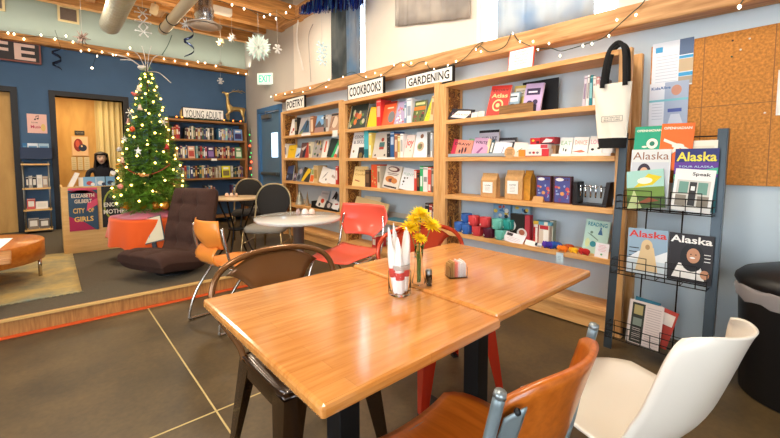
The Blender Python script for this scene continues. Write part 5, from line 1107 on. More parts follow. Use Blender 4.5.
for i, (fx, fy, fz, lb, s, tl) in enumerate(flc):
    r = thing('chrysanthemum', lb, 'flower', (.957+fx*.2, .925+fy*.2, zt+.02), 0, 'yellow chrysanthemums in the vase')
    wx, wy = fx*RV.x*1.0 - fy*RV.y*0, fx*RV.y
    tx, ty, tz = fx*RV.x*.9+fy*.4, fx*RV.y*.9+fy*.4, fz-.02
    m = MB(); m.tube(smooth_path([(0, 0, 0), (tx*.1, ty*.1, tz*.5), (tx*.95, ty*.95, tz-.01), (tx, ty, tz)], 5), .0016, 6)
    m.build('stem', GS, r)
    m = MB(); rr = random.Random(i)
    ax = Vector((tx*3, ty*3-.35, .75)).normalized(); Q = ax.to_track_quat('Z', 'Y'); rad = .040*s
    for layer, (n, el, L_) in enumerate(((18, 5, 1), (18, 28, .92), (14, 50, .72), (8, 72, .5))):
        for k in range(n):
            g = 2*PI*(k+rr.random()*.5)/n; e = R(el+rr.uniform(-6, 6)); d = Vector((math.cos(g)*math.cos(e), math.sin(g)*math.cos(e), math.sin(e))); sd = Vector((-math.sin(g), math.cos(g), 0)); wd = .0045*s
            c = Vector((tx, ty, tz)); pts = [sd*-wd*.5, sd*wd*.5, d*rad*L_*.6+sd*wd, d*rad*L_+Vector((0, 0, -.002)), d*rad*L_*.6-sd*wd]
            m.add([c+Q @ p for p in pts], [(0, 1, 2, 3, 4)])
    m.build('bloom', YF, r)
for i, (a, hh, lb) in enumerate(((.6, .13, 'leafy green stem on the left inside the bud vase'), (-.7, .12, 'leafy green stem on the right inside the bud vase'))):
    m = MB(); bx, by = .957, .925; m.tube([(0, 0, .01), (.005*math.cos(a), .005, hh)], .0014, 6)
    for k in range(7):
        z = .03+k*.017; g = k*2.2+a; d = Vector((math.cos(g), math.sin(g), .3)); s = Vector((-math.sin(g), math.cos(g), 0)); L_ = .014+.010*(k > 3); m.add([(0, 0, z), d*L_*.5+s*.005+Vector((0, 0, z)), d*L_+Vector((0, 0, z)), d*L_*.5-s*.005+Vector((0, 0, z))], [(0, 1, 2, 3)])
    o = m.build('green_stem', GS, loc=(bx+.003*(1-2*i), by, zt+.008)); tag(o, lb, 'stem')
t = thing('salt_shaker', 'small glass shaker with a metal cap beside the flower vase', 'shaker', (.995, .912, zt))
m = MB(); m.lathe([(0, 0), (.0125, 0), (.013, .003), (.0115, .045), (.010, .045), (.011, .004), (0, .004)], n=20, cap=False); m.build('glass_body', GLASS, t)
m = MB(); m.lathe([(0, .0045), (.0105, .0045), (.0098, .034), (0, .034)], n=16, cap=False); m.build('pepper', mat('pepper', '#5a4a32', .9, noise=.5, nscale=900), t)
m = MB(); m.lathe([(.0122, .045), (.0125, .056), (.010, .062), (0, .063)], n=20, cap=False); m.build('cap', mat('brushed_steel', '#8d8d88', .3, 1), t)
# sugar caddy
t = thing('sugar_caddy', 'clear acrylic caddy packed with sweetener packets on the right dining table', 'caddy', (1.15, .912, .757), R(-28))
ACR = mat('acrylic', '#ffffff', .03, trans=1, ior=1.2)
m = MB(); cw, cd, ch = .036, .026, .042
for (a, b, c, d) in ((-cw, -cd, cw, -cd+.002), (-cw, cd-.002, cw, cd), (-cw, -cd, -cw+.002, cd), (cw-.002, -cd, cw, cd)): m.box(a, b, 0, c, d, ch)
m.box(-cw, -cd, 0, cw, cd, .002); m.build('acrylic_box', ACR, t)
pc = [('#b58a4a', 'brown'), ('#a87a3c', 'tan'), ('#c79a5a', 'golden'), ('#e8806a', 'coral'), ('#f08f7c', 'pink'), ('#f3d8cf', 'pale pink'), ('#f2ece6', 'white'), ('#efe9e4', 'white'), ('#f0e4dc', 'cream'), ('#f4ede8', 'outermost white')]
M0 = Matrix.Translation((1.15, .912, .757)) @ Matrix.Rotation(R(-28), 4, 'Z')
for i, (c, nm) in enumerate(pc):
    m = MB(); xx = -.031+i*.0066; m.box(-.0024, -.021, 0, .0024, .021, .052+.004*(i % 3))
    if i == 9: 
        m.add([(.0026, .010*math.cos(2*PI*k/16)-.002, .034+.011*math.sin(2*PI*k/16)) for k in range(16)], [tuple(range(16))], 1)
        m.add([(.0028, .005*math.cos(2*PI*k/16)-.002, .034+.006*math.sin(2*PI*k/16)) for k in range(16)], [tuple(range(16))], 2)
    o = m.build('sweetener_packet', [cmat(c, .6), cmat('#4a3f8a'), cmat('#e9c0cc')]); o.matrix_world = M0 @ Matrix.Translation((xx, 0, .0025)); o.rotation_mode = 'XYZ'
    tag(o, '%s sweetener packet, %s in the acrylic caddy counted from the shaker side' % (nm, ['first', 'second', 'third', 'fourth', 'fifth', 'sixth', 'seventh', 'eighth', 'ninth', 'last'][i]), 'packet', 'sweetener packets in the acrylic caddy')
def cluster(x, y, z, names, where):
    r = random.Random(int(x*100)); 
    for i, (c, nm, sx) in enumerate(names):
        m = MB(); m.lathe([(0, 0), (.022*sx, 0), (.025*sx, .01), (.02*sx, .032), (.012*sx, .045), (0, .047)], n=12, cap=False)
        o = m.build('condiment_pot' if i else 'napkin_bundle', cmat(c, .5), loc=(x+(-.045+.05*i)*RV.x+.01*i, y+(-.045+.05*i)*RV.y, z)); tag(o, '%s %s' % (nm, where), 'pot' if i else 'napkins')
cluster(1.60, 2.92, .746, (('#b59a94', 'small mauve-grey pot, left of the trio', .7), ('#f0ddd4', 'pale pink pot in the middle of the trio', 1.2), ('#eed2c2', 'peach-white pot at the right of the trio', 1.2)), 'on the white round table')
cluster(1.70, 4.98, .746, (('#e9c0a4', 'peach pot at the left of the trio', 1.1), ('#f0d8c4', 'cream pot in the middle of the trio', 1.0), ('#d8b090', 'tan pot at the right of the trio', .8)), 'on the bistro table')
# ---------------------------------------------------------------- christmas tree on its draped table
tx, ty, tz = .84, 4.98, .60
t = thing('side_table', 'small round table under the orange cloth that carries the Christmas tree', 'table', (tx, ty, PZ))
m = MB(); m.lathe([(0, .44), (.38, .44), (.38, .465), (0, .465)], n=32, cap=False); m.build('tabletop', DRUMW, t)
for k in range(3):
    g = k*2*PI/3-2.3; m = MB(); m.tube([(.24*math.cos(g), .24*math.sin(g), .44), (.27*math.cos(g), .27*math.sin(g), 0)], .014, 8); m.build('leg', CHROME, t)
def drape(r0, zt_, zb_, seed, amp, square=0):
    def fn(u, v):
        g = 2*PI*u
        if v < .4: q = v/.4; return (tx+r0*q*math.cos(g), ty+r0*q*math.sin(g), zt_+.002)
        q = (v-.4)/.6; f = amp*q*math.sin(g*9+seed)+amp*.5*q*math.sin(g*5+1); rr = r0+.015+.03*q+f
        hem = zb_ + .05*math.sin(g*2+seed)+.02*math.sin(g*7)
        return (tx+rr*math.cos(g), ty+rr*math.sin(g), zt_-(zt_-hem)*q)
    return fn
m = MB(); m.grid(drape(.39, .590, .31, 2.2, .02), 90, 20); o = m.build('tablecloth', mat('orange_cloth', '#e8590f', .85, sheen=.3)); tag(o, 'bright orange cloth draped over the small table under the Christmas tree', 'tablecloth')
def pink(u, v):
    g = 2*PI*u; r = .04+.33*v+.03*math.sin(g*5)*v; z = .602+.13*(1-v)**1.5*(1+.25*math.sin(g*6+1)) + .018*math.sin(g*11+v*6)*(1-v)
    return (tx+r*math.cos(g), ty+r*math.sin(g), max(.6, z))
m = MB(); m.grid(pink, 72, 16, th=-.003); o = m.build('tree_skirt', mat('pink_cloth', '#e0667a', .9, sheen=.4)); tag(o, 'crumpled pink cloth gathered around the foot of the Christmas tree', 'cloth')
TREE = thing('christmas_tree', 'bushy green artificial Christmas tree with white lights on the orange-draped table', 'christmas tree', (tx, ty, .60))
m = MB(); m.lathe([(.022, 0), (.018, .6), (.006, 1.66)], n=10); m.build('trunk', cmat('#4a3524', .9), TREE)
NEED = mat('needles', '#6f9e30', .6, noise=.45, nscale=14)
m = MB(); r = random.Random(5); TH = 1.66
def trad(z): return .42*(1-(z-.12)/(TH-.08))**.85 if z > .24 else .39*(.7+.3*(z-.04)/.20)
for i in range(2300):
    z = .06+(TH-.10)*(1-(r.random())**.62) ; g = r.random()*2*PI; R_ = max(.03, trad(z))*(.86+.2*r.random())
    a = Vector((0.02*math.cos(g), .02*math.sin(g), z+.03)); b = Vector((R_*math.cos(g), R_*math.sin(g), z-.05*R_/.3+.03)); D = b-a; L_ = D.length; d = D.normalized(); sd = d.cross(Vector((0, 0, 1))).normalized(); upv = sd.cross(d)
    nn = max(6, int(L_*55))
    for k in range(nn):
        f = .25+.75*k/nn; p = a+D*f
        for s in (-1, 1):
            q = (d*.7+sd*s*r.uniform(.4, 1)+upv*r.uniform(-.5, .6)).normalized()*r.uniform(.026, .044); w = q.cross(upv).normalized()*.0042
            m.add([p-w, p+w, p+q], [(0, 1, 2)])
m.build('foliage', NEED, TREE)
t = thing('string_lights', 'warm white string lights wound around the Christmas tree', 'string lights', (tx, ty, .60))
m = MB(); pth = []; TB = mat('bulb_warm', '#ffe08a', .3, emit=9, ecol='#ffcf66')
for k in range(200):
    f = k/199; z = .14+1.44*f; g = f*2*PI*8; R_ = trad(z)*.93; pth.append((R_*math.cos(g), R_*math.sin(g), z-.03))
m.tube(pth, .0022, 4); m.build('wire', cmat('#20401c'), t)
bme = None
for k in range(98):
    f = (k+.5)/98; f = 1-(1-f)**1.0; z = .13+1.46*(f**1.15); g = k*2.399; R_ = trad(z)*(.90+.08*r.random())
    if bme is None:
        m = MB(); m.ball((0, 0, 0), .0115, 8); b = m.build('bulb', TB, t); bme = b
    else:
        b = bme.copy(); COL.objects.link(b); b.parent = t
    b.location = (R_*math.cos(g), R_*math.sin(g), z-.02)
# ornaments, placed on the side facing the room
def orn(u, v, kind, color, label, s=1.0):
    z = ony(u, v, ty-.25).z
    dirc = Vector((-tx, -ty, 0)).normalized(); side = Vector((dirc.y, -dirc.x, 0))
    d0 = (Vector((tx, ty, 0))).dot(FV)/1; lat = (u-px((tx, ty, z)))/F_PX*4.1
    R_ = max(.05, trad(z-.6)); lat = max(-R_*.98, min(R_*.98, lat)); dep = math.sqrt(max(0, R_*R_-lat*lat))+.015
    p = Vector((tx, ty, z))+RV*lat+Vector((-math.sin(YAW), -math.cos(YAW), 0))*dep
    # local frame: x along camera-right, y away from the room, z up
    rz = -YAW
    t = thing('ornament', label, 'ornament', p, rz, 'ornaments on the Christmas tree'); mt = cmat(color, .35)
    m = MB()
    if kind == 'star':
        pts = [((.042 if k % 2 == 0 else .018)*s*math.cos(PI/2+k*PI/5), -.045*s+(.042 if k % 2 == 0 else .018)*s*math.sin(PI/2+k*PI/5)) for k in range(10)]; m.prism(pts, -.004, .004)
    elif kind == 'heart':
        pts = [(s*.0021*16*math.sin(a)**3, -.035+s*.0021*(13*math.cos(a)-5*math.cos(2*a)-2*math.cos(3*a)-math.cos(4*a))) for a in [2*PI*k/24 for k in range(24)]]; m.prism(pts, -.006, .006)
    elif kind == 'bell': m.lathe([(0, 0), (.012, -.004), (.016, -.03), (.03, -.06), (.0, -.055)], n=16, cap=False)
    elif kind == 'flake':
        for k in range(3): a = k*PI/3; m.tube([(.04*s*math.cos(a), 0, -.04+.04*s*math.sin(a)), (-.04*s*math.cos(a), 0, -.04-.04*s*math.sin(a))], .0045, 6)
        for k in range(6): a = k*PI/3; m.ball((.04*s*math.cos(a), 0, -.04+.04*s*math.sin(a)), .007, 6)
    elif kind == 'bird': m.ball((0, 0, -.03), .024, 10, sc=(1.5, .7, .8)); m.ball((-.035, 0, -.015), .013, 8); m.prism([(.025, -.03), (.065, -.012), (.06, -.04)], -.004, .004)
    else: m.ball((0, 0, -.032*s), .028*s, 14)
    m.build('body', mt, t); m = MB(); m.tube([(0, 0, 0), (0, 0, .02)], .0015, 5); m.ball((0, 0, 0), .004, 6); m.build('hook', cmat('#c9b27a', .3), t)
for a in ((133, 87, 'bird', '#d9605a', 'pink-red ornament high on the left side of the tree'), (145, 83, 'bell', '#efe0c0', 'cream bell ornament near the top centre of the tree'), (150, 104, 'bell', '#e9c9b0', 'peach bell ornament in the upper middle of the tree'), (134, 106, 'flake', '#efe9df', 'white snowflake ornament on the upper left of the tree'),
        (125, 115, 'bell', '#e0a59a', 'pale pink bell ornament on the left side of the tree'), (146, 126, 'ball', '#d8562a', 'orange-red ball ornament at the middle of the tree'), (167, 118, 'flake', '#e9e0d6', 'white snowflake ornament on the right flank of the tree'), (124, 133, 'star', '#f0ece4', 'white star ornament low on the left flank of the tree'),
        (155, 147, 'star', '#f2efe8', 'white star ornament right of the tree middle'), (140, 157, 'bell', '#e8b79a', 'peach bell ornament below the orange-red ball'), (127, 170, 'heart', '#f0e6da', 'cream heart ornament on the lower left of the tree'), (120, 163, 'ball', '#e0902c', 'orange ball ornament at the left edge of the tree'),
        (173, 144, 'bell', '#b5322a', 'small red bell ornament at the right edge of the tree'), (143, 183, 'ball', '#d98a7a', 'dusty pink ball ornament low in the middle of the tree'), (162, 172, 'bird', '#c98a4a', 'tan bird ornament low on the right of the tree'), (130, 146, 'ball', '#b7aca0', 'grey ball ornament on the left of the tree')):
    orn(*a)
m = MB(); bp = []
for k in range(60):
    f = k/59; z = 1.0-.06*math.sin(f*PI)-.16*f*0; g = -2.95+f*1.9; R_ = trad(z-.22)+.02; bp.append((tx+R_*math.cos(g), ty+R_*math.sin(g), .60+.62-.14*math.sin(f*PI)-.05*f))
m.tube(bp, .005, 6)
for p in bp[::3]: m.ball(p, .009, 6)
o = m.build('bead_garland', cmat('#a8432c', .4)); tag(o, 'dark red bead garland swagged across the front of the Christmas tree', 'garland')
t = thing('tree_topper', 'silvery twig spray at the top of the Christmas tree', 'tree topper', (tx, ty, .6+1.62))
SV = mat('twig_silver', '#c9c0b4', .4, .3)
for i, (a, b, c) in enumerate(((-.36, .0, .14), (-.28, .05, .10), (-.16, 0, .20), (-.04, .02, .24), (.06, 0, .24), (.14, 0, .14), (.26, 0, -.16), (-.42, -.02, .16))):
    e = Vector((0, 0, 0))+RV*a+Vector((0, b, c)); m = MB(); m.tube(smooth_path([(0, 0, -.04), e*.5+Vector((0, 0, .03)), e], 5), .004, 5); m.build('twig', SV, t)
m = MB(); m.ball((-.05*RV.x, -.05*RV.y-.02, .0), .04, 10, sc=(1.2, .6, .7)); m.build('silver_bow', SV, t)
for i, (dx, c, lb) in enumerate(((-.18, '#e2a12c', 'golden orange ball at the left under the tree'), (-.02, '#e8b13c', 'yellow-gold ball at the centre under the tree'), (.12, '#d9822c', 'orange ball at the right under the tree'), (.22, '#c98a2c', 'brown-gold ball at the far right under the tree'))):
    p = Vector((tx, ty, .68))+RV*dx+Vector((-.10, -.15, .04)); m = MB(); m.ball((0, 0, 0), .045, 14); o = m.build('bauble', mat('bauble_'+c, c, .25, .4), loc=p); tag(o, lb, 'ornament', 'gold baubles under the tree')
# framed sheet leaning beside the lounge chair
t = thing('framed_print', 'cream framed sheet leaning between the orange cloth and the brown lounge chair', 'picture', (.76, 4.55, PZ+.235), -YAW+R(10)); t.rotation_euler = (R(-14), R(-14), -YAW+R(8))
m = MB(); m.box(-.10, 0, 0, .12, .008, .27); fill(m, -.092, .01, .112, .26, 1, -.001); poly(m, [(-.03, .06), (.01, .2), (.016, .2), (-.024, .06)], 2, -.002); disc(m, .05, .19, .01, .006, 3, -.002); m.build('frame', [cmat('#4a4640'), cmat('#d9cba8'), cmat('#6f8a98'), cmat('#c9503a')], t)
m = MB(); m.box(-.02, .01, -.235, .02, .03, .1); m.build('easel_leg', BLACK, t)
# ---------------------------------------------------------------- desk area
DX0, DX1, DY0_, DY1_, DZT = .095, 1.30, 5.76, 6.4, .90
t = thing('reception_desk', 'pale birch plywood desk with book posters in front of the doorway', 'desk', ((DX0+DX1)/2, DY0_, PZ)); hw = (DX1-DX0)/2; hh = DZT-PZ
m = MB(); m.box(-hw, 0, .0, hw, .02, hh); m.build('front_panel', DESKW, t); m = MB(); m.box(-hw-.018, -.004, 0, -hw, DY1_-DY0_, hh); m.build('side_panel', DESKW, t); m = MB(); m.box(hw, 0, 0, hw+.018, DY1_-DY0_, hh); m.build('side_panel', DESKW, t)
m = MB(); m.box(-hw, .02, hh-.08, hw, DY1_-DY0_, hh-.05); m.build('worktop', DESKW, t); m = MB(); m.box(-hw, -.012, .0, hw, 0, .10); m.build('plinth', DESKW, t)
def poster(p0, p1, v0, v1, y, label, cols, art, rot=0):
    a = ony(p0, v0, y); b = ony(p1, v1, y); w = b.x-a.x; h = a.z-b.z; m = MB(); m.box(-w/2, 0, 0, w/2, .004, h); art(m, w, h); o = m.build('poster', [cmat(c) for c in cols], loc=((a.x+b.x)/2, y, b.z), rot=(0, R(rot), 0)); return tag(o, label, 'poster')
def pa(m, w, h):
    poly(m, [(-w/2, h*.9), (-w*.1, h), (w/2, h*.55), (w/2, h*.85), (w*.2, h)], 1); poly(m, [(-w/2, 0), (-w/2, h*.35), (0, h*.2), (w*.4, 0)], 1); poly(m, [(w*.1, h*.45), (w/2, h*.6), (w/2, h*.75), (w*.15, h*.65)], 3, -.0008); fill(m, -w/2, h*.95, w/2, h, 3, -.001)
    for s, z, f, k in (('ELIZABETH', .82, .78, 2), ('GILBERT', .69, .6, 2), ('CITY', .47, .40, 4), ('GIRLS', .27, .66, 4)): m.text(s, 0 if s != 'CITY' else -w*.16, h*z, w*f, h*.09 if k == 2 else h*.12, y=-.0014, m=k, bold=True)
    m.text('OF', w*.26, h*.47, w*.2, h*.1, y=-.0014, m=4, bold=True)
poster(67.5, 99, 188.5, 229, DY0_-.018, 'CITY OF GIRLS book poster by ELIZABETH GILBERT on the front of the desk', ['#2e4a5e', '#b01f4a', '#e9d3b4', '#e0506a', '#f0c060'], pa)
def pb(m, w, h):
    disc(m, -w*.05, h*.55, w*.4, h*.38, 1); disc(m, -w*.05, h*.55, w*.34, h*.33, 0, -.0009); disc(m, w*.05, h*.86, w*.16, h*.07, 2, -.001); disc(m, w*.25, h*.46, w*.09, h*.05, 3, -.0012)
    m.text('ENOUGH', 0, h*.55, w*.86, h*.11, y=-.0014, m=4, bold=True); m.text('MOTHER', 0, h*.38, w*.9, h*.11, y=-.0014, m=4, bold=True)
poster(101, 130, 186.5, 225, DY0_-.018, 'black ENOUGH MOTHER book poster on the desk beside the tree', ['#1d1b17', '#9aa03a', '#d9762c', '#c9352c', '#ece4d2'], pb)
# items on the desk top
yy = 5.9
def onx_desk(u): return xat(u, DZT+.05, yy)
t = thing('slanted_stand', 'white slanted tablet stand at the left end of the desk', 'stand', (onx_desk(76), yy, DZT-.05))
m = MB(); m.prism([(-.10, 0), (-.05, 0), (.04, .20), (.0, .21)], 0, .16); m.build('screen', cmat('#eee8da', .4), t); m = MB(); m.prism([(-.02, .0), (.09, .0), (.06, .02), (0, .05)], .03, .13); m.build('foot', cmat('#cfc7b6', .4), t)
m = MB(); m.box(0, 0, 0, .20, .012, .15); o = m.build('paper_sheet', WHITE, loc=(onx_desk(79), yy+.12, DZT-.05), rot=(R(-10), 0, 0)); tag(o, 'cream sheet standing right of the slanted tablet stand', 'sheet')
for i, (a, b, c1_, c2, c3, lb) in enumerate(((83.5, 96, '#7fb0cf', '#e9e6df', '#c8473c', 'light blue card with a red shape at the left of the desk top'), (96.5, 105, '#8fb5cc', '#2b3550', '#e9e6df', 'light blue card with a dark figure in the middle of the desk top'), (106, 115, '#6f9fc0', '#d8dde0', '#2b3550', 'blue card at the right of the desk top beside the tree'))):
    x0, x1 = xat(a, DZT, yy-.1), xat(b, DZT, yy-.1); w = x1-x0; m = MB(); m.box(-w/2, 0, 0, w/2, .01, .16); fill(m, -w/2+.008, .01, w/2-.008, .05, 1); disc(m, 0, .085, .03, .025, 2); disc(m, .03, .07, .02, .02, 1, -.0009)
    o = m.build('desk_card', [cmat(c1_), cmat(c2), cmat(c3)], loc=((x0+x1)/2, yy-.1, DZT-.05)); tag(o, lb, 'card', 'cards on the desk')
# posters in the far room
def pr(m, w, h): fill(m, -w*.46, h*.03, w*.46, h*.97, 1); disc(m, -w*.1, h*.55, w*.27, h*.33, 2); disc(m, -w*.14, h*.62, w*.12, h*.18, 3, -.0009); disc(m, w*.15, h*.42, w*.25, h*.18, 4, -.001); disc(m, w*.1, h*.5, w*.05, h*.05, 1, -.0012)
poster(71, 89, 136, 156, 9.88, 'poster with a red and dark blue figure on the plywood wall', ['#d9a878', '#e8bf92', '#8f2a1c', '#c8503a', '#1f2a44'], pr)
poster(74.5, 84.5, 130.5, 135, 9.88, 'small dark sign above the red and blue poster', ['#2b2420', '#8f8468'], lambda m, w, h: m.text('ORDER HERE', 0, h/2, w*.8, h*.4, m=1))
for i, (a, b) in enumerate(((71.2, 76.8), (77.6, 83.2), (84, 90))): poster(a, b, 157, 170, 9.88, ['left', 'middle', 'right'][i]+' one of three pale menu sheets on the plywood wall', ['#dcc9a0', '#a8956a'], A_lines(.15, .85, .15, .85, 6, 1))
def pm(m, w, h):
    disc(m, -w*.1, h*.72, w*.05, h*.04, 1); disc(m, w*.04, h*.76, w*.05, h*.04, 1); fill(m, -w*.06, h*.72, -w*.04, h*.9, 1); fill(m, w*.08, h*.76, w*.10, h*.94, 1); poly(m, [(-w*.06, h*.86), (w*.1, h*.9), (w*.1, h*.94), (-w*.06, h*.9)], 1)
    m.text('Live', -w*.12, h*.56, w*.3, h*.08, m=1); m.text('Music', -w*.05, h*.33, w*.56, h*.16, m=2, bold=True); disc(m, w*.3, h*.3, w*.12, h*.2, 3)
poster(26.5, 47.5, 113.5, 133.5, WY-.006, 'pink music-note poster on the blue wall above the narrow rack', ['#e9b8a8', '#2b2226', '#c23a55', '#e0b86a'], pm)
# curtain in the doorway
m = MB(); CREAM = mat('cream_curtain', '#e2cf9c', .9); m.grid(lambda u, v: (.76+.9*u, 9.82+.035*math.sin(u*60), .14+2.4*v), 120, 4); o = m.build('curtain', CREAM); o.modifiers.new('s', 'SOLIDIFY').thickness = .004; tag(o, 'cream floor-length curtain in the room behind the doorway', 'curtain')
# person behind the desk
PX_, PY_ = .70, 8.75
pme = bpy.data.meshes.new('person'); V = [(0, 0, .86), (0, .0, 1.0), (0, .0, 1.14), (0, -.01, 1.27), (0, -.02, 1.335), (.09, 0, 1.25), (.185, -.0, 1.22), (.24, -.06, 1.0), (.16, -.26, .93), (.10, -.34, .95), (-.09, 0, 1.25), (-.185, -.0, 1.22), (-.24, -.06, 1.0), (-.16, -.26, .93), (-.10, -.34, .95), (.09, 0, .82), (.11, -.38, .58), (.11, -.38, .2), (-.09, 0, .82), (-.11, -.38, .58), (-.11, -.38, .2), (.11, -.46, .15), (-.11, -.46, .15)]
Ed = [(0, 1), (1, 2), (2, 3), (3, 4), (2, 5), (5, 6), (6, 7), (7, 8), (8, 9), (2, 10), (10, 11), (11, 12), (12, 13), (13, 14), (0, 15), (15, 16), (16, 17), (0, 18), (18, 19), (19, 20), (17, 21), (20, 22)]
RAD = [.13, .12, .125, .055, .05, .075, .06, .042, .033, .03, .075, .06, .042, .033, .03, .09, .06, .04, .09, .06, .04, .035, .035]
pme.from_pydata(V, Ed, []); person = bpy.data.objects.new('person', pme); COL.objects.link(person); person.location = (PX_, PY_, -.20)
person.modifiers.new('skin', 'SKIN'); 
for v, rr in zip(pme.skin_vertices[0].data, RAD): v.radius = (rr, rr*.8)
pme.skin_vertices[0].data[0].use_root = True
person.modifiers.new('sub', 'SUBSURF').levels = 2; pme.materials.append(cmat('#1d1c24', .8)); tag(person, 'person with long dark hair in dark clothes seated behind the desk, chin tilted', 'person')
SK = cmat('#f0c3a0', .5)
m = MB(); m.ball((0, -.03, 1.45), .085, 20, sc=(.86, .98, 1.25))
for i, (x, y, z) in enumerate(m.v):
    if z < 1.42: k = 1-(1.42-z)*2.2; m.v[i] = (x*k, -.03+(y+.03)*k-.005, z)
m.ball((0, -.118, 1.435), .013, 8, sc=(.8, 1, 1.4)); m.ball((.075, -.02, 1.44), .018, 8, sc=(.4, .8, 1.2)); m.ball((-.075, -.02, 1.44), .018, 8, sc=(.4, .8, 1.2)); head = m.build('head', SK, person); 
m = MB()
for s in (-1, 1): m.ball((s*.028, -.106, 1.458), .009, 8, sc=(1.3, .5, .7), m=0); m.tube([(s*.015, -.112, 1.478), (s*.045, -.102, 1.478)], .003, 5)
m.build('eyes', cmat('#1c1412'), head); m = MB(); m.ball((0, -.103, 1.395), .02, 8, sc=(1.2, .4, .4)); m.build('mouth', cmat('#b5524a'), head)
m = MB()
def hair(u, v):
    g = 2*PI*u; front = max(0, -math.sin(g)); zz = 1.575-.36*v
    r_ = .10*min(1, v*8)**.5+.012*math.sin(g*7+v*5)*v+.02*v
    if front > .55 and v > .22: r_ = .090; zz = 1.525-.02*v
    return (r_*math.cos(g)*.98, -.015+r_*math.sin(g)*1.08, zz)
m.grid(hair, 48, 16); m.build('hair', cmat('#1a1210', .5), person)
head.rotation_euler = (0, 0, 0)
m = MB(); m.box(-.2, .17, .5, .2, .20, .9)
for a in ((-.18, -.35), (.18, -.35), (-.18, .12), (.18, .12)): m.box(a[0]-.015, a[1]-.015, .12, a[0]+.015, a[1]+.015, .5)
m.box(-.2, -.37, .48, .2, .14, .52); o = m.build('stool', BLACK, loc=(PX_, PY_, 0)); tag(o, 'black chair that the person behind the desk sits on', 'chair')
# narrow wire rack and navy tray on the blue wall
RX0, RX1, RY = xat(24, .8, 7.86), xat(49.5, .8, 7.86), 7.74
t = thing('narrow_rack', 'narrow metal rack with three wooden shelves against the blue wall', 'rack', ((RX0+RX1)/2, RY, PZ)); hw = (RX1-RX0)/2
for s in (-1, 1):
    for yv in (0, .2): m = MB(); m.tube([(s*hw, yv, 0), (s*hw, yv, 1.07)], .009, 8); m.build('upright', mat('rack_metal', '#8d8c84', .35, .8), t)
for z in (.06, .36, .68, 1.04): m = MB(); m.box(-hw-.015, -.015, z-.022, hw+.015, .215, z); m.build('shelf', DESKW, t)
rr = random.Random(3)
SHZ = {1.: .68, 2.: .36, 3.: .06}
def rk(x0, x1, z, h, c, lb, n, lean=0):
    make_book((x1-x0)*hw*2, h, .02 if lean else .12, c, ((RX0+RX1)/2-hw+((x0+x1)/2)*hw*2, RY+.02+(.03 if lean else 0), PZ+z+.001), lb, 'books on the narrow wire rack', sp(), R(lean), 0, 0, bool(lean), extra=['#d9d2c4'])
for i, (x0, x1, z, h, c, lb, ln) in enumerate(((.10, .2, .68, .17, '#3a3230', 'dark spine on the left of the upper rack shelf', 0), (.21, .34, .68, .18, '#a79c8e', 'taupe spine on the upper rack shelf', 0), (.35, .5, .68, .17, '#26221f', 'black spine in the middle of the upper rack shelf', 0), (.52, .72, .68, .19, '#e9e2d6', 'white spine on the upper rack shelf', 0), (.74, .95, .68, .17, '#b59a80', 'tan spine at the right of the upper rack shelf', 0),
        (.08, .40, .36, .17, '#c0453a', 'red booklet on the middle rack shelf', 25), (.42, .9, .36, .13, '#e6ddd0', 'white booklet on the middle rack shelf', 35), (.08, .5, .06, .17, '#7a6a58', 'brown-grey booklet on the lower rack shelf', 15), (.52, .92, .06, .15, '#5f5244', 'dark brown booklet on the lower rack shelf', 15))): rk(x0, x1, z, h, c, lb, i, ln)
t = thing('wall_tray', 'navy blue slanted wall tray above the narrow rack', 'tray', ((xat(20, 1.3, 7.8)+xat(52, 1.3, 7.8))/2, 7.80, 1.27)); w = (xat(52, 1.3, 7.8)-xat(20, 1.3, 7.8))/2
NV = cmat('#1c2c4a', .5)
m = MB(); m.box(-w, -.02, -.03, w, .0, .13); m.build('front_panel', NV, t); m = MB(); m.box(-w, -.02, -.04, w, .20, -.03); m.build('tray_floor', NV, t)
for s in (-1, 1): m = MB(); m.box(min(s*w, s*w*.97), 0, -.03, max(s*w, s*w*.97), .2, .13); m.build('end_panel', NV, t)
for i, (a, b, c, lb) in enumerate(((22.5, 27, '#2f6f9f', 'blue booklet at the left in the navy wall tray'), (27.5, 38, '#d9dfe4', 'white booklet in the middle of the navy wall tray'), (38.5, 49, '#a9c3d2', 'pale blue booklet at the right in the navy wall tray'))):
    x0, x1 = xat(a, 1.4, 7.85), xat(b, 1.4, 7.85); m = MB(); m.box(-(x1-x0)/2, 0, 0, (x1-x0)/2, .01, .22); fill(m, -(x1-x0)*.4, .14, (x1-x0)*.4, .18, 1)
    o = m.build('booklet', [cmat(c), cmat('#5f8fb5')], loc=((x0+x1)/2, 7.86, 1.245)); tag(o, lb, 'booklet', 'booklets in the navy wall tray')
# ---------------------------------------------------------------- reindeer and greenery on the young adult bookcase
GD = mat('gold_leaf', '#c9a766', .35, .7)
dx = xat(236, 2.1, YAF+.12)
pm_ = bpy.data.meshes.new('reindeer_figure')
V = [(0, 0, .24), (-.10, 0, .23), (.12, 0, .235), (-.125, 0, .30), (-.13, 0, .40), (-.13, 0, .47), (-.185, 0, .50), (-.215, 0, .495), (-.11, .03, .15), (-.11, .03, .0), (-.12, -.03, .16), (-.17, -.03, .13), (-.14, -.03, .03), (.13, .03, .15), (.15, .03, .10), (.14, .03, 0), (.10, -.03, .14), (.12, -.03, .10), (.11, -.03, 0), (.165, 0, .26), (-.12, .035, .50), (-.12, -.035, .50)]
Ed = [(0, 1), (0, 2), (1, 3), (3, 4), (4, 5), (5, 6), (6, 7), (1, 8), (8, 9), (1, 10), (10, 11), (11, 12), (2, 13), (13, 14), (14, 15), (2, 16), (16, 17), (17, 18), (2, 19), (5, 20), (5, 21)]
RD = [.042, .05, .046, .034, .022, .026, .018, .012, .02, .01, .02, .013, .01, .024, .014, .01, .024, .014, .01, .012, .007, .007]
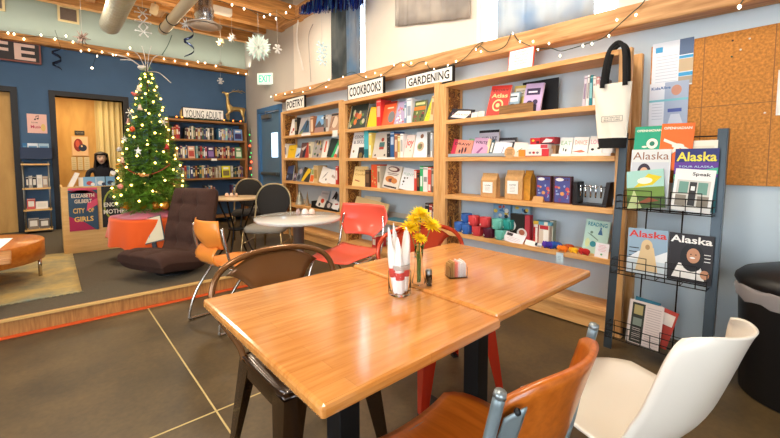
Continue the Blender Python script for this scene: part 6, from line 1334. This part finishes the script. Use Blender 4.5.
pm_.from_pydata(V, Ed, []); deer = bpy.data.objects.new('reindeer_figure', pm_); COL.objects.link(deer); deer.location = (dx, YAF+.13, YAS[0]+.002); deer.scale = (1.18, 1.18, 1.15); deer.modifiers.new('skin', 'SKIN')
for v, q in zip(pm_.skin_vertices[0].data, RD): v.radius = (q, q)
pm_.skin_vertices[0].data[0].use_root = True; deer.modifiers.new('sub', 'SUBSURF').levels = 2; pm_.materials.append(GD); tag(deer, 'gold reindeer figure standing on the dark bookcase beside the YOUNG ADULT sign', 'figurine')
for s in (-1, 1):
    m = MB(); m.tube(smooth_path([(-.12, s*.015, .485), (-.04, s*.03, .53), (.06, s*.05, .545), (.14, s*.06, .53)], 5), .005, 6)
    for q in (.0, .05, .1): m.tube([(-.04+q*1.3, s*.035, .535), (-.04+q*1.3+.01, s*.045, .57)], .0035, 5)
    m.build('antler', GD, deer)
m = MB(); m.lathe([(0, 0), (.05, 0), (.06, .03), (.035, .09), (.045, .12), (.02, .17), (0, .2)], n=14, cap=False); o = m.build('gold_figure', GD, loc=(xat(182, 2.05, YAF+.12), YAF+.12, YAS[0]+.002)); tag(o, 'small yellow-gold tree figure at the left end of the dark bookcase top', 'figurine')
m = MB(); rr = random.Random(9)
for k in range(1500):
    x = YAx0+.05+(YAx1-YAx0-.1)*rr.random(); p = Vector((x, YAF+.02+.0*rr.random(), YAS[0]+.022)); d = Vector((rr.uniform(-1, 1), rr.uniform(-1, .8), rr.uniform(-.35, .9))).normalized()*.035; w = d.cross(Vector((0, 0, 1))).normalized()*.0035; m.add([p-w, p+w, p+d], [(0, 1, 2)])
m.tube([(YAx0+.04, YAF+.02, YAS[0]+.016), (YAx1-.04, YAF+.02, YAS[0]+.016)], .008, 6)
g_ = m.build('evergreen_garland', cmat('#1f3a1c', .8)); tag(g_, 'evergreen garland with orange bulbs along the front of the dark bookcase top', 'garland')
OB = mat('bulb_orange', '#ff8a3a', .3, emit=6, ecol='#ff7a2a'); RB = mat('bulb_red', '#ff5a3a', .3, emit=6, ecol='#ff4a20'); GB = mat('bulb_green', '#3fd06a', .3, emit=3, ecol='#2fd060')
for i, u in enumerate((176.5, 182, 224, 233, 240.5)):
    m = MB(); m.ball((xat(u, 1.98, YAF), YAF-.005, YAS[0]+.03), .014, 8); m.build('bulb', OB, g_)
t = thing('light_strand', 'strand of red, orange and green bulbs hanging down the corner beside the blue door', 'string lights', (3.02, 7.62, 0))
m = MB(); m.tube([(0, 0, 1.85), (.01, 0, 1.2), (0, 0, .3)], .004, 5); m.build('wire', cmat('#1f3a1c'), t)
for i, (z, mm) in enumerate(((1.72, GB), (1.6, GB), (1.5, RB), (1.36, GB), (1.28, GB), (1.18, RB), (1.05, RB), (.92, GB), (.8, RB), (.66, GB), (.5, GB))):
    m = MB(); m.ball((-.02+.02*(i % 2), -.02, z), .013 if mm is GB else .020, 8); m.build('bulb', mm, t)
# ---------------------------------------------------------------- light strings on the ledges
def lights(name_lb, pts, bulbs, wr=.0035, grn='#1f3d33', ds=.028, br=.0085):
    t = thing('string_lights', name_lb, 'string lights', pts[0]); o0 = Vector(pts[0]); m = MB(); m.tube([p-o0 for p in smooth_path(pts, 5)], wr, 5); m.build('wire', cmat(grn), t)
    first = None
    for p in bulbs:
        if first is None: m = MB(); m.ball((0, 0, 0), br, 8, sc=(1, 1, 1.5)); first = m.build('bulb', BULBM, t); b = first
        else: b = first.copy(); COL.objects.link(b); b.parent = t
        b.location = Vector(p)-o0-Vector((0, 0, ds))
    return t
def lx(u, v, x=2.925): return tuple(onx(u, v, x))
wp = [(283, 96), (296, 93), (310, 90.5), (325, 83), (332, 79), (341, 77), (352, 72), (362, 77), (371, 79), (384, 74), (395, 66), (402, 62), (411, 67), (418, 63), (425, 62), (432, 70), (447, 66), (457, 63), (466, 57), (476, 46), (483, 42), (476, 50), (480, 46), (490, 52), (505, 46), (512, 33), (518, 40), (530, 46), (538, 49), (550, 48), (560, 51), (570, 49), (583, 45), (592, 42), (603, 38), (613, 30), (622, 22), (633, 12), (640, 6), (645, 0), (650, -8)]
wpts = [lx(u, v) for u, v in wp]
bl = [lx(u, v) for u, v in ((271, 96), (276, 94), (285, 93), (292, 91.5), (303, 91), (310, 87), (326, 86), (329, 79), (343, 76), (366, 76), (375, 72), (381, 74), (394, 64), (403, 64), (411, 62), (426, 62), (434, 68), (448, 64), (456, 60), (476, 48), (481, 50), (513, 32), (520, 40), (533, 40), (538, 48), (549, 42), (560, 54), (583, 44), (592, 42), (609, 34), (617, 18), (636, 13))]
lights('white string lights draped along the wooden ledge above the bookcases', wpts, bl, ds=.012, br=.0065)
m_ = lights('short white light strand hanging at the top right above the corkboard', [lx(746, -10), lx(744, -2), lx(741, 3), lx(739, 6)], [lx(739.5, 5)], ds=.01)
bp_ = [ony(u, v, 7.84) for u, v in ((8, 33), (14, 34), (24, 39), (41, 35), (55, 39), (66, 36), (73, 42), (81, 51), (89, 50), (97, 56), (102, 52), (113, 55), (116, 55), (128, 54), (130, 48), (164, 59), (175, 61), (187, 64), (198, 62), (205, 63), (216, 66), (238, 73), (246, 74), (253, 73))]
lights('white string lights along the ledge above the blue wall', [tuple(ony(u, v, 7.85)) for u, v in ((-5, 32), (10, 33), (24, 37), (41, 36), (60, 38), (73, 42), (86, 47), (98, 50), (112, 54), (128, 53), (150, 56), (164, 59), (187, 62), (205, 64), (225, 68), (240, 72), (252, 74))], [tuple(p) for p in bp_], ds=.0, grn='#6a5a3a', br=.011)
lights('white string lights looped along the ceiling joists', [tuple(ony(u, v, 5.4)) for u, v in ((212, -3), (226, 3), (236, 6), (250, 10), (262, 16), (275, 12), (288, 20), (300, 17))], [tuple(ony(u, v, 5.4)) for u, v in ((232, 4), (244, 8), (264, 16), (270, 14), (276, 18), (290, 6), (286, 12))], ds=.01, br=.012)
for i, (u0, v0, u1, v1, lb) in enumerate(((97.5, 52, 92, 68, 'thin wire bulb hanging under the ledge beside the CAFE sign'),)):
    a, b = ony(u0, v0, 7.8), ony(u1, v1, 7.8); t = thing('hanging_bulb', 'small lit bulb hanging below the blue-wall ledge left of the tree', 'light', a); m = MB(); m.tube([(0, 0, 0), tuple(b-a)], .003, 5); m.build('wire', cmat('#1f2a33'), t); m = MB(); m.ball(tuple(b-a), .016, 8); m.build('bulb', BULBM, t)
# ---------------------------------------------------------------- hanging decorations
def flake3(o, r, mt, arms=6, layers=3, parent=None, th=.004, seed=0):
    m = MB(); rr = random.Random(seed)
    for l in range(layers):
        T = Matrix.Rotation(l*PI/layers*1.0, 4, 'Z')
        for k in range(arms):
            a = 2*PI*k/arms+l*.2; e = Vector((r*math.cos(a), 0, r*math.sin(a))); m.tube([(0, 0, 0), T @ e], th, 5)
            for f in (.5, .75):
                for s in (-1, 1):
                    q = Vector((math.cos(a+s*.8), 0, math.sin(a+s*.8)))*r*.28; m.tube([T @ (e*f), T @ (e*f+q)], th*.8, 4)
    return m
SNW = mat('snowflake_white', '#efece6', .6); SNB = mat('snowflake_ice', '#cfe9ef', .4)
def hang(u, vtop, v, y, r, label, mt=SNW, kind='flake', name='snowflake', zc=3.42):
    p = ony(u, v, y); top = ony(u, vtop, y); t = thing(name, label, 'decoration', p); top.z = max(top.z, p.z+r*.9)
    m = MB(); m.tube([(0, 0, r*.9), (0, 0, top.z-p.z)], .0022, 5); m.build('string', cmat('#cfc8bc'), t)
    if kind == 'flake': m = flake3(p, r, mt, 6, 2, th=.006)
    elif kind == 'fan':
        m = MB(); rr = random.Random(2)
        for l in range(4):
            T = Matrix.Rotation(l*PI/4, 4, 'Z') @ Matrix.Rotation(l*.3, 4, 'Y')
            for k in range(28):
                a = 2*PI*k/28; d = Vector((math.cos(a), 0, math.sin(a))); s = Vector((-math.sin(a), 0, math.cos(a))); L_ = r*(.82+.18*(k % 2)); m.add([T @ (d*r*.1), T @ (d*L_*.7+s*r*.09), T @ (d*L_), T @ (d*L_*.7-s*r*.09)], [(0, 1, 2, 3)], k % 2)
    elif kind == 'star':
        m = MB()
        for l in range(3):
            T = Matrix.Rotation(l*PI/3, 4, 'Z') @ Matrix.Rotation(.3*l, 4, 'X')
            for k in range(6): a = 2*PI*k/6; m.tube([(0, 0, 0), T @ Vector((r*math.cos(a), 0, r*math.sin(a)))], [.012, .003], 5)
    elif kind == 'lattice':
        m = MB()
        for zz in (-r*.9, 0, r*.8):
            for k in range(6):
                a = 2*PI*k/6; m.tube([(0, 0, zz), (r*.62*math.cos(a), r*.2*math.sin(a), zz+r*.5*math.sin(a))], .006, 5)
                m.ball((r*.62*math.cos(a), r*.2*math.sin(a), zz+r*.5*math.sin(a)), .012, 5)
    m.build('body', mt if isinstance(mt, list) else [mt, mt], t); return t
hang(82, 0, 38, 6.2, .09, 'brownish twig star hanging left of the big duct', mat('twig_star', '#8f7a70', .6), 'star', 'twig_star')
hang(143, 0, 22, 5.6, .13, 'white lattice snowflake hanging between the two ducts', SNW, 'lattice')
hang(122, 0, 7, 5.6, .07, 'small pale snowflake in front of the large duct', SNW, 'star')
hang(186, 0, 24, 5.6, .075, 'white paper snowflake hanging left of the ceiling vent', SNW, 'star')
hang(220.5, 3, 42.5, 6.4, .068, 'cream snowflake right of the ceiling vent', mat('snow_cream', '#d9c79c', .6), 'star')
hang(232, 5, 38, 6.0, .068, 'white snowflake hanging above the corner ledge', SNW, 'star')
hang(220.5, 48, 64, 7.6, .05, 'round pale ornament in front of the corner ledge', mat('snow_pale', '#d8cdbb', .6), 'star', 'hanging_ornament')
hang(220.5, 72, 81, 7.7, .062, 'small white snowflake against the blue wall above the reindeer', SNW, 'flake')
hang(258.5, 12, 47.5, 4.6, .165, 'large white and mint paper starburst near the exit sign', [SNW, mat('mint_paper', '#cfe6da', .6)], 'fan', 'paper_starburst')
hang(277.5, 10, 49, 4.6, .06, 'small white snowflake right of the large paper starburst', SNW, 'flake')
hang(322, 12, 53, 3.9, .10, 'ice-blue lattice snowflake hanging in front of the cream wall', SNB, 'lattice')
def ribbon(u, v0, v1, y, label, c='#16233f', wdt=.03, rad=.055, turns=2.5):
    a = ony(u, v0, y); b = ony(u, v1, y); t = MB(); H_ = a.z-b.z
    def fn(s, v): g = s*turns*2*PI; return (rad*math.cos(g), rad*math.sin(g), -H_*s+wdt*(v-.5)*(.4+math.sin(s*PI)))
    t.grid(fn, 60, 2, th=.001); t.tube([(rad, 0, 0), (0, 0, .25)], .002, 4); o = t.build('spiral_streamer', mat('foil_navy', c, .25, .6), loc=a); tag(o, label, 'decoration')
ribbon(56, 47, 70, 7.75, 'navy foil spiral streamer right of the CAFE sign', turns=2)
ribbon(188, 17, 58, 6.6, 'navy foil spiral streamer hanging left of the round ceiling vent', rad=.07, turns=2.5)
def cord(pts, r, label, c): 
    m = MB(); o0 = Vector(pts[0]); m.tube([p-o0 for p in smooth_path(pts, 6)], r, 6); o = m.build('paper_streamer', cmat(c), loc=o0); tag(o, label, 'streamer')
cord([onx(*p, 3.0) for p in ((298, 20), (297, 30), (297, 42), (299, 52), (301.5, 62), (303, 70))], .012, 'pale twisted cord hanging on the cream wall', '#efe6da')
cord([onx(*p, 3.05) for p in ((313, 24), (309, 34), (309, 50), (310, 65), (311, 82))], .005, 'thin grey cord hanging on the cream wall left of the window curtain', '#a99c8f')
cord([ony(*p, 7.9) for p in ((172, 35), (168, 45), (162, 55))], .006, 'dark green cord hanging on the sage wall between the duct and the ledge', '#2f4a38')
# curtains and tinsel on the right wall windows
def curtain(y0, y1, z0, z1, x, mt, label, amp=.03, freq=9, seed=0, bulge=0, slant=0):
    m = MB(); r = random.Random(seed); ph = [r.random()*6 for _ in range(4)]
    def fn(u, v):
        f = math.sin(u*freq*2*PI+ph[0])*.6+math.sin(u*freq*1.7*2*PI+ph[1])*.4; return (x-amp*f*(.5+.5*v)-bulge*(1-v), y0+(y1-y0)*u, z0-slant*(1-u)*(1-v)+(z1-z0)*v+.003*math.sin(u*20)*(1-v))
    m.grid(fn, 160, 8); o = m.build('curtain', mt); o.modifiers.new('s', 'SOLIDIFY').thickness = .003; tag(o, label, 'curtain')
def sheer(name, c1, c2, tr):
    m = bpy.data.materials.new(name); m.use_nodes = True; N = m.node_tree.nodes; L = m.node_tree.links; N.remove(N['Principled BSDF']); out = N['Material Output']
    tc = N.new('ShaderNodeTexCoord'); n = N.new('ShaderNodeTexNoise'); n.inputs['Scale'].default_value = 2.5; L.new(tc.outputs['Object'], n.inputs[0]); mx = N.new('ShaderNodeMix'); mx.data_type = 'RGBA'; mx.inputs[6].default_value = lin(c1); mx.inputs[7].default_value = lin(c2)
    mr = N.new('ShaderNodeMapRange'); mr.inputs[1].default_value = .4; mr.inputs[2].default_value = .6; L.new(n.outputs['Fac'], mr.inputs[0]); L.new(mr.outputs[0], mx.inputs[0])
    d = N.new('ShaderNodeBsdfDiffuse'); t = N.new('ShaderNodeBsdfTranslucent'); s = N.new('ShaderNodeMixShader'); s.inputs[0].default_value = tr; L.new(mx.outputs[2], d.inputs[0]); L.new(mx.outputs[2], t.inputs[0]); L.new(d.outputs[0], s.inputs[1]); L.new(t.outputs[0], s.inputs[2]); L.new(s.outputs[0], out.inputs[0]); return m
yA, yB = yat(497, 2.35, 3.05), yat(594, 2.35, 3.05)
curtain(yB, yA, 2.27, 3.6, 3.06, sheer('dyed_cotton', '#8fa9c4', '#c9cfd2', .3), 'pale blue dyed curtain over the right-hand window above the ledge', .02, 5, 1)
y0, y1 = yat(330.5, 2.5, 3.04), yat(347, 2.5, 3.04); y2 = yat(360.5, 2.5, 3.04)
curtain(y1, y0, 2.29, 3.6, 3.05, sheer('dark_drape', '#3f4648', '#6a6d6a', .1), 'dark grey drape at the left of the narrow window', .03, 3, 2)
curtain(y2, y1, 2.29, 3.6, 3.05, sheer('blue_drape', '#9a9c9e', '#7a94a8', .4), 'grey-blue drape touching the bright edge of the narrow window', .02, 4, 3)
yc0, yc1 = yat(395, 2.75, 3.06), yat(470, 2.6, 3.06)
curtain(yc1, yc0, 2.76, 3.6, 3.07, sheer('grey_drape', '#b9aea2', '#9a928a', .05), 'short grey-beige pleated hanging high on the cream wall between the windows', .012, 9, 4, 0, .19)
m = MB(); rr = random.Random(4)
ya_, yb_ = yat(300, 3.2, 2.9), yat(363, 3.2, 2.9)
for k in range(420):
    y = yb_+(ya_-yb_)*rr.random(); z0_ = 3.32; f = (ya_-y)/(ya_-yb_); L_ = .12+.22*f*rr.random()+.16*f; x = 2.9+.08*rr.random(); w = .008; dy = rr.uniform(-.03, .03)
    m.add([(x, y-w, z0_+.2), (x, y+w, z0_+.2), (x-.02, y+w+dy, z0_+.2-L_), (x-.02, y-w+dy, z0_+.2-L_)], [(0, 1, 2, 3)], rr.choice([0, 0, 1, 2]))
o = m.build('tinsel_fringe', [mat('tinsel_blue', '#1c3fae', .2, .6), mat('tinsel_deep', '#14256f', .2, .6), mat('tinsel_light', '#5fa0e0', .2, .6)]); o.modifiers.new('s', 'SOLIDIFY').thickness = .001; tag(o, 'shiny blue tinsel fringe hanging above the narrow window', 'tinsel')
# ---------------------------------------------------------------- ducts, vents
def duct(x, z, y0, y1, r, mt, label, rib):
    t = thing('air_duct', label, 'duct', (x, y1, z)); m = MB(); L_ = y1-y0; n = int(L_/.10)*4; vs = []
    pf = []
    for i in range(n+1): pf.append((r+(.010*(1 if i % 4 < 2 else -1) if rib else 0), -L_*i/n))
    K_ = 28
    for (q, yv) in pf:
        for k in range(K_): g = 2*PI*k/K_; vs.append((q*math.cos(g), yv, q*math.sin(g)))
    m.add(vs, [(i*K_+k, i*K_+(k+1) % K_, (i+1)*K_+(k+1) % K_, (i+1)*K_+k) for i in range(n) for k in range(K_)]+[tuple(range(K_))], 0, not rib); m.build('pipe', mt, t)
    m = MB(); vs = []
    for (q, yv) in ((r*1.03, .01), (r*1.06, 0), (r*1.03, -.03)):
        for k in range(K_): g = 2*PI*k/K_; vs.append((q*math.cos(g), yv, q*math.sin(g)))
    m.add(vs, [(i*K_+k, i*K_+(k+1) % K_, (i+1)*K_+(k+1) % K_, (i+1)*K_+k) for i in range(2) for k in range(K_)], 0, True); m.build('end_collar', mt, t)
    return t
p = ony(110, 25, 6.5); duct(p.x, p.z, 1.5, 6.5, .112, mat('galvanised', '#c9c8b6', .38, .55), 'large ribbed metal air duct under the ceiling at the left', True)
p = ony(163.5, 30, 6.5); t = duct(p.x, p.z, 1.5, 6.5, .068, mat('duct_cream', '#e3d9bd', .5), 'slimmer cream pipe with dark straps right of the ribbed duct', False)
for q in (-.12, -.55):
    m = MB(); m.tube([(.073*math.cos(2*PI*k/24), q, .073*math.sin(2*PI*k/24)) for k in range(24)], .008, 6, closed=True); m.build('strap', cmat('#2b2f26'), t)
p = ony(204.5, 26, 5.5); t = thing('ceiling_vent', 'round white ceiling diffuser under a shiny metal duct collar', 'vent', p)
m = MB(); m.lathe([(.21, .0), (.215, .01), (.19, .025), (.12, .05), (.11, .05), (.10, .03), (.17, .012), (.2, -.002)], n=40, cap=False); m.lathe([(0, -.004), (.16, -.004), (.16, .004), (0, .006)], n=32, cap=False); m.build('diffuser', mat('diffuser', '#e6d3be', .5), t)
m = MB(); m.lathe([(.11, .05), (.12, .07), (.11, .09), (.125, .12), (.115, .16), (.125, .2), (.11, .24), (.11, .8)], n=28, cap=False); m.build('collar', mat('foil_metal', '#c9ccd0', .25, .9), t)
for i, (u0, v0, u1, v1, lb) in enumerate(((57, 6, 79.5, 27, 'square wall vent with a cream frame left of the ribbed duct'), (-8, -10, 5.5, 14, 'cream-framed wall vent cut off at the top left corner'))):
    a, b = ony(u0, (v0+.5), 7.98), ony(u1, v1-1, 7.98); w = b.x-a.x; h = .25 if i == 0 else .27; zb = b.z+.02
    t = thing('wall_vent', lb, 'vent', (a.x+w/2, 7.99, zb)); m = MB(); f = .03
    for q in ((-w/2, 0, w/2, f), (-w/2, h-f, w/2, h), (-w/2, f, -w/2+f, h-f), (w/2-f, f, w/2, h-f)): m.box(q[0], -.025, q[1], q[2], 0, q[3])
    m.build('frame', mat('vent_frame', '#e0c58f', .5), t); m = MB()
    for k in range(9): m.box(-w/2+f, -.015, f+.005+(h-2*f)*k/9, w/2-f, -.005, f+.014+(h-2*f)*k/9)
    m.box(-w/2+f, -.003, f, w/2-f, 0, h-f); m.build('louvre', cmat('#7f6a5a'), t)
t = thing('junction_box', 'cream round fitting hanging from the joists right of the ribbed duct', 'fitting', ony(153, 9, 6.3)); m = MB(); m.tube([(0, 0, -.06), (.03, 0, .06)], .05, 14); m.build('body', cmat('#d9c29a'), t); m = MB(); m.tube([(.03, 0, .06), (.03, 0, .35)], .01, 8); m.build('stem', cmat('#8a7a5a'), t)
t = thing('emergency_light', 'pale box light fixed among the ceiling joists right of the vent', 'light', ony(222, 11, 5.8)); m = MB(); m.box(-.13, -.05, -.05, .13, .05, .05); m.build('housing', cmat('#e0dcd2'), t, bevel=.01); m = MB(); m.ball((-.18, 0, .02), .04, 10); m.build('lamp_head', cmat('#cfcabf'), t)
# pale chair edge at the left border
t = thing('stool', 'pale blue stool seat just entering the frame at the left border', 'stool', (-.455, 2.20, 0))
m = MB(); m.lathe([(0, .40), (.19, .40), (.205, .42), (.205, .45), (.19, .465), (0, .465)], n=32, cap=False); m.build('seat', cmat('#b9c2d6', .4), t)
for k in range(4): g = k*PI/2+.4; m = MB(); m.tube([(.14*math.cos(g), .14*math.sin(g), .40), (.19*math.cos(g), .19*math.sin(g), 0)], .012, 8); m.build('leg', BLACK, t)
# ---------------------------------------------------------------- lights
w = bpy.data.worlds.new('w'); sc.world = w; w.use_nodes = True; bg = w.node_tree.nodes['Background']; bg.inputs[0].default_value = (.80, .90, 1, 1); bg.inputs[1].default_value = 8.0
def area(loc, rot, sx, sy, e, c, spread=180):
    l = bpy.data.lights.new('area', 'AREA'); l.shape = 'RECTANGLE'; l.size = sx; l.size_y = sy; l.energy = e; l.color = c; l.spread = R(spread); o = bpy.data.objects.new('lamp_and_fill_light', l); COL.objects.link(o); o.location = loc; o.rotation_euler = rot; return o
WRM = (1, .85, .66)
for (x, y, e) in ((.4, .9, 34), (1.9, 1.6, 40), (1.4, 3.6, 44), (-.8, 3.4, 22), (.1, 5.6, 34), (1.8, 6.2, 34), (-1.6, 6.2, 20)):
    area((x, y, 3.25), (0, 0, 0), .35, .35, e, WRM)
for y in (3.0, 4.9): area((2.55, y, 2.95), (0, R(-75), 0), .2, .6, 3, (1, .86, .7))
area((.6, 7.75, 3.10), (R(158), 0, 0), 5.0, .06, 12, (1, 1, .9))  # unseen strip added on the ledge to lighten the wall above
area((.3, 9.0, 2.5), (0, 0, 0), 1.2, .6, 30, (1, .78, .45)); area((.5, 8.35, 2.1), (R(35), 0, 0), .5, .1, 6, (1, .85, .6))  # far-room lamp, then an unseen fill added for the seated person's face
0 and area((-1.7, -2.35, 1.8), (R(90), 0, R(-25)), 2.2, 2.5, 42, (.84, .92, 1))      # daylight through the front window
0 and area((-3.55, 1.0, 1.9), (0, R(-90), 0), 1.9, 3.0, 95, (.82, .91, 1))      # daylight through the left window
area((1.4, 6.0, 3.2), (R(180), 0, 0), 2.5, 2.0, 14, (1, .8, .55))  # unseen uplight added to brighten the ceiling joists
sc.view_settings.view_transform = 'Standard'; sc.view_settings.look = 'None'; sc.view_settings.gamma = 1; sc.view_settings.use_curve_mapping = False; sc.view_settings.exposure = 0.08
